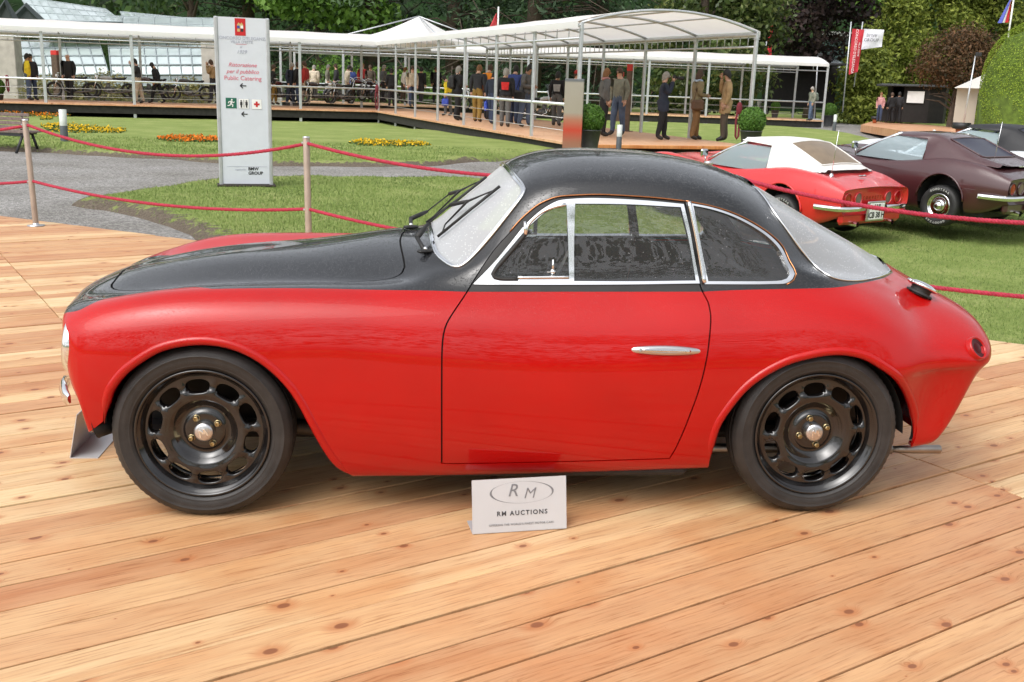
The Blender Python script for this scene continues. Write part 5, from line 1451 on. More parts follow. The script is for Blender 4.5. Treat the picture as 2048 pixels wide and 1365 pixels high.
# glasshouse with its wings, left of the garden
GLS = glass_mat('glasshouse_pane', (.62, .72, .72)); 
M['gh_frame'] = mat('glasshouse_iron', (.26, .30, .31), .6)
M['gh_dark'] = mat('dark_gable', (.035, .045, .045), .7)
def milky(name, col):
    m, nt, b = nodes_of(name)
    tc = N(nt, 'ShaderNodeTexCoord'); no = N(nt, 'ShaderNodeTexNoise', Scale=.9, Detail=4); nt.links.new(tc.outputs['Object'], no.inputs['Vector'])
    nt.links.new(ramp(nt, no.outputs['Fac'], [(.3, tuple(c * .8 for c in col)), (.7, col)]), b.inputs['Base Color'])
    b.inputs['Roughness'].default_value = .08; b.inputs['Coat Weight'].default_value = .6
    return m
M['milky'] = milky('limewashed_glass', (.50, .58, .58)); M['pane_dark'] = milky('dark_glass', (.10, .15, .15))  # pale panes, and a darker tone for the lowest row
def glass_roof(name, A, B, C, D, nu, nv, parent, m=None, bar=.05):
    """a sloping glazed plane A-B (eave) to D-C (ridge), each pane its own part, glazing bars over them"""
    A, B, C, D = [np.array(p, float) for p in (A, B, C, D)]
    f = lambda u, v: (A * (1 - u) + B * u) * (1 - v) + (D * (1 - u) + C * u) * v
    n = np.cross(B - A, D - A); n /= np.linalg.norm(n); n = n if n[2] > 0 else -n
    for i in range(nu):
        for j in range(nv):
            q = [f((i + .01) / nu, (j + .01) / nv), f((i + .99) / nu, (j + .01) / nv), f((i + .99) / nu, (j + .99) / nv), f((i + .01) / nu, (j + .99) / nv)]
            mb = MB(); mb.add(q + [p - n * .012 for p in q], [(0, 1, 2, 3), (7, 6, 5, 4), (0, 4, 5, 1), (1, 5, 6, 2), (2, 6, 7, 3), (3, 7, 4, 0)], smooth=False)
            mb.build('pane', m or M['milky'], parent)
    mb = MB()
    for i in range(nu + 1): mb.tube([f(i / nu, 0) + n * .015, f(i / nu, 1) + n * .015], bar * .5, 4, smooth=False)
    for j in range(nv + 1): mb.tube([f(0, j / nv) + n * .012, f(1, j / nv) + n * .012], bar * .7, 4, smooth=False)
    mb.build('glazing_bars', M['gh_frame'], parent, kind='stuff')
gh = empty('greenhouse', tuple(at(250, 200, 58)), 0, 'large old glasshouse with pale glazed roofs behind the left walkway', 'greenhouse')
G0 = np.array(gh.location)
def gpnt(x, y, d): return at(x, y, d) - G0
GR = empty('main_roof', (0, 0, 0)); GR.parent = gh
glass_roof('r', gpnt(70, 42, 66), gpnt(245, 44, 66), gpnt(212, 19, 70), gpnt(40, -6, 70), 10, 3, GR)
GR2 = empty('long_roof', (0, 0, 0)); GR2.parent = gh
glass_roof('r', gpnt(60, 62, 62), gpnt(545, 84, 64), gpnt(528, 40, 68), gpnt(90, 30, 68), 14, 3, GR2)
GR3 = empty('far_roof', (0, 0, 0)); GR3.parent = gh
glass_roof('r', gpnt(250, 44, 72), gpnt(400, 46, 72), gpnt(385, 38, 75), gpnt(240, 24, 75), 6, 2, GR3)
mb = MB()
for (l, a, r, d) in (((-8, 38), (12, 4), (30, 40), 61), ((22, 44), (53, 13), (86, 46), 62.5)):
    p = [gpnt(l[0], l[1], d), gpnt(a[0], a[1], d), gpnt(r[0], r[1], d)]
    mb.tube([p[0], p[1], p[2]], .22, 4, smooth=False); mb.add(p + [q + np.array([0, .3, 0]) for q in p], [(0, 1, 2), (5, 4, 3)], smooth=False)
mb.build('gable', M['gh_dark'], gh, kind='stuff')
for k, (x0, x1) in enumerate(((36, 225), (225, 412))):                # two curved conservatory bays
    bay = empty('conservatory', (0, 0, 0)); bay.parent = gh
    d = 60; ys = [172, 150, 130, 112, 96, 82]; outs = [0, .15, .6, 1.5, 2.8, 4.6]
    for j in range(5):
        for i in range(8):
            xa = x0 + (x1 - x0) * i / 8; xb = x0 + (x1 - x0) * (i + .97) / 8
            sk = lambda x, y: x + (172 - y) * .30 * (-1 if k == 0 else -.35)
            q = [at(sk(xa, ys[j]), ys[j], d + outs[j]) - G0, at(sk(xb, ys[j]), ys[j], d + outs[j]) - G0, at(sk(xb, ys[j + 1] + .6), ys[j + 1] + .6, d + outs[j + 1]) - G0, at(sk(xa, ys[j + 1] + .6), ys[j + 1] + .6, d + outs[j + 1]) - G0]
            mbp = MB(); mbp.add(q + [p + np.array([0, .02, 0]) for p in q], [(0, 1, 2, 3), (7, 6, 5, 4), (0, 4, 5, 1), (1, 5, 6, 2), (2, 6, 7, 3), (3, 7, 4, 0)], smooth=False)
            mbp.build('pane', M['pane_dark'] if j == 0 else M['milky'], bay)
    fb = MB()
    for i in range(9):
        fb.tube([at(x0 + (x1 - x0) * i / 8 + (172 - y) * .30 * (-1 if k == 0 else -.35), y, d + o - .05) - G0 for y, o in zip(ys, outs)], .035, 4)
    for y, o in zip(ys, outs): fb.tube([at(x0 + (172 - y) * .30 * (-1 if k == 0 else -.35), y, d + o - .05) - G0, at(x1 + (172 - y) * .30 * (-1 if k == 0 else -.35), y, d + o - .05) - G0], .05, 4)
    fb.build('glazing_bars', M['gh_frame'], bay, kind='stuff')
wl = MB(); a, b = gpnt(-40, 200, 61.5), gpnt(560, 200, 64); wl.box(((a + b) / 2)[:2].tolist() + [-G0[2] + .75], (18, 1, 1.5)); wl.build('base_wall', mat('plinth', (.30, .29, .26), .9), gh)
M['concrete'] = mat('concrete', (.40, .37, .33), .9, var=.15, scale=3, bump=.2)
for x, w in ((25, 1.0), (428, .95)):
    p = gpnt(x, 190, 55); pb = MB(); pb.box((p[0], p[1], 1.9 - G0[2]), (w, .8, 3.9), bevel=.03); pb.build('pier', M['concrete'], gh)
# shrubs in front of the conservatory
def shrub(x, d, w, h, label, m, n=130, leaf=.16, dz=0, group=None):
    return tree(x, d, h * .5, [(-w * .5, 0, h * .5, w * .6, w * .5, h * .5), (w * .1, 0, h * .62, w * .6, w * .5, h * .45), (w * .55, .1, h * .45, w * .55, w * .5, h * .45)], label, m, n, 9, leaf, .14, (.05, .02), 5, group, 'shrub', .3, .5, None, 'shrub')
LM['hay'] = leaf_mat('yellowing_shrub', (.10, .10, .03), (.22, .20, .07), (.34, .30, .13))
shrub(215, 54, 1.7, 1.7, 'yellowing low shrub before the left conservatory bay', 'hay', 170)
shrub(110, 54, 1.5, 1.5, 'yellowing low shrub behind the rust post on the left walkway', 'hay', 130)
shrub(375, 54, 1.5, 1.5, 'reddish yellow shrub before the right conservatory bay', 'hay', 150)
shrub(675, 63, 1.6, 3.3, 'bright green rounded bush behind the crowd', 'green', 260, .2)
shrub(790, 66, 3.4, 2.6, 'long green shrub behind the crowd under the roof peak', 'green', 260, .25)
shrub(870, 66, 2.4, 2.3, 'green shrub behind the person in the yellow jacket', 'mid', 200, .25)
# ================================================================== covered walkways
M['pole'] = mat('galvanised_steel', (.50, .52, .54), .38, .55, var=.1, bump=.03)
M['rail'] = mat('steel_rail', (.66, .70, .72), .3, .6)
M['skirt'] = mat('dark_skirting', (.020, .019, .016), .9, var=.4, bump=.2)
M['cable'] = mat('steel_cable', (.45, .45, .45), .4, .8)
def fabric(name, col, tl=.5):
    m, nt, b = nodes_of(name)
    tc = N(nt, 'ShaderNodeTexCoord'); no = N(nt, 'ShaderNodeTexNoise', Scale=.7, Detail=5); nt.links.new(tc.outputs['Object'], no.inputs['Vector'])
    c = ramp(nt, no.outputs['Fac'], [(.3, tuple(q * .94 for q in col)), (.7, col)]); nt.links.new(c, b.inputs['Base Color']); b.inputs['Roughness'].default_value = .55
    tr = N(nt, 'ShaderNodeBsdfTranslucent'); nt.links.new(c, tr.inputs['Color']); mx = N(nt, 'ShaderNodeMixShader', Fac=tl)
    nt.links.new(b.outputs[0], mx.inputs[1]); nt.links.new(tr.outputs[0], mx.inputs[2]); nt.links.new(mx.outputs[0], nt.nodes['Material Output'].inputs[0])
    return m
M['canvas'] = fabric('white_canvas', (.92, .92, .92), .40)
M['paledeck'] = wood_material('pale_deck_boards', (.62, .42, .27), (.60, .36, .22), (.55, .31, .18), scl=.6)
ZD, ZE, RISE = .34, 3.33, .42
def walkway(A, B, W, nbay, label, poles_far=True, drop=0.0, lift=0.0, ext=(0, 0), rail_near=True, rail_far=True, skip_near=(), deck_ext=(0, 0), arch_ends=True):
    """A, B: near pole line (plan), W: vector across to the far pole line"""
    A, B, W = [np.array(p, float)[:2] for p in (A, B, W)]
    D = B - A; L = np.linalg.norm(D); u = D / L; w = np.linalg.norm(W); v = W / w
    root = empty('covered_walkway', (A[0], A[1], 0), 0, label, 'pavilion', 'covered walkways of the garden pavilion')
    loc = lambda s, t, z: (u[0] * s + v[0] * t, u[1] * s + v[1] * t, z)
    ang = math.atan2(u[1], u[0])
    zg = lambda s, t: float(gz(A[1] + u[1] * s + v[1] * t)) - .08
    pm = None
    for t, far in ((0, False), (w, True)):
        if far and not poles_far: continue
        for i in range(nbay + 1):
            if (not far) and i in skip_near: continue
            s = L * i / nbay; z0 = zg(s, t)
            mb = MB(); mb.box((0, 0, (ZE - .02 + z0) / 2 - 0), (.12, .07, ZE - .02 - z0), rz=ang, bevel=.008); mb.box((0, 0, z0 + .03), (.26, .2, .03), rz=ang); mb.box((0, 0, ZE - .2), (.13, .13, .02), rz=ang)
            o = mb.build('pole', M['pole'], root); o.location = loc(s, t, 0)
    # roof of stretched canvas on bent ribs
    ns = nbay * 3; s0, s1 = -ext[0], L + ext[1]
    ts = np.linspace(0, 1, 17)
    P = np.array([[loc(s, w * (-.02 + 1.04 * q), ZE + RISE * (1 - (2 * q - 1)**2) - .03 * math.sin(PI * ((s / L * nbay) % 1))**2 * (1 - (2 * q - 1)**2)) for q in ts] for s in np.linspace(s0, s1, ns + 1)])
    mb = MB(); mb.grid(P, flip=True)
    for q in (0, 16): mb.grid(np.stack([P[:, q], P[:, q] - np.array([0, 0, .16])], 1), flip=(q == 0))
    mb.build('roof_canvas', M['canvas'], root)
    for i in range(nbay + 1):
        s = L * i / nbay; mb = MB()
        mb.tube([loc(s, w * q, ZE - .035 + RISE * (1 - (2 * q - 1)**2)) for q in ts], .035, 6); mb.build('roof_rib', M['pole'], root)
    mb = MB(); mb.tube([loc(s0, w / 2, ZE + RISE - .04), loc(s1, w / 2, ZE + RISE - .04)], .03, 6); mb.tube([loc(s0, w * .25, ZE + RISE * .75 - .04), loc(s1, w * .25, ZE + RISE * .75 - .04)], .02, 6); mb.tube([loc(s0, w * .75, ZE + RISE * .75 - .04), loc(s1, w * .75, ZE + RISE * .75 - .04)], .02, 6)
    mb.build('purlins', M['pole'], root, kind='stuff')
    for t, near_ in ((0, True), (w, False)):
        mb = MB(); mb.tube([loc(s0, t, ZE - .09), loc(s1, t, ZE - .09)], .05, 6)
        mb.tube([loc(s0, t, ZE - .40), loc(s1, t, ZE - .40)], .03, 6)
        for s in np.arange(0, L + .01, L / nbay / (4 if near_ else 8)): mb.tube([loc(s, t, ZE - .40), loc(s, t, ZE - .09)], .014, 4)
        mb.build('eave_truss', M['pole'], root, kind='stuff')
    # deck
    a0, a1 = s0 - deck_ext[0], s1 + deck_ext[1]
    mb = MB(); mb.box((*loc((a0 + a1) / 2, w / 2, 0)[:2], ZD - .03), (a1 - a0, w + .3, .06), rz=ang)
    dk = mb.build('walkway_deck', M['paledeck'], root)
    mb = MB(); mb.box((*loc((a0 + a1) / 2, w / 2, 0)[:2], ZD - .22), (a1 - a0 - .1, w + .12, .31), rz=ang)
    mb.build('skirting', M['skirt'], root)
    for t, on in ((0, rail_near), (w, rail_far)):
        if not on: continue
        mb = MB(); mb.tube([loc(0, t, ZD + .95), loc(L, t, ZD + .95)], .038, 8); mb.build('handrail', M['rail'], root)
        mb = MB()
        for z in (.28, .6): mb.tube([loc(0, t, ZD + z), loc(L, t, ZD + z)], .010, 4)
        mb.build('cables', M['cable'], root, kind='stuff')
    root.location.z = lift
    if drop:
        root.rotation_mode = 'AXIS_ANGLE'; root.rotation_axis_angle = (math.asin(drop / L), v[0], v[1], 0)
    return root, (lambda s, t, z: loc(s, t, z - drop * s / L)), L, w, ang
PC = at(757, 90, 47.2)[:2]; PE = at(1163, 53, 26.6)[:2]; PF = at(1499, 72, 28.7)[:2]
PL0 = at(158, 64, 43.7)[:2]
dL = (PC - PL0); dL = dL / np.linalg.norm(dL)
NL = 7; bayL = 3.45
AL = PC - dL * bayL * NL
nLv = np.array([-dL[1], dL[0]])
WR = PF - PE; dR = (PE - PC) / np.linalg.norm(PE - PC); vR = np.array([-dR[1], dR[0]]); WR = vR * np.linalg.norm(WR)
walkL = walkway(AL, PC, nLv * 5.5, NL, 'long white-roofed covered walkway along the glasshouse, running left out of the picture', ext=(0, 3.5), skip_near=(NL,))
walkR = walkway(PC, PE, WR, 7, 'white-roofed covered walkway coming towards the viewer, ending in an open arch and steps', ext=(0, 0), deck_ext=(0, .35), drop=.15, rail_far=False)
B0 = at(560, 97, 55)[:2]; B1 = at(1656, 131, 57)[:2]; dB = (B1 - B0) / np.linalg.norm(B1 - B0)
walkB = walkway(B0, B1, np.array([-dB[1], dB[0]]) * 5.0, 9, 'rear white-roofed covered walkway, behind the others, ending by the thuja bank at right', lift=.16, drop=.16)
# pyramid over the corner
pc = PC + (WR + nLv * 5.5) * .5 * .9 + np.array([0, .2])
mb = MB(); base = [np.array([*(pc + np.array([math.cos(t), math.sin(t)]) * 4.3), ZE + .12]) - np.array([*pc, 0]) for t in np.radians([-160, -70, 20, 110])]
top = np.array([0, 0, ZE + 1.35]); P = np.array([[b_ * (1 - q) + top * q - np.array([0, 0, .28 * math.sin(PI * q) ]) for q in np.linspace(0, 1, 7)] for b_ in base + base[:1]])
for i in range(4): mb.grid(np.stack([P[i] * (1 - f) + P[i + 1] * f for f in np.linspace(0, 1, 5)]))
cr = empty('corner_canopy', (*pc, 0), 0, 'small white pyramid canopy where the covered walkways meet', 'canopy'); mb.build('canopy_canvas', M['canvas'], cr)
mb = MB()
for b_ in base: mb.tube([b_, top], .03, 5)
mb.build('hip_rods', M['pole'], cr, kind='stuff')
# steps at the open end
R0, locR, LR, wR, angR = walkR
def wl_(s, t, z): return np.array(locR(s, t, z)) + np.array(R0.location)
st = empty('wooden_steps', tuple(wl_(LR + .6, wR / 2, 0)), 0, 'two broad wooden steps with orange edges at the open end of the walkway', 'steps')
M['stepedge'] = wood_material('orange_step_board', (.60, .34, .13), (.58, .30, .11), (.55, .26, .09), scl=.6)
for k, (s, z) in enumerate(((LR + .42, ZD - .04), (LR + .85, ZD - .22))):
    c = wl_(s, wR / 2, z) - np.array(st.location)
    mb = MB(); mb.box(c, (.10 if k == 0 else .42, wR + .35, .09), rz=angR, bevel=.01); mb.build('step_board', M['stepedge'], st)
mb = MB(); mb.box(wl_(LR + .66, wR / 2, 0) - np.array(st.location), (.5, wR + .2, .14), rz=angR); mb.build('riser', M['skirt'], st)

# planters with clipped balls
def planter(x, ybase, h, zlev, label, dist=None):
    P = gp(x, ybase, zlev) if dist is None else at(x, ybase, dist)
    d = P[1]; s = h * d / F_PX
    root = empty('planter', tuple(P), 0, label, 'planter', 'planters with clipped box balls')
    hp = s * .50; r1 = s * .27; r0 = s * .19
    mb = MB(); mb.lathe([(.001, 0), (r0, 0), (r0, .01), (r1, hp), (r1 * 1.03, hp), (r1 * 1.03, hp + .02 * s), (r1 * .94, hp + .02 * s), (r1 * .9, hp - .05 * s), (.001, hp - .05 * s)], 28)
    mb.build('pot', mat('grey_planter', (.060, .063, .066), .55, var=.15), root)
    n = 2600; dd = rng.standard_normal((n, 3)); dd /= np.linalg.norm(dd, axis=1, keepdims=True); r = s * .335
    C = dd * r * (1 - .10 * rng.random((n, 1))**2) + np.array([0, 0, hp + r * .80]); T = np.clip(.5 + .25 * rng.standard_normal(n), 0, 1)
    o = link('box_ball', leaf_mesh('box_ball', C, .085 * r / .32 * (.7 + .6 * rng.random(n)), dd, .05, T, LM['box'], .5, .6), root)
    mb = MB(); mb.ball((0, 0, hp + r * .80), r * .9, 16, 10); mb.build('inner_twigs', bpy.data.materials['inner_twigs'], root)
planter(1177, 305, 84, -.1, 'clipped box ball in a grey pot beside the steel totem, left of the steps', 25.0)
planter(1499, 304, 78, -.1, 'clipped box ball in a tapered grey pot at the right end of the steps', 25.4)
planter(1656, 253, 40, 0.0, 'small dark clipped box in a pot at the far end of the rear walkway')
planter(-6, 216, 52, .0, 'clipped box ball in a grey pot cut by the left edge of the picture')
planter(1549, 236, 28, .34, 'small clipped box ball on the rear walkway deck beside the white scooter')

# steel totem with a red foot
def totem_mat():
    m, nt, b = nodes_of('brushed_totem')
    tc = N(nt, 'ShaderNodeTexCoord'); s = N(nt, 'ShaderNodeSeparateXYZ'); nt.links.new(tc.outputs['Object'], s.inputs[0])
    mr = N(nt, 'ShaderNodeMapRange'); mr.inputs['From Max'].default_value = 2.0; nt.links.new(s.outputs['Z'], mr.inputs['Value'])
    nt.links.new(ramp(nt, mr.outputs[0], [(0, (.36, .25, .18)), (.16, (.42, .19, .12)), (.30, (.62, .085, .05)), (.42, (.50, .22, .14)), (.5, (.42, .38, .30)), (.84, (.40, .37, .31)), (.86, (.17, .18, .19)), (1, (.17, .18, .19))]), b.inputs['Base Color'])
    wv = N(nt, 'ShaderNodeTexNoise', Scale=2.0, Detail=4); mp = N(nt, 'ShaderNodeMapping'); mp.inputs['Scale'].default_value = (2, 2, 90); nt.links.new(tc.outputs['Object'], mp.inputs[0]); nt.links.new(mp.outputs[0], wv.inputs[0])
    bumpn(nt, b, wv.outputs['Fac'], .15, .01); b.inputs['Metallic'].default_value = .75; b.inputs['Roughness'].default_value = .38
    return m
P = at(1143, 312, 24.6); t = empty('totem', tuple(P), -.12, 'brushed steel totem slab fading to red near its foot, left of the steps', 'totem')
s_ = 147 * P[1] / F_PX
mb = MB(); mb.box((0, 0, s_ / 2), (37 * P[1] / F_PX, .16, s_), bevel=.01); mb.box((0, 0, .02), (.7, .4, .04)); o = mb.build('slab', totem_mat(), t); 
M['rustpost'] = mat('brown_totem', (.11, .07, .05), .5, .4, var=.25); M['redcap'] = mat('red_panel', (.50, .018, .014), .5)
def post(x, y0, y1, w, z, label, red):
    P = gp(x, y1, z); d = P[1]; h = (y1 - y0) * d / F_PX; wd = w * d / F_PX
    t = empty('info_post', tuple(P), -.5, label, 'info post', 'brown information posts with red heads')
    mb = MB(); mb.box((0, 0, h * (1 - red) / 2), (wd, wd * .5, h * (1 - red)), bevel=.01); mb.box((0, 0, .01), (wd * 1.9, wd * 1.5, .02)); mb.build('shaft', M['rustpost'], t)
    mb = MB(); mb.box((0, 0, h * (1 - red / 2)), (wd * 1.02, wd * .52, h * red), bevel=.01); mb.build('head', M['redcap'], t)
post(1253, 136, 263, 10.5, .24, 'slim brown post with red head right of the couple on the front walkway', .1)
post(1236, 150, 243, 12, .28, 'brown post with red head partly behind the slim one, on the front walkway', .09)
post(117, 107, 196, 17, ZD, 'wide brown post with red head on the left walkway, by the first old motorcycle', .095)

# ================================================================== people
SKIN = [mat('skin_light', (.56, .34, .25), .55), mat('skin_tan', (.42, .24, .16), .55)]
_cl = {}
def clothm(c, rough=.85):
    k = tuple(round(q, 3) for q in c)
    if k not in _cl: _cl[k] = mat('cloth', c, rough, var=.22, scale=9, bump=.25, bscale=70)
    return _cl[k]
CLR = dict(navy=(.016, .022, .040), black=(.010, .010, .012), dark=(.022, .022, .026), grey=(.10, .10, .10), ggrey=(.19, .19, .15), jeans=(.075, .105, .17), djeans=(.03, .045, .09), tan=(.33, .22, .11), olive=(.21, .165, .09), brown=(.20, .105, .04), dbrown=(.075, .055, .04), beige=(.42, .35, .26), cream=(.60, .52, .40), red=(.34, .022, .020), yellow=(.75, .58, .03), orange=(.75, .24, .015), blue=(.035, .06, .22), white=(.75, .74, .72), mustard=(.24, .145, .03), hgrey=(.27, .25, .23), hblack=(.012, .010, .009), hbrown=(.06, .032, .018), hred=(.19, .085, .03), bald=(.45, .26, .18), pink=(.45, .22, .22))
def person(x, yf, yh, face, top, legs, hair, z=ZD, label='', pose='stand', bag=None, coat=.0, longhair=False, group=None, female=False, cap=None, bend=0.0, step=.10, scarf=None, back=None, look=0, seed=0, zextra=None):
    if z == ZD and 757 < x < 1500 and yf > 212 and (yf - 219) > (x - 757) * .03: z = float(np.interp(yf, [219, 285], [.34, .19]))
    if x > 757 or z != ZD: pass
    elif yf < 213.5 and x > 620: zextra = float(np.interp(yf, [196, 206, 214], [57, 52.5, 49.0]))
    else: zextra = min(gp(x, yf, z)[1], float(np.interp(x, [0, 757], [42.8, 47.2])) + 3.4)
    if 757 < x < 880 and yf < 215: zextra = float(np.interp(yf, [204, 214], [53, 47.5]))
    P = gp(x, yf, z) if zextra is None else at(x, yf, zextra)
    d = P[1]; hgt = (yf - yh) * d / F_PX; k = hgt / 1.72
    root = empty('person', tuple(P), math.radians(face), label, 'person', group)
    g = np.random.default_rng(int(x * 7 + yf) + seed)
    J = {}; sw = .155 if female else .18
    b_ = bend
    lean = lambda zz: b_ * max(0, zz - .95)**1.2
    J['pel'] = (0, 0, .95); J['wai'] = (lean(1.08), 0, 1.08); J['che'] = (lean(1.27) + .01, 0, 1.27); J['nb'] = (lean(1.43) - .005, 0, 1.43); J['nk'] = (lean(1.5) + .01, 0, 1.50)
    J['hd'] = (lean(1.60) + .035 + b_ * .12, 0, 1.60 - b_ * .06); J['ht'] = (lean(1.66) + .03 + b_ * .18, 0, 1.665 - b_ * .1)
    for s, n in ((1, 'l'), (-1, 'r')):
        J['hp' + n] = (0, .088 * s, .90); st_ = step * s * (1 if seed % 2 == 0 else -1)
        J['kn' + n] = (.02 + st_ * .55, .095 * s, .49); J['an' + n] = (-.02 + st_, .10 * s, .085); J['to' + n] = (.15 + st_, .115 * s, .028)
        J['sh' + n] = (lean(1.40) - .005, sw * s, 1.395)
        J['el' + n] = (lean(1.12) - .03, (sw + .05) * s, 1.115); J['wr' + n] = (lean(.9) + .05, (sw + .04) * s, .875)
        if pose in ('camera', 'phone', 'chin') and (pose == 'camera' or n == ('r' if face > 90 or face < -90 else 'l')):
            J['el' + n] = (.10 + lean(1.1), (sw + .02) * s, 1.15); J['wr' + n] = (.16 + lean(1.4) + (.06 if pose == 'camera' else -.02), .055 * s, 1.49 if pose == 'camera' else 1.50)
        elif pose == 'hold':
            J['el' + n] = (.0 + lean(1.1), (sw + .03) * s, 1.11); J['wr' + n] = (.24 + lean(1.1), .06 * s, 1.09)
        elif pose == 'cross':
            J['el' + n] = (.05 + lean(1.1), (sw + .02) * s, 1.12); J['wr' + n] = (.19 + lean(1.2), -.06 * s, 1.17)
    names = list(J); ix = {n: i for i, n in enumerate(names)}
    edges = [('pel', 'wai'), ('wai', 'che'), ('che', 'nb'), ('nb', 'nk'), ('nk', 'hd'), ('hd', 'ht')]
    for n in 'lr': edges += [('che', 'sh' + n), ('sh' + n, 'el' + n), ('el' + n, 'wr' + n), ('pel', 'hp' + n), ('hp' + n, 'kn' + n), ('kn' + n, 'an' + n), ('an' + n, 'to' + n)]
    w_ = .93 if female else 1.0
    R = dict(pel=(.150, .185), wai=(.148, .180 * w_), che=(.155, .205 * w_), nb=(.095, .11), nk=(.056, .060), hd=(.094, .080), ht=(.074, .066), sh=(.105, .10), el=(.076, .070), wr=(.044, .042), hp=(.118, .112), kn=(.086, .084), an=(.066, .064), to=(.042, .052))
    if coat: R['pel'] = (.17, .205); R['wai'] = (.158, .19)
    me = bpy.data.meshes.new('tmp'); me.from_pydata([J[n] for n in names], [(ix[a], ix[b]) for a, b in edges], [])
    o = bpy.data.objects.new('tmp', me); COL.objects.link(o)
    md = o.modifiers.new('s', 'SKIN'); md.use_smooth_shade = True; md.branch_smoothing = .6
    for n, v in zip(names, me.skin_vertices[0].data):
        r = R.get(n) or R[n[:2]]; v.radius = r; v.use_root = (n == 'pel')
    o.modifiers.new('u', 'SUBSURF').levels = 2
    dg = bpy.context.evaluated_depsgraph_get(); ev = o.evaluated_get(dg); bm_ = bpy.data.meshes.new_from_object(ev)
    bpy.data.objects.remove(o); bpy.data.meshes.remove(me)
    V = np.array([v.co[:] for v in bm_.vertices]); F = [tuple(p.vertices) for p in bm_.polygons]; bpy.data.meshes.remove(bm_)
    # coat skirt flares over the hips
    cz = .95 - .30 * coat
    if coat:
        msk = (V[:, 2] < .98) & (V[:, 2] > cz) & (np.abs(V[:, 1]) < .26) & (np.hypot(V[:, 0], V[:, 1]) < .3)
        cen = np.stack([np.zeros(len(V)), np.zeros(len(V))], 1); rr = np.hypot(V[:, 0], V[:, 1])
        tgt = .195; f = np.where(msk & (rr > .05), tgt / np.maximum(rr, .05), 1); f = np.clip(f, 1, 1.5); V[:, 0] *= np.where(msk, f * .9 + .1, 1); V[:, 1] *= np.where(msk, f * .9 + .1, 1)
    V += .006 * np.array([noise.noise_vector(Vector((p * 9).tolist()))[:] for p in V])
    # which bone is each face nearest to
    segs = [(J[a], J[b], a, b) for a, b in edges]
    cen = np.array([V[list(f)].mean(0) for f in F]); best = np.full(len(F), 9.0); bid = np.zeros(len(F), int); tt = np.zeros(len(F))
    for q, (a, b, _, _) in enumerate(segs):
        a, b = np.array(a), np.array(b); ab = b - a; t = np.clip((cen - a) @ ab / (ab @ ab), 0, 1); dd = np.linalg.norm(cen - a - t[:, None] * ab, axis=1)
        u = dd < best; best[u] = dd[u]; bid[u] = q; tt[u] = t[u]
    MI = np.zeros(len(F), int)                                  # 0 top, 1 legs, 2 skin, 3 shoes
    for i, q in enumerate(bid):
        b = segs[q][3]; a = segs[q][2]
        if b in ('nk', 'hd', 'ht'): MI[i] = 2
        elif b.startswith('wr') and tt[i] > .93: MI[i] = 2
        elif b.startswith('kn') or b.startswith('an'): MI[i] = 0 if (coat and cen[i, 2] > cz) else 1
        elif b.startswith('to'): MI[i] = 3
        elif b.startswith('hp') or b == 'wai': MI[i] = 1 if (cen[i, 2] < (.99 if not coat else cz)) else 0
    mb = MB(); mb.V = [tuple(p) for p in V]; mb.F = list(F); mb.M = MI.tolist(); mb.S = [True] * len(F); mb.n = len(V)
    for n, s in (('l', 1), ('r', -1)):                          # hands: palm, four fingers, thumb
        wv = Vector(J['wr' + n]); dv = (wv - Vector(J['el' + n])).normalized(); side = Vector((0, s, 0)); side = (side - dv * side.dot(dv)).normalized(); up_ = dv.cross(side)
        if pose in ('camera', 'phone', 'chin'): dv = (dv + Vector((0, 0, .3))).normalized()
        mb.tube([wv, wv + dv * .04, wv + dv * .085], [.028, .038, .034], 7, 2)
        for j, L in enumerate((.062, .072, .068, .052)):
            off = up_ * (.024 - .016 * j); q0 = wv + dv * .08 + off
            mb.tube([q0, q0 + dv * L * .5 - side * .004, q0 + dv * L * .9 - side * .02], [.0095, .009, .007], 5, 2)
        q0 = wv + dv * .03 + up_ * .03; mb.tube([q0, q0 + up_ * .022 + dv * .03, q0 + up_ * .024 + dv * .058], [.012, .011, .008], 5, 2)
    hd = Vector(J['hd'])
    mb.ball(hd + Vector((.094, 0, -.005)), (.020, .013, .018), 7, 5, 2)
    for s in (1, -1):
        mb.ball(hd + Vector((-.005, .078 * s, -.005)), (.018, .010, .028), 7, 5, 2); mb.ball(hd + Vector((.078, .032 * s, .022)), (.010, .013, .008), 6, 4, 4)
    mb.box(hd + Vector((.082, 0, -.045)), (.012, .05, .008), mi=5)
    skin = SKIN[int(g.random() < .35)]
    body = mb.build('body', [clothm(CLR[top]), clothm(CLR[legs]), skin, clothm((.02, .016, .013), .5), clothm((.015, .012, .01), .4), clothm((.30, .10, .08), .5)], root)
    body.scale = (k, k, k)
    # hair
    if hair != 'bald':
        hb = MB(); th = np.linspace(0, 2 * PI, 19)
        rows = []
        for q in np.linspace(0, 1, 8):
            zz = .115 * math.cos(q * PI * .60); rad = .097 * math.sin(q * PI * .60) + .002
            row = []
            for t in th:
                fr = math.cos(t)                               # 1 = front
                drop = (0 if fr > .35 else (.075 if not longhair else .17) * min(1, (.35 - fr))) * q**2
                row.append(hd + Vector((rad * math.cos(t) * (1.12 if fr < 0 else .98) - .004, rad * .93 * math.sin(t), zz + .004 - drop + .006 * noise.noise(Vector((t * 3, q * 5, x))))))
            rows.append(row)
        hb.grid(np.array(rows), flip=True)
        h = hb.build('hair', clothm(CLR[hair], .7), root); h.scale = (k, k, k)
    if cap:
        cb = MB(); cb.lathe([(.104, .0), (.103, .04), (.085, .085), (.04, .108), (.001, .112)], 16, tuple(hd + Vector((0, 0, .02)))); cb.box(hd + Vector((.13, 0, .03)), (.09, .13, .012), bevel=.005)
        h = cb.build('cap', clothm(CLR[cap]), root); h.scale = (k, k, k)
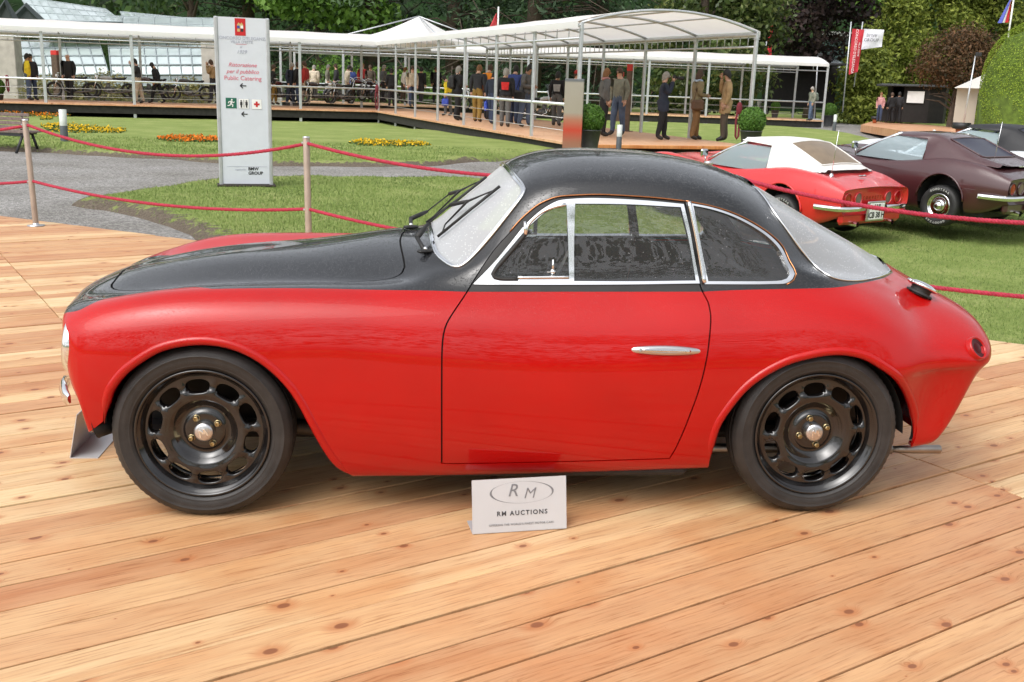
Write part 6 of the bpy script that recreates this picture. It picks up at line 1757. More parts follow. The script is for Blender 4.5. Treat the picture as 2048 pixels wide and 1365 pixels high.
    if scarf:
        sb = MB(); nk = Vector(J['nk']) + Vector((0, 0, -.045)); sb.tube([nk + Vector((.085 * math.cos(t), .095 * math.sin(t), .01 * math.sin(3 * t))) for t in np.linspace(0, 2 * PI, 14, endpoint=False)], .028, 7, closed=True)
        h = sb.build('scarf', clothm(CLR[scarf] if isinstance(scarf, str) else scarf), root); h.scale = (k, k, k)
    if back:                                                    # panel on the back of a jacket
        pb = MB(); pb.grid(np.array([[(lean(zz) - .168 - .008 * (1 - (yy / .12)**2), yy * (1 - .25 * (1.32 - zz) / .3), zz) for yy in np.linspace(-.12, .12, 7)] for zz in np.linspace(1.08, 1.30, 5)]))
        h = pb.build('back_panel', clothm(back), root); h.scale = (k, k, k)
    root['k'] = k
    if bag:
        kind, col, side = bag
        bb = empty('bag', (0, 0, 0), 0, *{'blue': ('blue shopping bag held by the person in ' + top, 'bag'), 'brown': ('brown leather shoulder bag on the woman in the tan jacket', 'bag'), 'pack': ('%s backpack on the person in %s' % ('dark' if sum(col) < .2 else 'grey green', top), 'backpack'), 'cam': ('black camera with a long lens held to the eye by the white-haired man', 'camera'), 'shoulder': ('black shoulder bag on the person in the grey jacket and jeans', 'bag')}[kind])
        bb.location = root.location; bb.rotation_euler = root.rotation_euler; bb.scale = (k, k, k)
        q = MB(); mm = clothm(col, .6)
        if kind == 'blue':
            c = Vector(J['wr' + side]) + Vector((0, 0, -.30)); q.box(c, (.30, .10, .30), bevel=.03); q.tube([c + Vector((-.09, 0, .15)), c + Vector((-.04, 0, .26)), c + Vector((.04, 0, .26)), c + Vector((.09, 0, .15))], .008, 5)
        elif kind in ('brown', 'shoulder'):
            c = Vector((-.06, .24 * (1 if side == 'l' else -1), .86)); q.box(c, (.34, .13, .26), bevel=.05); q.tube([c + Vector((-.12, 0, .1)), Vector((-.02, .15 * (1 if side == 'l' else -1), 1.46)), c + Vector((.12, 0, .1))], .012, 5)
        elif kind == 'pack':
            q.box((-.21 + lean(1.2), 0, 1.20), (.18, .29, .44), bevel=.07); q.box((-.31 + lean(1.1), 0, 1.12), (.06, .2, .2), bevel=.03)
            for s in (1, -1): q.tube([(-.13, .1 * s, 1.40), (-.02, .12 * s, 1.47), (.13, .12 * s, 1.36), (.09, .14 * s, 1.12)], .018, 5)
        elif kind == 'cam':
            q.box((.245, 0, 1.565), (.075, .14, .10), bevel=.012); q.lathe([(.001, .30), (.038, .30), (.038, .40), (.046, .41), (.046, .50), (.001, .50)], 14, (-.02, 0, 1.56), axis='x'); q.box((.24, 0, 1.625), (.06, .06, .03), bevel=.01)
        q.build('body_of_bag' if kind != 'cam' else 'camera_body', mm, bb)
    return root
GW = 'visitors on the covered walkways'
person(1205, 273, 143, 15, 'grey', 'black', 'hred', label='woman with reddish hair, grey jacket and black trousers, facing the man beside her', longhair=True, female=True, group=GW, step=.06, scarf='pink')
person(1234, 271, 142, -125, 'ggrey', 'jeans', 'hbrown', label='man in grey green jacket and blue jeans beside the red-haired woman', group=GW, seed=1)
person(1322, 280, 150, 0, 'navy', 'black', 'hgrey', label='white-haired man in navy jacket raising a camera to his eye', pose='camera', coat=.75, bag=('cam', (.012, .012, .012), 'r'), group=GW)
person(1388, 280, 147, 12, 'olive', 'brown', 'hbrown', label='woman in olive tan jacket, brown trousers and pale blue scarf, facing right', pose='hold', longhair=True, female=True, bag=('brown', (.10, .05, .025), 'r'), scarf=(.42, .52, .66), group=GW, coat=.2)
person(1446, 283, 146, 178, 'tan', 'dbrown', 'hblack', label='man in long tan coat with a hand at his face, right end of the platform', pose='chin', coat=.95, group=GW, step=.05)
person(896, 232, 155, 160, 'yellow', 'grey', 'hblack', label='person in a bright yellow jacket bending to look at a motorcycle', bend=.25, bag=('blue', (.04, .08, .48), 'l'), group=GW)
person(914, 241, 138, 25, 'black', 'black', 'hgrey', label='grey-haired man in black with a dark backpack beside the yellow jacket', bag=('pack', (.015, .015, .017), 'l'), pose='hold', coat=.3, group=GW)
person(954, 244, 135, 75, 'dark', 'mustard', 'hred', label='person in a dark jacket and mustard trousers by the motorcycles', group=GW, bend=.15)
person(974, 240, 134, 60, 'orange', 'dark', 'hbrown', label='person in an orange jacket in the group beside the motorcycles', group=GW, bend=.15)
person(983, 249, 147, 55, 'navy', 'djeans', 'hblack', label='person in navy with a blue bag at the hip, in front of the orange jacket', longhair=True, bag=('blue', (.05, .10, .55), 'l'), group=GW, bend=.1)
person(1009, 254, 142, 85, 'black', 'grey', 'hgrey', label='man seen from behind in a black jacket with a red and white back', group=GW, back=(.55, .02, .02), coat=.2)
person(1027, 248, 136, 75, 'blue', 'djeans', 'hblack', label='man in a blue jacket behind the red and black jacket', group=GW, bend=.12)
person(1048, 254, 134, -25, 'grey', 'jeans', 'hblack', label='dark-haired man in grey jacket and jeans looking down at a leaflet', pose='hold', bag=('shoulder', (.012, .012, .013), 'r'), group=GW, coat=.15, bend=.15)
person(1112, 252, 148, 80, 'black', 'grey', 'hblack', label='man in a black printed shirt standing behind the large silver motorcycle', z=ZD, zextra=None, back=(.30, .30, .30), group=GW)
person(1148, 258, 147, -40, 'cream', 'dark', 'hbrown', label='person in a red cap and cream top behind the steel totem', cap='red', group=GW)
LFT = [(581, 212, 130, -20, 'navy', 'navy', 'hgrey', 'grey-haired man in navy suit at the left of the crowd'), (598, 212, 129, 150, 'black', 'djeans', 'hbrown', 'person in black between the navy suit and the red jacket'),
 (611, 212, 127, 170, 'red', 'beige', 'hbrown', 'man in a dark red jacket and beige trousers walking'), (628, 203, 134, 90, 'cream', 'beige', 'hgrey', 'person in cream just right of the red jacket, half hidden by a pole'),
 (656, 198, 133, 0, 'ggrey', 'white', 'hgrey', 'grey-green jacket visitor with pale trousers behind the dark motorcycle'), (673, 199, 132, 180, 'dark', 'black', 'hbrown', 'dark-clad visitor between the pale trousers and the cream jacket'),
 (694, 204, 134, 20, 'cream', 'beige', 'hblack', 'person in a cream jacket and black beret bending slightly'), (703, 202, 137, 120, 'blue', 'black', 'hblack', 'person in dark blue behind the cream jacket'),
 (725, 196, 131, -60, 'red', 'dark', 'hred', 'red-patterned top visitor behind the row of motorcycles'), (741, 199, 134, -90, 'dbrown', 'black', 'hbrown', 'brown-red top visitor behind the row of motorcycles'),
 (767, 205, 134, 30, 'grey', 'dark', 'hgrey', 'visitor in dark grey just behind the corner pole'), (783, 213, 141, 100, 'black', 'black', 'hblack', 'visitor all in black seen from behind at the walkway corner'),
 (806, 206, 138, 10, 'white', 'dbrown', 'hred', 'visitor in a white top with reddish hair near the corner'), (824, 214, 137, -70, 'beige', 'djeans', 'hbrown', 'visitor in a beige sweater and dark jeans right of the white top'),
 (842, 208, 138, 60, 'black', 'dark', 'hblack', 'visitor in black just left of the first front motorcycle'), (872, 206, 137, -90, 'black', 'black', 'hbrown', 'visitor in black half hidden behind the pole by the yellow jacket')]
for i, q in enumerate(LFT): person(q[0], q[1], q[2], q[3], q[4], q[5], q[6], label=q[7], group=GW, seed=i, coat=.3 * (i % 2), bend=.12 * (i % 3 == 0))
person(59, 201, 112, 30, 'yellow', 'jeans', 'hblack', label='person in a yellow jacket, mostly hidden behind the dark jacket, at the far left', group=GW, step=.03)
person(66, 201, 113, -40, 'dark', 'djeans', 'hblack', label='man in dark jacket and jeans at the far left of the walkway', group=GW, step=.05, coat=.3)
person(141, 199, 112, -90, 'black', 'black', 'bald', label='bald man in black behind the first old motorcycle', group=GW)
person(279, 207, 122, 200, 'dark', 'beige', 'hblack', label='man in a dark jacket and beige trousers photographing on the left walkway', group=GW, pose='camera', bend=.1, step=.14)
person(316, 207, 129, 175, 'black', 'black', 'hblack', label='person in black striding along the left walkway by a pole', group=GW, bend=.22, step=.24, longhair=True)
person(429, 207, 124, 165, 'tan', 'dark', 'hbrown', label='person in a tan jacket at the left edge of the white sign', group=GW, pose='camera', bend=.1)
person(548, 210, 134, 10, 'black', 'mustard', 'hbrown', label='person in black at the right edge of the white sign', group=GW)
person(1620, 242, 177, 195, 'ggrey', 'jeans', 'hgrey', label='walker with a grey-green backpack at the right end of the rear walkway', group=GW, bag=('pack', (.12, .15, .12), 'l'), step=.14)
person(1293, 213, 163, -90, 'black', 'black', 'hbrown', label='dark figure on the rear walkway left of the photographer', group=GW)
person(1306, 214, 160, -80, 'black', 'dark', 'hred', label='dark figure on the rear walkway close behind the photographer', group=GW)
person(1757, 244, 188, -120, 'pink', 'djeans', 'hred', zextra=55.5, label='woman with long hair waiting at the dark kiosk', longhair=True, female=True, group='customers at the kiosk')
person(1779, 246, 188, 100, 'black', 'black', 'hbrown', zextra=56, label='person in a dark coat standing at the kiosk counter', coat=1.0, group='customers at the kiosk')
person(1793, 247, 187, 80, 'dark', 'black', 'hblack', zextra=56.3, label='person in black nearest the kiosk wall', group='customers at the kiosk')

# ================================================================== motorcycles
M['moto_frame'] = mat('black_frame', (.012, .012, .012), .3, coat=.4); M['dull'] = mat('dull_nickel', (.16, .15, .145), .4, .8, var=.2)
M['engine'] = mat('engine_alloy', (.17, .17, .17), .45, .8, var=.2, scale=20)
def motorcycle(name_label, px, yg, heading, L_px, tank, z=ZD, fair=False, seed=0):
    if 800 < px < 1200: z = float(np.interp(yg, [205, 285], [.33, .19]))
    P = gp(px, yg, z); k = 1.08
    if px < 790: P = at(px, yg, min(P[1], float(np.interp(px, [0, 757], [42.8, 47.2])) + (3.6 if px < 690 else 5.5)))
    root = empty('motorcycle', tuple(P), math.radians(heading), name_label, 'motorcycle', 'motorcycles on show along the walkway', k)
    tk = mat('tank_paint', tank, .25, coat=.8)
    for xw in (-.68, .70):
        w = empty('wheel', (0, 0, 0)); w.parent = root; w.location = (xw, 0, .32)
        q = MB(); q.tube([(.275 * math.cos(t), 0, .275 * math.sin(t)) for t in np.linspace(0, 2 * PI, 30, endpoint=False)], .045, 8, closed=True); q.build('tyre', M['rubber'], w)
        q = MB(); q.tube([(.235 * math.cos(t), 0, .235 * math.sin(t)) for t in np.linspace(0, 2 * PI, 30, endpoint=False)], .014, 6, closed=True)
        for t in np.linspace(0, 2 * PI, 18, endpoint=False): q.tube([(.04 * math.cos(t + .4), .02 * (-1)**int(t * 3), .04 * math.sin(t + .4)), (.23 * math.cos(t), 0, .23 * math.sin(t))], .003, 3)
        q.lathe([(.001, -.05), (.05, -.05), (.05, .05), (.001, .05)], 14, axis='y'); q.build('rim', M['chrome'] if fair else M['dull'], w)
    q = MB(); q.tube([(-.68, .1, .32), (-.35, .1, .40), (-.05, .1, .25), (.3, .1, .28), (.48, 0, .82), (-.2, 0, .78), (-.55, 0, .70)], .02, 6); q.tube([(-.68, -.1, .32), (-.35, -.1, .40), (-.05, -.1, .25), (.3, -.1, .28), (.48, 0, .82)], .02, 6)
    for s in (1, -1): q.tube([(-.68, s * .1, .32), (-.52, s * .12, .68)], .018, 6)
    q.build('frame', M['moto_frame'], root)
    q = MB()
    for s in (1, -1): q.tube([(.70, s * .07, .32), (.52, s * .09, .86)], .022, 6)
    q.build('fork', M['chrome'], root)
    q = MB(); q.box((.05, 0, .34), (.36, .24, .20), bevel=.05); q.box((.12, 0, .52), (.15, .15, .20), rz=0, bevel=.03)
    for zz in np.linspace(.45, .62, 5): q.box((.12, 0, zz), (.19, .19, .012))
    q.lathe([(.001, -.15), (.085, -.15), (.09, .15), (.001, .15)], 16, (.0, 0, .33), axis='y'); q.build('engine', M['engine'], root)
    q = MB(); rows = [[(x, wd * math.cos(t), zc + hh * math.sin(t)) for t in np.linspace(0, 2 * PI, 15)] for x, wd, hh, zc in ((.46, .02, .02, .83), (.42, .09, .07, .82), (.28, .135, .10, .82), (.08, .12, .095, .80), (-.06, .07, .06, .78), (-.08, .02, .02, .77))]
    q.grid(np.array(rows), flip=True); q.build('fuel_tank', tk, root)
    q = MB(); q.box((-.32, 0, .80), (.52, .24, .09), bevel=.04); q.box((-.55, 0, .83), (.12, .2, .08), bevel=.03); q.build('seat', M['trim'], root)
    q = MB()
    for cx, a0, a1 in ((-.68, .2, 2.9), (.70, .5, 2.6)):
        q = MB(); q.grid(np.array([[(cx + .335 * math.cos(t), y, .32 + .335 * math.sin(t)) for y in (-.06, 0, .06)] for t in np.linspace(a0, a1, 14)])); q.build('mudguard', tk, root)
    q = MB(); q.tube([(.42, .36, .98), (.52, .2, 1.0), (.52, 0, .93), (.52, -.2, 1.0), (.42, -.36, .98)], .013, 6); q.build('handlebar', M['chrome'], root)
    q = MB(); q.lathe([(.001, -.10), (.06, -.08), (.085, 0), (.088, .03)], 16, axis='x'); h = q.build('headlight', M['chrome'], root); h.location = (.58, 0, .86)
    q = MB(); q.lathe([(.084, .028), (.05, .045), (.001, .05)], 14, axis='x'); q.build('lens', M['lens'], h)
    for s in (1, -1):
        q = MB(); q.tube([(.2, s * .12, .48), (.3, s * .15, .32), (.1, s * .16, .22), (-.2, s * .17, .24), (-.85, s * .17, .30)], [.02, .02, .022, .035, .04], 8); q.build('exhaust', M['chrome'] if fair else M['dull'], root)
    if fair:
        q = MB(); q.grid(np.array([[(.62 - .35 * abs(y)**1.2 * 2 - .5 * (zz - .7)**2, y, zz) for y in np.linspace(-.32, .32, 11)] for zz in np.linspace(.62, 1.12, 7)])); q.build('fairing', mat('silver_fairing', (.55, .56, .56), .3, .3, coat=.5), root)
        q = MB(); q.grid(np.array([[(.45 - .3 * abs(y)**1.2 * 2 - .7 * (zz - 1.1), y, zz) for y in np.linspace(-.2, .2, 9)] for zz in np.linspace(1.12, 1.34, 4)])); q.build('windshield', M['glass'], root)
        for s in (1, -1): q = MB(); q.box((-.62, s * .30, .58), (.48, .20, .38), bevel=.05); q.build('pannier', mat('pannier', (.50, .47, .42), .4), root)
    return root
motorcycle('large silver touring motorcycle with panniers behind the steel totem', 1082, 243, -28, 0, (.5, .5, .5), fair=True)
motorcycle('classic motorcycle with chrome headlamp left of the yellow jacket', 866, 210, -160, 0, (.10, .02, .02))
motorcycle('dark motorcycle half hidden behind the dark-jacketed group', 955, 222, -150, 0, (.03, .03, .04))
motorcycle('dark motorcycle behind the person in the blue jacket', 1010, 232, -150, 0, (.06, .01, .01))
motorcycle('old black motorcycle in front of the bald man', 146, 196, 195, 0, (.02, .02, .02))
motorcycle('old silver-grey motorcycle, second from the left on the walkway', 224, 197, 195, 0, (.35, .36, .36))
motorcycle('old dark motorcycle behind the man in beige trousers', 305, 199, 190, 0, (.05, .03, .03))
motorcycle('old dark motorcycle standing alone just left of the white sign', 381, 202, 215, 0, (.02, .02, .02))
motorcycle('dark red motorcycle just right of the white sign', 563, 205, 230, 0, (.09, .02, .02))
motorcycle('black motorcycle behind the walker in beige trousers', 634, 207, 230, 0, (.03, .02, .02))
motorcycle('dark motorcycle facing the lawn below the cream jacket', 683, 209, 242, 0, (.04, .04, .03))
for i, (x, y) in enumerate(((722, 200), (745, 203), (772, 207))):
    motorcycle(('maroon motorcycle, left of the three by the corner pole', 'dark motorcycle just left of the corner pole', 'dark motorcycle just right of the corner pole')[i], x, y, 235, 0, ((.10, .015, .02), (.03, .02, .03), (.05, .01, .01))[i])
for i, x in enumerate((1262, 1345, 1408, 1462)):
    motorcycle('silver-handled motorcycle on the rear walkway, %s' % ('behind the slim brown post', 'right of the photographer', 'between the two tan-coated people', 'by the right front pole')[i], x, 217 + i * 2, 255, 0, ((.05, .05, .05), (.3, .3, .3), (.08, .02, .02), (.05, .06, .05))[i])
motorcycle('small white motorcycle facing the viewer on the rear walkway', 1530, 229, 268, 0, (.75, .74, .70), fair=True)
# coiled maroon barrier ropes hanging at poles
M['maroon'] = mat('maroon_rope', (.13, .012, .022), .85)
def hung_rope(x, y0, y1, d, label):
    P = at(x, y0, d); h = (y1 - y0) * d / F_PX
    t = empty('hanging_rope', tuple(P), 0, label, 'rope', 'maroon ropes hung on the walkway poles')
    q = MB(); w = h * .07
    q.tube([(-w * .4, 0, -.02), (-w, -.03, -h * .5), (-w * .6, 0, -h * .93), (0, .0, -h), (w * .6, 0, -h * .93), (w * .6, 0, -h * .5), (w * .3, 0, -.02)], .03, 7); q.build('loop', M['maroon'], t)
    q = MB(); q.ball((0, -.03, -.12), (.085, .06, .18 * min(1, h))); q.build('coil', M['maroon'], t)
hung_rope(754, 172, 217, 46.8, 'maroon rope knotted and hanging at the corner pole')
hung_rope(1479, 208, 275, 28.4, 'maroon rope hanging beside the right front pole, above the planter')
hung_rope(14, 150, 182, 43, 'maroon rope hanging on the pole at the far left')
# ================================================================== the parked sports cars on the lawn
def text_mesh(s, size, m, bold=0.0, italic=0.0, depth=.0008, align='CENTER', spacing=1.0, name='lettering'):
    cu = bpy.data.curves.new('t', 'FONT'); cu.body = s; cu.size = size; cu.align_x = align; cu.align_y = 'CENTER'; cu.extrude = depth; cu.offset = bold; cu.shear = italic; cu.space_character = spacing; cu.resolution_u = 3
    o = bpy.data.objects.new('t', cu); COL.objects.link(o)
    dg = bpy.context.evaluated_depsgraph_get(); me = bpy.data.meshes.new_from_object(o.evaluated_get(dg)); me.name = name
    bpy.data.objects.remove(o); bpy.data.curves.remove(cu)
    me.materials.clear(); me.materials.append(m)
    return me
M['white'] = mat('white_enamel', (.78, .78, .77), .4, var=.04)
M['letterwhite'] = mat('tyre_lettering', (.42, .42, .40), .7)
M['plateblack'] = mat('plate_black', (.012, .012, .012), .5)
def sports_car(px, py, d, head, label, paint_c, kind, plate=None, scale=1.21):
    P = at(px, py, d) + np.array([math.sin(math.radians(head)), -math.cos(math.radians(head)), 0]) * .86 * scale
    root = empty('sports_car', tuple(P), math.radians(head), label, 'car', 'sports cars parked on the lawn', scale)
    root.scale = (scale, scale, scale * 1.11); root.rotation_euler = (0, -.045, math.radians(head))
    pm = paint('lawn_car_paint', paint_c, wet=.6)
    xs = np.array([-1.0, -.9, -.75, -.55, -.35, -.15, .05, .3, .55, .85, 1.2, 1.5, 1.8, 2.1, 2.35, 2.6, 2.9, 3.15, 3.35, 3.5, 3.62])
    rows = [tab("-1,.70,.42 -.5,.70,.24 .5,.72,.19 2,.72,.19 3.3,.6,.26 3.62,.42,.36"),
      tab("-1,.77,.46 -.5,.81,.30 .5,.81,.24 2,.81,.24 3.1,.77,.3 3.62,.47,.41"),
      tab("-1,.80,.58 -.5,.87,.54 0,.89,.53 .6,.86,.52 1.2,.82,.52 1.8,.84,.52 2.49,.885,.53 3.1,.82,.50 3.5,.68,.46 3.62,.53,.46"),
      tab("-1,.785,.675 -.5,.85,.74 0,.87,.75 .6,.84,.70 1.2,.80,.66 1.8,.82,.67 2.49,.865,.72 3.1,.80,.64 3.5,.66,.54 3.62,.51,.50"),
      tab("-1,.75,.735 -.5,.78,.865 0,.785,.90 .6,.78,.82 1.2,.775,.755 1.8,.785,.78 2.49,.79,.855 3.1,.72,.765 3.5,.59,.61 3.62,.46,.545"),
      tab("-1,.64,.748 -.5,.64,.885 0,.64,.915 .6,.66,.84 1.2,.70,.78 1.8,.68,.80 2.49,.66,.865 3.1,.60,.775 3.5,.49,.625 3.62,.38,.56"),
      tab("-1,.45,.76 -.5,.45,.865 0,.45,.88 .6,.5,.83 1.2,.55,.79 1.8,.52,.81 2.49,.47,.815 3.1,.42,.74 3.5,.34,.63 3.62,.27,.57"),
      tab("-1,.22,.768 -.5,.22,.87 0,.22,.885 .6,.25,.83 1.2,.28,.80 1.8,.26,.855 2.49,.23,.845 3.1,.2,.765 3.5,.17,.645 3.62,.13,.575"),
      tab("-1,0,.772 -.5,0,.875 0,0,.89 .6,0,.835 1.2,0,.81 1.8,0,.87 2.49,0,.86 3.1,0,.775 3.5,0,.65 3.62,0,.58")]
    net = np.zeros((len(xs), len(rows), 3))
    for b, r in enumerate(rows): net[:, b, 0] = xs; net[:, b, 1] = pchip(r[:, 0], r[:, 1], xs); net[:, b, 2] = pchip(r[:, 0], r[:, 2], xs)
    S = Surf(net, 2, .7)
    a, b = np.meshgrid(np.linspace(0, S.na - 1, 100), np.linspace(0, S.nb - 1, 46), indexing='ij')
    G = S.ev(a.ravel(), b.ravel()).reshape(100, 46, 3)
    V = []; F = []
    for s in (1, -1):
        n0 = len(V); V += [tuple(p * [1, s, 1]) for p in G.reshape(-1, 3)]
        for i in range(99):
            for j in range(45):
                c = (G[i, j] + G[i + 1, j + 1]) / 2
                if any((c[0] - wx)**2 + (c[2] - .33)**2 < .385**2 and c[1] > .45 and c[2] < .75 for wx in (0, 2.49)): continue
                if 0.42 < c[0] < 1.66 and c[1] < .60 and j > 24: continue          # cockpit opening
                f = (n0 + i * 46 + j, n0 + i * 46 + j + 1, n0 + (i + 1) * 46 + j + 1, n0 + (i + 1) * 46 + j)
                F.append(f if s < 0 else f[::-1])
    link('body', mesh('body', V, F, pm), root)
    # tail panel
    e = G[0]; full = np.concatenate([e, (e * [1, -1, 1])[::-1][1:]])
    tp = MB(); inner = full * [1, .93, 1]; inner[:, 2] = .61 + (inner[:, 2] - .61) * .84; inner[:, 0] += .05
    n = len(full); tp.add(list(full) + list(inner), [(i, (i + 1) % n, n + (i + 1) % n, n + i) for i in range(n)]); tp.add(list(inner), [tuple(range(n))])
    tail = tp.build('tail_panel', pm, root)
    for y in (.60, .36, -.36, -.60):
        q = MB(); q.lathe([(.088, .02), (.090, -.012), (.078, -.018), (.074, -.006)], 24, axis='x'); lp = q.build('tail_lamp', pm, tail); lp.location = (-.955, y, .615)
        q = MB(); q.lathe([(.075, -.006), (.04, -.012), (.001, -.013)], 20, axis='x'); q.build('lens', M['redlens'] if abs(y) > .5 else mat('clear_lens', (.17, .11, .10), .15, coat=.5), lp)
    for s in (1, -1):
        q = MB(); q.grid(np.array([[(x - .03, s * y, z + dz) for (x, y) in ((-1.0, .26), (-1.03, .45), (-1.02, .66), (-.97, .80), (-.75, .875), (-.60, .90))] for z, dz in ((.475, 0), (.49, .01))]) + 0)
        pr = [(-.02, -.03), (-.035, -.01), (-.035, .015), (-.015, .035), (.01, .03), (.01, -.03), (-.02, -.03)]
        q = MB(); q.grid(np.array([[(x + ax * (1 if x < -.9 else .6), s * (y - (ax if x > -.9 else 0)), .50 + az) for ax, az in pr] for (x, y) in ((-1.0, .25), (-1.03, .45), (-1.02, .66), (-.96, .82), (-.78, .885), (-.62, .905))]))
        q.build('rear_bumper', M['chrome'], root)
        q = MB(); q.lathe([(.035, -1.05), (.035, -.5), (.03, -.5), (.03, -1.03)], 12, (0, s * .42, .30), axis='x'); q.build('exhaust_tip', M['chrome'], root)
    q = MB(); q.box((-.93, 0, .37), (.10, 1.44, .16), bevel=.04); q.build('valance', pm, root)
    pf = empty('number_plate', (0, 0, 0)); pf.parent = root; pf.location = (-1.03, 0, .455)
    q = MB(); q.box((0.01, 0, 0), (.03, .42, .26), bevel=.01); q.build('plate_frame', M['alu'], pf)
    q = MB(); q.box((-.012, 0, 0), (.012, .34, .21), bevel=.004); q.build('plate', M['white'], pf)
    if plate:
        for k, t in enumerate(plate):
            o = link('plate_lettering', text_mesh(t, .105, M['plateblack'], .003), pf); o.location = (-.0195, 0, .052 - .10 * k); o.rotation_euler = (PI / 2, 0, -PI / 2)
    # wheels
    q = MB(); q.lathe([(.19, .02), (.2, .005), (.225, -.012), (.27, -.02), (.305, -.012), (.325, .015), (.333, .06), (.333, .17), (.32, .20), (.2, .2)], 44, axis='y'); ty = q.mesh('tyre', M['rubber'])
    q = MB(); q.lathe([(.2, .02), (.195, .0), (.185, .005), (.175, .03), (.155, .045), (.12, .03), (.10, .035), (.075, .03), (.07, -.01), (.045, -.035), (.001, -.04)], 36, axis='y'); rm = q.mesh('rim', M['chrome'])
    let = MB()
    for a0, word in ((PI / 2, 'GOODYEAR'), (-PI / 2, 'GOODYEAR')):
        for k, ch in enumerate(word):
            t = a0 - (k - 3.5) * .17; me = text_mesh(ch, .046, M['letterwhite'], .001, depth=.002)
            c, s_ = math.cos(t - PI / 2), math.sin(t - PI / 2); r = .268
            vs = [(r * math.cos(t) + v.co.x * c - v.co.y * s_, -.021 - v.co.z, r * math.sin(t) + v.co.x * s_ + v.co.y * c) for v in me.vertices]
            let.add(vs, [tuple(p.vertices) for p in me.polygons], smooth=False); bpy.data.meshes.remove(me)
    lm = let.mesh('lettering', M['letterwhite'])
    for wx in (0, 2.49):
        for s in (1, -1):
            w = empty('wheel', (0, 0, 0)); w.parent = root; w.location = (wx, s * .85, .312 / 1.11); w.scale = (.937, .937, .937 / 1.11); w.rotation_euler = (0, 0, 0 if s < 0 else PI)
            link('tyre', ty, w); link('rim', rm, w); link('lettering', lm, w, 'stuff')
            l2 = MB(); l2.tube([(wx + .39 * math.cos(t), s * (.885 if abs(t - PI / 2) < 1.0 else .87), .33 + .39 * math.sin(t)) for t in np.linspace(.15, PI - .15, 24)], .014, 6); l2.build('wheel_arch_lip', pm, root)
            l3 = MB(); th = np.linspace(-.1, PI + .1, 18); l3.grid(np.array([[(wx + .38 * math.cos(t), s * y, .33 + .38 * math.sin(t)) for t in th] for y in (.84, .5, .48)])); l3.grid(np.array([[(wx + r * math.cos(t), s * .5, .33 + r * math.sin(t)) for t in th] for r in (.38, .02)])); l3.build('wheel_arch_liner', M['rubber'], root)
    # underside, cabin
    q = MB(); q.box((1.2, 0, .24), (3.6, 1.3, .12), bevel=.04); q.box((1.0, 0, .42), (1.4, 1.2, .3), bevel=.05); q.build('floor_pan', M['trim'], root)
    for s in (1, -1):
        q = MB(); q.box((.85, s * .34, .55), (.5, .44, .18), bevel=.06); q.box((.56, s * .34, .78), (.14, .42, .56), R=Matrix.Rotation(-.2, 3, 'Y'), bevel=.06); q.build('seat', mat('brown_seat', (.10, .07, .05), .6), root)
    q = MB(); q.tube([(1.25 + .05 * math.sin(t), .34 + .17 * math.cos(t), .82 + .17 * math.sin(t)) for t in np.linspace(0, 2 * PI, 22, endpoint=False)], .014, 6, closed=True); q.build('steering_wheel', M['trim'], root)
    # windscreen, side glass
    ws_ = np.array([[((1.98 - .30 * (y / .66)**2) * (1 - q_) + (1.10 - .10 * (y / .66)**2) * q_, y * (1 - .16 * q_), .845 * (1 - q_) + 1.165 * q_ + .05 * math.sin(PI * q_) * .3) for y in np.linspace(-.66, .66, 13)] for q_ in np.linspace(0, 1, 6)])
    q = MB(); q.grid(ws_); w = q.build('windscreen', M['fog_sky'], root)
    q = MB(); q.tube(ws_[:, 0], .022, 6); q.tube(ws_[:, -1], .022, 6); q.tube(ws_[-1], .02, 6); q.build('windscreen_frame', M['chrome'], w)
    for s in (1, -1):
        q = MB(); q.grid(np.array([[(1.66 - .54 * z_ * (1 if k == 0 else 0) if k == 0 else .47, s * (.725 - .155 * z_ + .03 * math.sin(PI * z_)), .80 + .33 * z_) for k in (0, 1)] for z_ in np.linspace(0, 1, 6)])); q.build('side_window', M['fog_sky'], root)
    q = MB(); q.tube([(1.60, .80, .80), (1.60, .83, .90)], .008, 6); q.box((1.60, .86, .95), (.05, .16, .11), bevel=.03); q.build('door_mirror', M['chrome'], root)
    q = MB(); q.lathe([(.035, 0), (.02, .03), (.008, .035)], 10, (-.55, .50, .865)); q.tube([(-.55, .50, .89), (-.57, .5, 1.45)], .004, 5); q.build('aerial', M['chrome'], root)
    st_ = [(1.10, (.575, 1.14), (.52, 1.165), 1.185), (.78, (.60, 1.135), (.55, 1.185), 1.218), (.49, (.612, 1.125), (.56, 1.185), 1.222), (.47, (.715, .81), (.565, 1.182), 1.222), (.28, (.715, .845), (.56, 1.155), 1.205), (.0, (.70, .88), (.565, 1.05), 1.12), (-.25, (.68, .90), (.57, .965), 1.02), (-.46, (.64, .90), (.52, .915), .925)]
    def roof_rows(k=1.0, out=0):
        R_ = []
        for x, (yl, zl), (yr, zr), zc in st_:
            pr = [(yl, zl), (yl * .55 + yr * .45 + .015, zl * .5 + zr * .5), (yr + .008, zr - .015), (yr - .05, zr + .018), (yr * .6, zr + (zc - zr) * .68), (yr * .3, zr + (zc - zr) * .93), (0, zc)]
            full_ = pr + [(-y, z) for y, z in pr[::-1][1:]]
            R_.append([(x, y * k, z + out) for y, z in full_])
        return np.array(R_)
    if kind != 'coupe': st_ = [(x, (a_[0], a_[1] + (.03 if x > .48 else 0)), (b_[0], b_[1] + .03 * min(1, max(0, x + .46) * 3)), c_ + .035 * min(1, max(0, x + .46) * 3)) for x, a_, b_, c_ in st_]
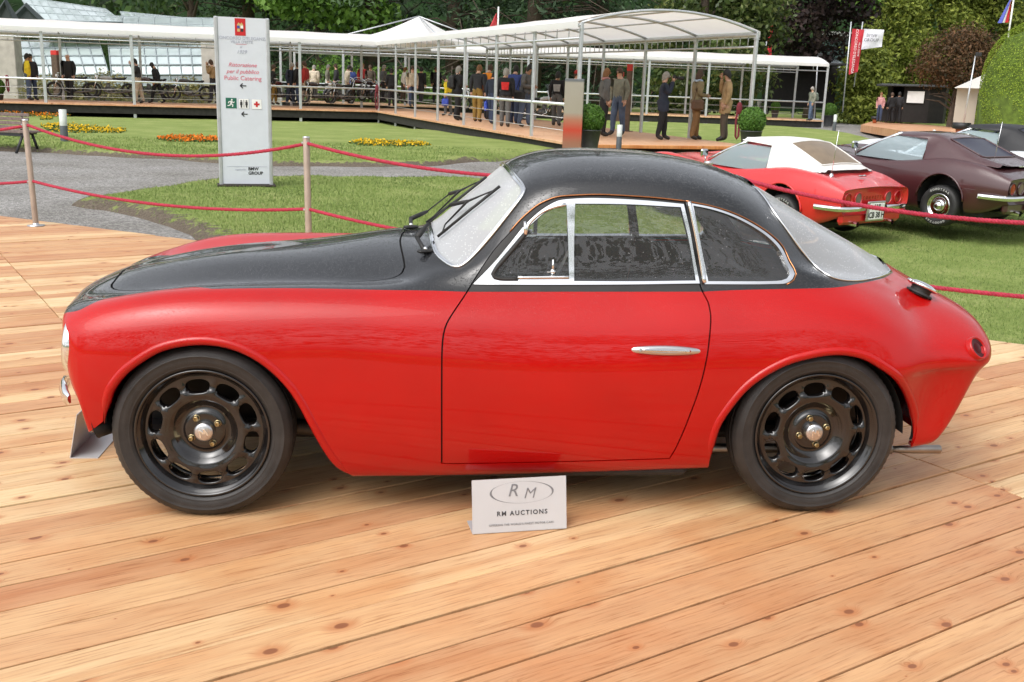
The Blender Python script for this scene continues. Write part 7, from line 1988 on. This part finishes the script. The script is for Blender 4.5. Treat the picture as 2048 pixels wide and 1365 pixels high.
    if kind == 'coupe':
        roof_m = pm
        st_[5] = (.0, (.715, .88), (.60, 1.07), 1.08); st_[6] = (-.35, (.70, .89), (.63, .955), .955); st_[7] = (-.72, (.66, .87), (.60, .885), .88)
    else: roof_m = fabric('top_fabric', {'soft_white': (.76, .75, .72), 'soft_black': (.018, .018, .02)}[kind], .05)
    RR = roof_rows()
    q = MB(); q.grid(RR); q.build('roof' if kind == 'coupe' else 'soft_top', roof_m, root)
    # rear window on the rear slope
    iu = [np.array([np.interp(t, [p[0] for p in st_][::-1], RR[::-1, j, c_]) for j in range(13) for c_ in (0, 1, 2)]).reshape(13, 3) for t in np.linspace(.26 if kind != 'coupe' else .2, -.34, 7)]
    rwg = []
    for r_ in iu:
        rwg.append([[np.interp(y, r_[::-1, 1], r_[::-1, 0]) - .004, y, np.interp(y, r_[::-1, 1], r_[::-1, 2]) + .006] for y in np.linspace(-.47, .47, 11)])
    rm_ = mat('rear_plastic', (.20, .15, .10), .35, spec=.3) if kind == 'soft_white' else mat('rear_dark_glass', (.010, .011, .028), .28, spec=.25)
    q = MB(); q.grid(np.array(rwg)); rw_ = q.build('rear_window', rm_, root)
    q = MB(); bd = [p for p in rwg[0]] + [r_[-1] for r_ in rwg[1:]] + rwg[-1][::-1][1:] + [r_[0] for r_ in rwg[::-1][1:-1]]
    q.tube(bd, .012, 5, closed=True); q.build('surround', roof_m, rw_)
    if kind != 'soft_black':
        q = MB(); q.box((-.72, 0, .875), (.03, .16, .02), bevel=.005); q.tube([(-.72, -.05, .89), (-.78, .05, .885)], .008, 5); q.build('badge', M['chrome'], root)
    o = link('lettering', text_mesh('CORVETTE', .055, M['redlens'], .001, spacing=2.2), tail); o.location = (-.957, 0, .625); o.rotation_euler = (PI / 2, 0, -PI / 2)
    return root
HEAD = 127
sports_car(1552, 474, 18.3, HEAD, 'red open sports car with a white fabric top, parked behind the black roof', (.58, .012, .014), 'soft_white', ('WI', 'CB 38 H'))
sports_car(1868, 453, 18.8, HEAD, 'dark maroon sports coupe between the red and the white car', (.050, .010, .012), 'coupe', ('', ''))
sports_car(2012, 430, 20.2, HEAD, 'white open sports car with a black fabric top, cut by the right edge', (.66, .69, .72), 'soft_black')
# ================================================================== barrier posts and ropes
M['postwood'] = mat('beige_post', (.37, .30, .245), .35, .25, var=.12, bump=.03); M['rope'] = mat('red_rope', (.36, .022, .050), .8, var=.2, scale=40, bump=.2, bscale=200)
eu = (EDGE_B - EDGE_A) / np.linalg.norm(EDGE_B - EDGE_A); en_ = np.array([-eu[1], eu[0]])
S_POST = [-2.56, .915, 4.387, 7.87, 11.35]
PP = []
for i, s in enumerate(S_POST):
    q = EDGE_A + eu * s + en_ * -.271; PP.append(q)
    if i in (0, 4): continue
    t = empty('barrier_post', (q[0], q[1], 0), 0, ['', 'pale barrier post at the left corner of the deck, by the gravel', 'pale barrier post in the middle, rising behind the red bonnet side', 'pale barrier post behind the black roof, seen through the rear side window'][i], 'post', 'rope barrier posts along the deck edge')
    t.rotation_euler = ((-.012, -.03 if i == 1 else -.01, 0))
    mb = MB(); mb.lathe([(.028, .004), (.028, 1.035), (.026, 1.04)], 20); mb.build('shaft', M['postwood'], t)
    mb = MB(); mb.lathe([(.029, 1.035), (.030, 1.04), (.030, 1.052), (.027, 1.056), (.001, 1.057)], 20); mb.build('top_cap', M['alu'], t)
    mb = MB(); mb.lathe([(.085, .002), (.085, .008), (.03, .012), (.028, .03)], 24); mb.build('foot_plate', M['alu'], t)
    mb = MB()
    for z in (1.0, .44): mb.tube([(-.04, 0, z), (.04, 0, z)], .012, 8)
    mb.build('rope_eyes', M['alu'], t)
def twisted_rope(a, b, sag, r, label, group):
    L = np.linalg.norm(np.array(b) - np.array(a)); n = int(L / .014)
    t = np.linspace(0, 1, n); C = np.array(a) + t[:, None] * (np.array(b) - np.array(a)); C[:, 2] -= sag * 4 * t * (1 - t)
    side = np.array([-(b[1] - a[1]), b[0] - a[0], 0]); side /= np.linalg.norm(side)
    root = empty('barrier_rope', tuple(C[n // 2]), 0, label, 'rope', group)
    C = C - C[n // 2]
    for k in range(3):
        ph = 2 * PI * k / 3 + t * L / .062 * 2 * PI / 1.0
        Q = C + r * .52 * (np.cos(ph)[:, None] * side + np.sin(ph)[:, None] * np.array([0, 0, 1]))
        mb = MB(); mb.tube(Q, r * .56, 6); mb.build('strand', M['rope'], root)
names = ['left of the first post', 'between the left and the middle post', 'between the middle post and the one behind the roof', 'from the post behind the roof to the right edge']
for i in range(4):
    for z, sag, hl in ((1.0, (.15, .19, .15, .20)[i], 'upper'), (.45, (.12, .10, .12, .10)[i], 'lower')):
        a = (*PP[i], z); b = (*PP[i + 1], z)
        twisted_rope(a, b, sag, .0155, '%s red barrier rope %s' % (hl, names[i]), 'red barrier ropes')

# ================================================================== direction sign
Pa, Pb = gp(440, 373, -.045), gp(545, 371.5, -.045)
sw_ = float(np.linalg.norm((Pb - Pa)[:2])) ; ang = math.atan2(Pb[1] - Pa[1], Pb[0] - Pa[0])
k_ = Pa[1] / F_PX
sgn = empty('direction_sign', tuple((Pa + Pb) / 2), ang * .6, 'tall white freestanding direction sign with arrows on the grass beside the path', 'sign')
SH = 323 * k_ * 1.0
mb = MB(); mb.box((0, 0, SH / 2 + .02), (sw_ - .10, .10, SH - .03)); pn = mb.build('panel', mat('white_panel', (.60, .63, .69), .35, var=.03), sgn)
for s in (-1, 1):
    mb = MB(); mb.box((s * (sw_ / 2 - .03), 0, SH / 2 + .01), (.055, .13, SH), bevel=.012); mb.build('side_rail', M['pole'], sgn)
mb = MB(); mb.box((0, 0, .012), (sw_ + .06, .34, .03), bevel=.008); mb.build('base_plate', M['deckdark'], sgn)
PXM = SH / 322.0                                     # metres per photo pixel on the sign
def on_sign(me, x, y, name='lettering'):
    o = link(name, me, pn); o.location = ((x - 490) * PXM * 1.0, -.0525, SH - (y - 49) * PXM); o.rotation_euler = (PI / 2, 0, 0); return o
ink = {'pink': mat('rose_ink', (.62, .16, .22), .5), 'pale': mat('pale_ink', (.40, .42, .50), .5), 'red': mat('sign_red', (.50, .012, .016), .45), 'green': mat('sign_green', (.012, .12, .075), .45), 'black': mat('sign_black', (.02, .02, .025), .45), 'white': M['white'], 'gold': mat('crest_gold', (.55, .40, .16), .4), 'blue': mat('crest_blue', (.05, .07, .30), .5)}
def flat(w, h, m, d=.003):
    q = MB(); q.box((0, 0, 0), (w * PXM, h * PXM, d), bevel=.001); return q.mesh('plate', m)
on_sign(flat(20, 32, ink['red']), 487, 66, 'crest_panel')
q = MB()
q.add([(x * PXM, y * PXM, .004) for x, y in ((-5, -2), (5, -2), (6, 3), (3, 8), (0, 5), (-3, 8), (-6, 3))], [tuple(range(7))], smooth=False); on_sign(q.mesh('crest', ink['gold']), 487, 65.5, 'crest')
for dx, dy, m in ((-3.2, -3, 'blue'), (3.2, -3, 'white'), (-3.2, -9, 'gold'), (3.2, -9, 'black')): on_sign(flat(5, 5.4, ink[m], .009), 487 + dx, 66 - dy - 3, 'crest_quarter')
for s_, x, y, sz, mm, it in (('CONCORSO D\'ELEGANZA', 490, 87, 8.2, 'pale', 0), ('VILLA D\'ESTE', 489, 94, 7.2, 'pale', 0), ('al', 487, 103, 6, 'pale', .3), ('1929', 488, 112.5, 9.5, 'pale', .3), ('Ristorazione', 489, 137, 10.5, 'pink', .3), ('per il pubblico', 489, 149.5, 10.5, 'pink', .3), ('Public Catering', 489, 162, 11.5, 'pink', 0)):
    on_sign(text_mesh(s_, sz * PXM, ink[mm], .0006, it), x, y)
mb = MB(); mb.box((0, 0, 0), (20 * PXM, .6 * PXM, .002)); on_sign(mb.mesh('rule', ink['pink']), 488, 98, 'rule')
def arrow(x, y):
    q = MB()
    for (x0, y0, x1, y1) in ((-5, 0, 6, 0), (-5.5, 0, -.5, 4.5), (-5.5, 0, -.5, -4.5)):
        dx, dy = x1 - x0, y1 - y0; q.box(((x0 + x1) / 2 * PXM, (y0 + y1) / 2 * PXM, 0), (math.hypot(dx, dy) * PXM, 1.9 * PXM, .004), rz=math.atan2(dy, dx))
    on_sign(q.mesh('arrow', ink['black']), x, y, 'arrow')
arrow(489, 176); arrow(490, 230)
on_sign(flat(20.5, 20, ink['green']), 465.5, 209.5, 'exit_pictogram'); on_sign(flat(20, 20, ink['pale']), 489.5, 210, 'toilet_pictogram_edge'); on_sign(flat(19, 19, ink['white'], .0045), 489.5, 210, 'toilet_pictogram'); on_sign(flat(20, 20, ink['pale']), 514, 210.5, 'first_aid_pictogram_edge'); on_sign(flat(19, 19, ink['white'], .0045), 514, 210.5, 'first_aid_pictogram')
q = MB(); q.box((0, 0, .004), (10.5 * PXM, 3.6 * PXM, .003)); q.box((0, 0, .004), (3.6 * PXM, 10.5 * PXM, .0031)); on_sign(q.mesh('cross', ink['red']), 514, 210.5, 'cross')
q = MB()
for dx in (-5, 5):
    q.lathe([(.001, .003), (1.5 * PXM, .003), (1.5 * PXM, .006), (.001, .006)], 10, (dx * PXM, 5.4 * PXM, 0)); q.box((dx * PXM, .3 * PXM, .0045), (4.4 * PXM, 6.4 * PXM, .003)); q.box((dx * PXM, -5.2 * PXM, .0045), (2.6 * PXM, 5 * PXM, .003))
q.box((0, 0, .0045), (.8 * PXM, 15 * PXM, .003)); on_sign(q.mesh('figures', ink['black']), 489.5, 210, 'figures')
q = MB(); q.lathe([(.001, .002), (1.7 * PXM, .002), (1.7 * PXM, .005), (.001, .005)], 10, (1.5 * PXM, 6.3 * PXM, 0))
for (x0, y0, x1, y1, w) in ((1, 4, -.5, -1, 3.4), (1, 3.6, -4, 2.6, 1.6), (-4, 2.6, -5.5, 0, 1.5), (1, 3.4, 4.2, .8, 1.6), (4.2, .8, 6, 2.4, 1.4), (-.5, -1, 3, -3.6, 2.1), (3, -3.6, 2.2, -7, 1.8), (-.8, -1, -3, -4.4, 2.1), (-3, -4.4, -6.6, -5, 1.8)):
    q.box(((x0 + x1) / 2 * PXM, (y0 + y1) / 2 * PXM, .0035), (math.hypot(x1 - x0, y1 - y0) * PXM + w * .4 * PXM, w * PXM, .003), rz=math.atan2(y1 - y0, x1 - x0))
on_sign(q.mesh('runner', ink['white']), 465.5, 209.5, 'runner')
mb = MB(); mb.box((0, 0, 0), (78 * PXM, .5 * PXM, .002)); on_sign(mb.mesh('rule', ink['pale']), 492, 332, 'rule')
on_sign(text_mesh('BMW\nGROUP', 8.4 * PXM, ink['black'], .002, align='LEFT'), 494, 341)
on_sign(text_mesh('organised by', 4 * PXM, ink['pale'], 0, .2), 479, 338)

# ================================================================== metal placards on the deck
pl_m = mat('brushed_placard', (.58, .585, .60), .45, .35, var=.06, scale=3); M['ink'] = mat('placard_ink', (.05, .05, .055), .4); M['ink2'] = mat('placard_grey', (.26, .26, .28), .3, .5)
A, B = gp(945, 1070), gp(1133, 1058)
w = float(np.linalg.norm(B - A)); yaw = math.atan2(B[1] - A[1], B[0] - A[0])
hgt = .186; tilt = math.radians(12)
def placard(P, yaw, label, letters):
    t = empty('placard', tuple(P), yaw, label, 'placard')
    R = Matrix.Rotation(-tilt, 4, 'X')
    mb = MB(); mb.box((w / 2, 0, hgt / 2), (w, .003, hgt)); f = mb.build('front_sheet', pl_m, t); f.matrix_local = Matrix.Translation((0, 0, .003)) @ R
    mb = MB(); mb.box((w / 2, .055, .0025), (w, .11, .003)); mb.build('base_sheet', pl_m, t)
    if not letters: return t
    def put(me, x, z, name='lettering'):
        o = link(name, me, f); o.location = (x, -.0022, z); o.rotation_euler = (PI / 2, 0, 0); return o
    ux = w / 188.0
    put(text_mesh('RM AUCTIONS', .0225, M['ink'], .0004, spacing=1.28), w * .525, hgt - .0735 * hgt / .105 - .0 + .008)
    put(text_mesh("OFFERING THE WORLD'S FINEST MOTOR CARS", .0098, M['ink2'], 0, spacing=1.12), w * .515, hgt * .135)
    put(text_mesh('R', .062, M['ink2'], 0, .28), w * .425, hgt * .765, 'emblem_letter'); put(text_mesh('M', .054, M['ink2'], -.0006, .28), w * .60, hgt * .70, 'emblem_letter')
    q = MB(); n = 64
    for k in range(n):
        t0, t1 = 2 * PI * k / n, 2 * PI * (k + 1) / n
        def tk(t): return .0012 + .0075 * max(0, math.cos(t * 1.0 - .35))**4 + .0075 * max(0, -math.cos(t - .35))**4
        def pt(t, o): return ((w * .34 + (o if abs(math.cos(t)) > .0 else 0) * abs(math.cos(t))) * math.cos(t), (hgt * .205 + o * .4 * abs(math.sin(t))) * math.sin(t), 0)
        q.add([pt(t0, -tk(t0)), pt(t1, -tk(t1)), pt(t1, 0), pt(t0, 0)], [(0, 1, 2, 3)], smooth=False)
    put(q.mesh('emblem_ring', M['ink2']), w * .525, hgt * .73, 'emblem_ring')
    return t
placard(A, yaw, 'bent metal placard reading RM AUCTIONS on the deck before the red door', True)
A2 = gp(140, 918); 
p2_ = placard(A2 + .0 * CV, math.atan2(CV[1], CV[0]) + PI, 'bent metal placard seen from behind, under the nose of the coupe', False)
p2_.location = Vector(A2 + CV * w * 1.0); p2_.rotation_euler = (0, 0, math.atan2(-CV[1], -CV[0]))

# ================================================================== bench, bollards, flower beds
def bollard(x, y0, y1, label, dist=None):
    P = gpt(x, y1) if dist is None else at(x, y1, dist); h = (y1 - y0) * P[1] / F_PX; r = h * .105
    t = empty('bollard_light', tuple(P), 0, label, 'bollard', 'garden bollard lights')
    mb = MB(); mb.lathe([(r, -.05), (r, h * .55), (r * .97, h * .56)], 20); mb.build('base', mat('dark_grey_bollard', (.075, .085, .095), .5), t)
    mb = MB(); mb.lathe([(r * .98, h * .555), (r * .98, h), (.001, h * 1.005)], 20); mb.build('head', mat('pale_lamp_head', (.50, .53, .50), .35), t)
bollard(130, 222, 292, 'bollard light between the bench and the yellow flowers at left')
bollard(1237, 252, 303, 'bollard light in front of the steps, just above the black roof', 24.3)
bollard(1865, 261, 290, 'bollard light by the right-hand path above the maroon coupe')
bollard(1668, 231, 262, 'bollard light at the end of the rear walkway')
benchP = gpt(8, 304); bd = benchP[1]; kb = bd / F_PX
bn = empty('park_bench', tuple(benchP), math.radians(-14), 'weathered slatted park bench cut by the left edge, its back to the lawn', 'bench')
M['oldwood'] = mat('weathered_slat', (.17, .125, .11), .8, var=.3, scale=20, bump=.2); M['iron'] = mat('black_iron', (.018, .018, .02), .5)
LB = 175 * kb
for k in range(5):
    mb = MB(); mb.box((0, -.05 + .04 * k * .45, .44 + k * .085), (LB, .025, .07), bevel=.006); o = mb.build('back_slat', M['oldwood'], bn); o.location = (-LB * .14, 0, 0)
for k in range(4):
    mb = MB(); mb.box((0, .10 + .105 * k, .42 + .005 * k), (LB, .085, .03), bevel=.006); o = mb.build('seat_slat', M['oldwood'], bn); o.location = (-LB * .14, 0, 0)
for s in (-1, 1):
    x = s * LB * .40 - LB * .14; mb = MB()
    mb.tube([(x, -.22, 0), (x, .02, .38), (x, .42, .40)], .03, 6); mb.tube([(x, .46, 0), (x, .30, .38)], .03, 6); mb.tube([(x, -.03, .38), (x, .06, .86)], .025, 6); mb.build('leg_frame', M['iron'], bn)
mb = MB(); mb.box((-LB * .14, -.02, .37), (LB, .04, .06)); mb.build('rail', M['iron'], bn)
def flower_bed(poly, label, col, n=900, group='beds of marigolds in the lawn'):
    Q = np.array([gpt(x, y) for x, y in pts(poly)]); c = Q.mean(0)
    t = empty('flower_bed', (c[0], c[1], float(gz(c[1], c[0])) + .09), 0, label, 'flower bed', group)
    lo, hi = Q[:, :2].min(0), Q[:, :2].max(0); S = lo + rng.random((n * 12, 2)) * (hi - lo); S = S[in_poly(Q[:, :2], S)][:n]
    C = np.column_stack([S - c[:2], .01 + .045 * rng.random(len(S))]); C[:, 2] += np.array([gz(y, x) for x, y in S]) - float(gz(c[1], c[0]))
    link('foliage', leaf_mesh('foliage', C, .10, None, .5, None, LM['mid']), t, 'stuff')
    fm = leaf_mat('petals', tuple(q * .75 for q in col), col, tuple(min(1, q * 1.2) for q in col))
    k = rng.random(len(C)) < .75; C2 = C[k] + np.array([0, 0, .025]) + rng.standard_normal((k.sum(), 3)) * .02
    link('blossoms', leaf_mesh('blossoms', C2, .062 * (.7 + .6 * rng.random(len(C2))), None, 1.2, None, fm, .9), t, 'stuff')
OR_, YE_ = (.80, .20, .01), (.80, .50, .015)
flower_bed("-60,226 0,227 60,228 120,233 146,238 100,240 0,239 -60,238", 'long orange marigold bed behind the bench', OR_, 900)
flower_bed("80,259 130,256 200,263 258,270 240,275 180,275 100,272", 'yellow marigold bed right of the left bollard', YE_, 900)
flower_bed("82,240 106,242 104,246 82,247", 'little yellow marigold patch above the bench back', YE_, 120)
flower_bed("312,287 345,282 400,283 450,285 470,291 400,294 330,292", 'orange marigold bed left of the white sign', OR_, 800)
flower_bed("696,296 730,290 790,292 845,295 862,300 800,302 730,301", 'yellow marigold bed in the lawn before the right walkway', YE_, 700)
flower_bed("250,181 330,181 400,182 400,186 250,185", 'far orange marigold strip seen under the left walkway', OR_, 500)

# ================================================================== kiosk, tents, banners, poles at the right
M['kiosk'] = mat('stained_boards', (.009, .007, .006), .75, var=.4, scale=5, bump=.2)
KP = gp(1850, 262, .0); kd = 63.0
dkb = empty('kiosk_deck', tuple(at(1840, 262, 60)), 0, 'low pale wooden platform under the kiosk and tent at right', 'platform')
A_, B_, C_, D_ = [gp(*p) for p in ((1722, 250, .28), (2010, 291, .28), (2030, 262, .28), (1745, 243, .28))]
mb = MB(); mb.prism([tuple((p - np.array(dkb.location))[:2]) for p in (A_, B_, C_, D_)], -.06 - dkb.location[2], .28 - dkb.location[2]); mb.build('boards', M['paledeck'], dkb)
kq = at(1830, 246, 58); kk = kq[1] / F_PX
ki = empty('kiosk', tuple(kq), math.radians(-14), 'dark stained wooden kiosk with a white notice, in front of the thuja bank', 'kiosk')
W_, H_ = 124 * kk, 68 * kk
def kb_(x, z): return ((x - 1830) * kk, (246 - z) * kk)
mb = MB(); mb.prism([((1804 - 1830) * kk, 0), ((1850 - 1830) * kk, -.25), ((1880 - 1830) * kk, .1), ((1890 - 1830) * kk, 1.2), ((1884 - 1830) * kk, 2.6), ((1804 - 1830) * kk, 2.6)], 0, H_); mb.build('hut_wall', M['kiosk'], ki)
mb = MB(); mb.box(((1783 - 1830) * kk, 1.5, H_ / 2), (.1, 2, H_)); mb.box(((1795 - 1830) * kk, 2.4, H_ / 2), (.8, .1, H_)); mb.build('back_wall', M['kiosk'], ki)
mb = MB(); mb.box(((1822 - 1830) * kk, 1.1, H_ + .06), (W_ * 1.02, 3.2, .12), bevel=.02); mb.build('flat_roof', mat('roof_felt', (.06, .065, .07), .8), ki)
mb = MB(); mb.box(((1785 - 1830) * kk, .6, 1.05), (1.3, .5, .08)); mb.box(((1785 - 1830) * kk, .8, .5), (1.25, .1, 1.0)); mb.build('counter', M['kiosk'], ki)
mb = MB(); mb.box(((1824.5 - 1830) * kk, -.20, (246 - 197.5) * kk), (31 * kk, .03, 22 * kk), rz=math.radians(-9)); mb.build('notice_board', M['white'], ki)
# cream marquee behind the trunk
mq = at(1930, 258, 50); mk = mq[1] / F_PX
te = empty('marquee', tuple(mq), -.42, 'cream pitched marquee half hidden behind the clipped yew dome', 'tent')
mb = MB(); mb.box(((1955 - 1930) * mk, 1.6, 39 * mk), (98 * mk, 2, 78 * mk)); mb.build('side_wall', fabric('cream_canvas', (.50, .46, .38), .2), te)
mb = MB(); X0, X1 = (1901 - 1930) * mk, (2010 - 1930) * mk; ZB, ZT = 77 * mk, 108 * mk
mb.add([(X0, 0, ZB), (X1, 0, ZB), (X1, 4, ZB), (X0, 4, ZB), ((X0 + X1) / 2, 2, ZT)], [(0, 1, 4), (1, 2, 4), (2, 3, 4), (3, 0, 4)], smooth=False); mb.build('roof_canvas', fabric('white_tent', (.74, .72, .68), .3), te)
mb = MB(); mb.box(((1949 - 1930) * mk, -.3, 38 * mk), (.12, .12, 76 * mk)); mb.box(((1955 - 1930) * mk, -.1, 34 * mk), (.5, .06, 68 * mk)); mb.build('door_panel', M['kiosk'], te)
# flood light poles
def lamp_pole(xb, yb, xt, yt, z, label):
    P = gp(xb, yb, z); T = at(xt, yt, P[1]) - P
    t = empty('floodlight_pole', tuple(P), 0, label, 'lamp pole', 'thin floodlight poles')
    mb = MB(); mb.tube([(0, 0, 0), T], [.045, .03], 8); mb.build('pole', M['pole'], t)
    mb = MB(); mb.box(Vector(T) + Vector((.1, -.05, .05)), (.24, .2, .18), bevel=.03); mb.build('lamp_head', M['iron'], t)
    mb = MB(); mb.box((0, 0, .03), (.6, .6, .06), bevel=.01); mb.build('foot', M['white'], t)
lamp_pole(1724, 243, 1741, 118, 0, 'thin floodlight pole left of the kiosk')
lamp_pole(1758, 222, 1763, 100, .1, 'thin floodlight pole rising behind the kiosk queue')
lamp_pole(1922, 275, 1951, 112, 0, 'leaning floodlight pole in front of the cream marquee')
lamp_pole(1628, 240, 1636, 112, 0.3, 'thin floodlight pole by the walker with the backpack')
def pot(x, y0, y1, label):
    P = gp(x, y1, .28); h = (y1 - y0) * P[1] / F_PX; t = empty('plant_pot', tuple(P), 0, label, 'pot'); mb = MB()
    mb.lathe([(.001, 0), (h * .26, 0), (h * .36, h * .62), (.001, h * .62)], 18); mb.build('pot', mat('orange_pot', (.42, .10, .03), .6), t)
    mb = MB(); mb.lathe([(.3 * h, h * .55), (h * .58, h * .62), (h * .58, h), (.001, h)], 18); mb.build('black_tray', M['iron'], t)
pot(1920, 247, 276, 'orange pot with a black tray on the platform corner by the yew dome')
pot(1749, 234, 247, 'small orange pot at the foot of the kiosk customers')
# banners
def banner(x0, y0, x1, y1, xb, d, label, col, texts, ink_c):
    P = at(x0, y1, d); t = empty('banner', tuple(P), 0, label, 'banner', 'upright event banners')
    c = [at(x0, y0, d) - P, at(x1, y0 + 2, d) - P, at(xb, y1 - 6, d) - P, at(x0 - (x0 - (x0 - 8)) * 1.0, y1, d) - P]
    mb = MB(); g_ = np.array([[(c[0] * (1 - u) + c[1] * u) * (1 - v) + (c[3] * (1 - u) + c[2] * u) * v + np.array([0, .06 * math.sin(5 * u + 4 * v), 0]) for u in np.linspace(0, 1, 7)] for v in np.linspace(0, 1, 13)])
    mb.grid(g_); bk = MB(); mb.grid(g_ + np.array([0, .02, 0])); fl_ = mb.build('cloth', mat('banner_cloth', col, .6), t)
    mb = MB(); top = c[0] + np.array([-.12, 0, .4]); mb.tube([c[3] + np.array([-.12, 0, -2.2]), top], .04, 8); mb.build('pole', M['pole'], t)
    for s_, u, v, sz, vert in texts:
        q = (c[0] * (1 - u) + c[1] * u) * (1 - v) + (c[3] * (1 - u) + c[2] * u) * v
        o = link('lettering', text_mesh(s_, sz, ink_c), fl_); o.location = q + np.array([0, -.12, 0])
        ax = (c[3] - c[0]); o.rotation_euler = (PI / 2, -math.atan2(-ax[2], ax[0]) + PI * 1 if vert else 0, 0)
banner(1705, 58, 1728, 150, 1716, 64, 'red upright banner with white lettering beside the thuja bank', (.48, .02, .035), [("CONCORSO D'ELEGANZA", .34, .50, .215, True), ("VILLA D'ESTE", .70, .46, .14, True)], M['white'])
banner(1728, 58, 1768, 100, 1764, 65, 'white banner reading BMW GROUP behind the red one', (.74, .74, .80), [('BMW\nGROUP', .42, .45, .27, False)], mat('banner_ink', (.12, .12, .14), .5))
banner(1541, 36, 1546, 120, 1543, 75, 'narrow red banner between the magnolia and the copper beech', (.52, .02, .03), [], M['white'])
def flagpole(x, y0, y1, xt, d, label, cols):
    P = at(x, y1, d); T = at(xt, y0, d) - P; t = empty('flagpole', tuple(P), 0, label, 'flagpole')
    mb = MB(); mb.tube([(0, 0, -1.5), T], .05, 8); mb.build('pole', M['white'], t)
    k = d / F_PX
    for i, c in enumerate(cols):
        g_ = np.array([[np.array(T) * (1 - v) + np.array([-(.1 + 20 * k * u * v * 1.2) , .1 * math.sin(6 * u + i), 0]) - np.array([0, 0, .3 + i * .02]) for u in np.linspace(i / len(cols), (i + 1) / len(cols), 4)] for v in np.linspace(.05, .8, 8)])
        mb = MB(); mb.grid(g_); mb.build('flag', mat('flag_cloth', c, .7), t)
flagpole(2020, -20, 48, 2030, 60, 'flag of blue, white and red hanging above the clipped yew dome', ((.55, .02, .03), (.7, .7, .75), (.08, .10, .40)))
flagpole(996, 14, 70, 997, 70, 'thin white flagpole with a red pennant above the walkway roof', ((.5, .04, .05),))
# grey peaked tents and a dark hall behind the end of the rear walkway
gt = empty('event_tent', tuple(at(1672, 140, 78)), 0, 'grey peaked event tent behind the end of the rear walkway', 'tent'); k = 78 / F_PX
mb = MB(); mb.add([(-18 * k, 0, 4 * k), (28 * k, 0, 4 * k), (28 * k, 5, 6 * k), (-18 * k, 5, 6 * k), (2 * k, 2.5, 22 * k), (16 * k, 2.5, 22 * k)], [(0, 1, 5, 4), (1, 2, 5), (2, 3, 4, 5), (3, 0, 4)], smooth=False); mb.build('roof_canvas', fabric('grey_canvas', (.42, .47, .50), .2), gt)
mb = MB(); mb.box((5 * k, 2.5, -1 * k), (44 * k, 4.6, 9 * k)); mb.build('fascia', M['pole'], gt)
hl = empty('dark_pavilion', tuple(at(1610, 215, 68)), 0, 'dark open-sided hall behind the end of the rear walkway', 'building'); k = 68 / F_PX
mb = MB(); mb.box((0, 2, 40 * k), (126 * k, 2.5, 80 * k)); mb.build('back_wall', M['kiosk'], hl)
mb = MB(); mb.box((0, -.6, 80 * k), (100 * k, 4.5, .12)); mb.build('roof_slab', M['iron'], hl)
fr = empty('far_building', tuple(at(1690, 75, 92)), 0, 'pale flat roof glimpsed through the copper beech', 'building'); k = 92 / F_PX
mb = MB(); mb.box((0, 0, 4 * k), (70 * k, 3, 8 * k)); mb.build('roof_edge', mat('pale_roof', (.35, .35, .33), .8), fr); mb = MB(); mb.box((0, 1, -35 * k), (66 * k, 3, 70 * k)); mb.build('wall', M['pane_dark'], fr)
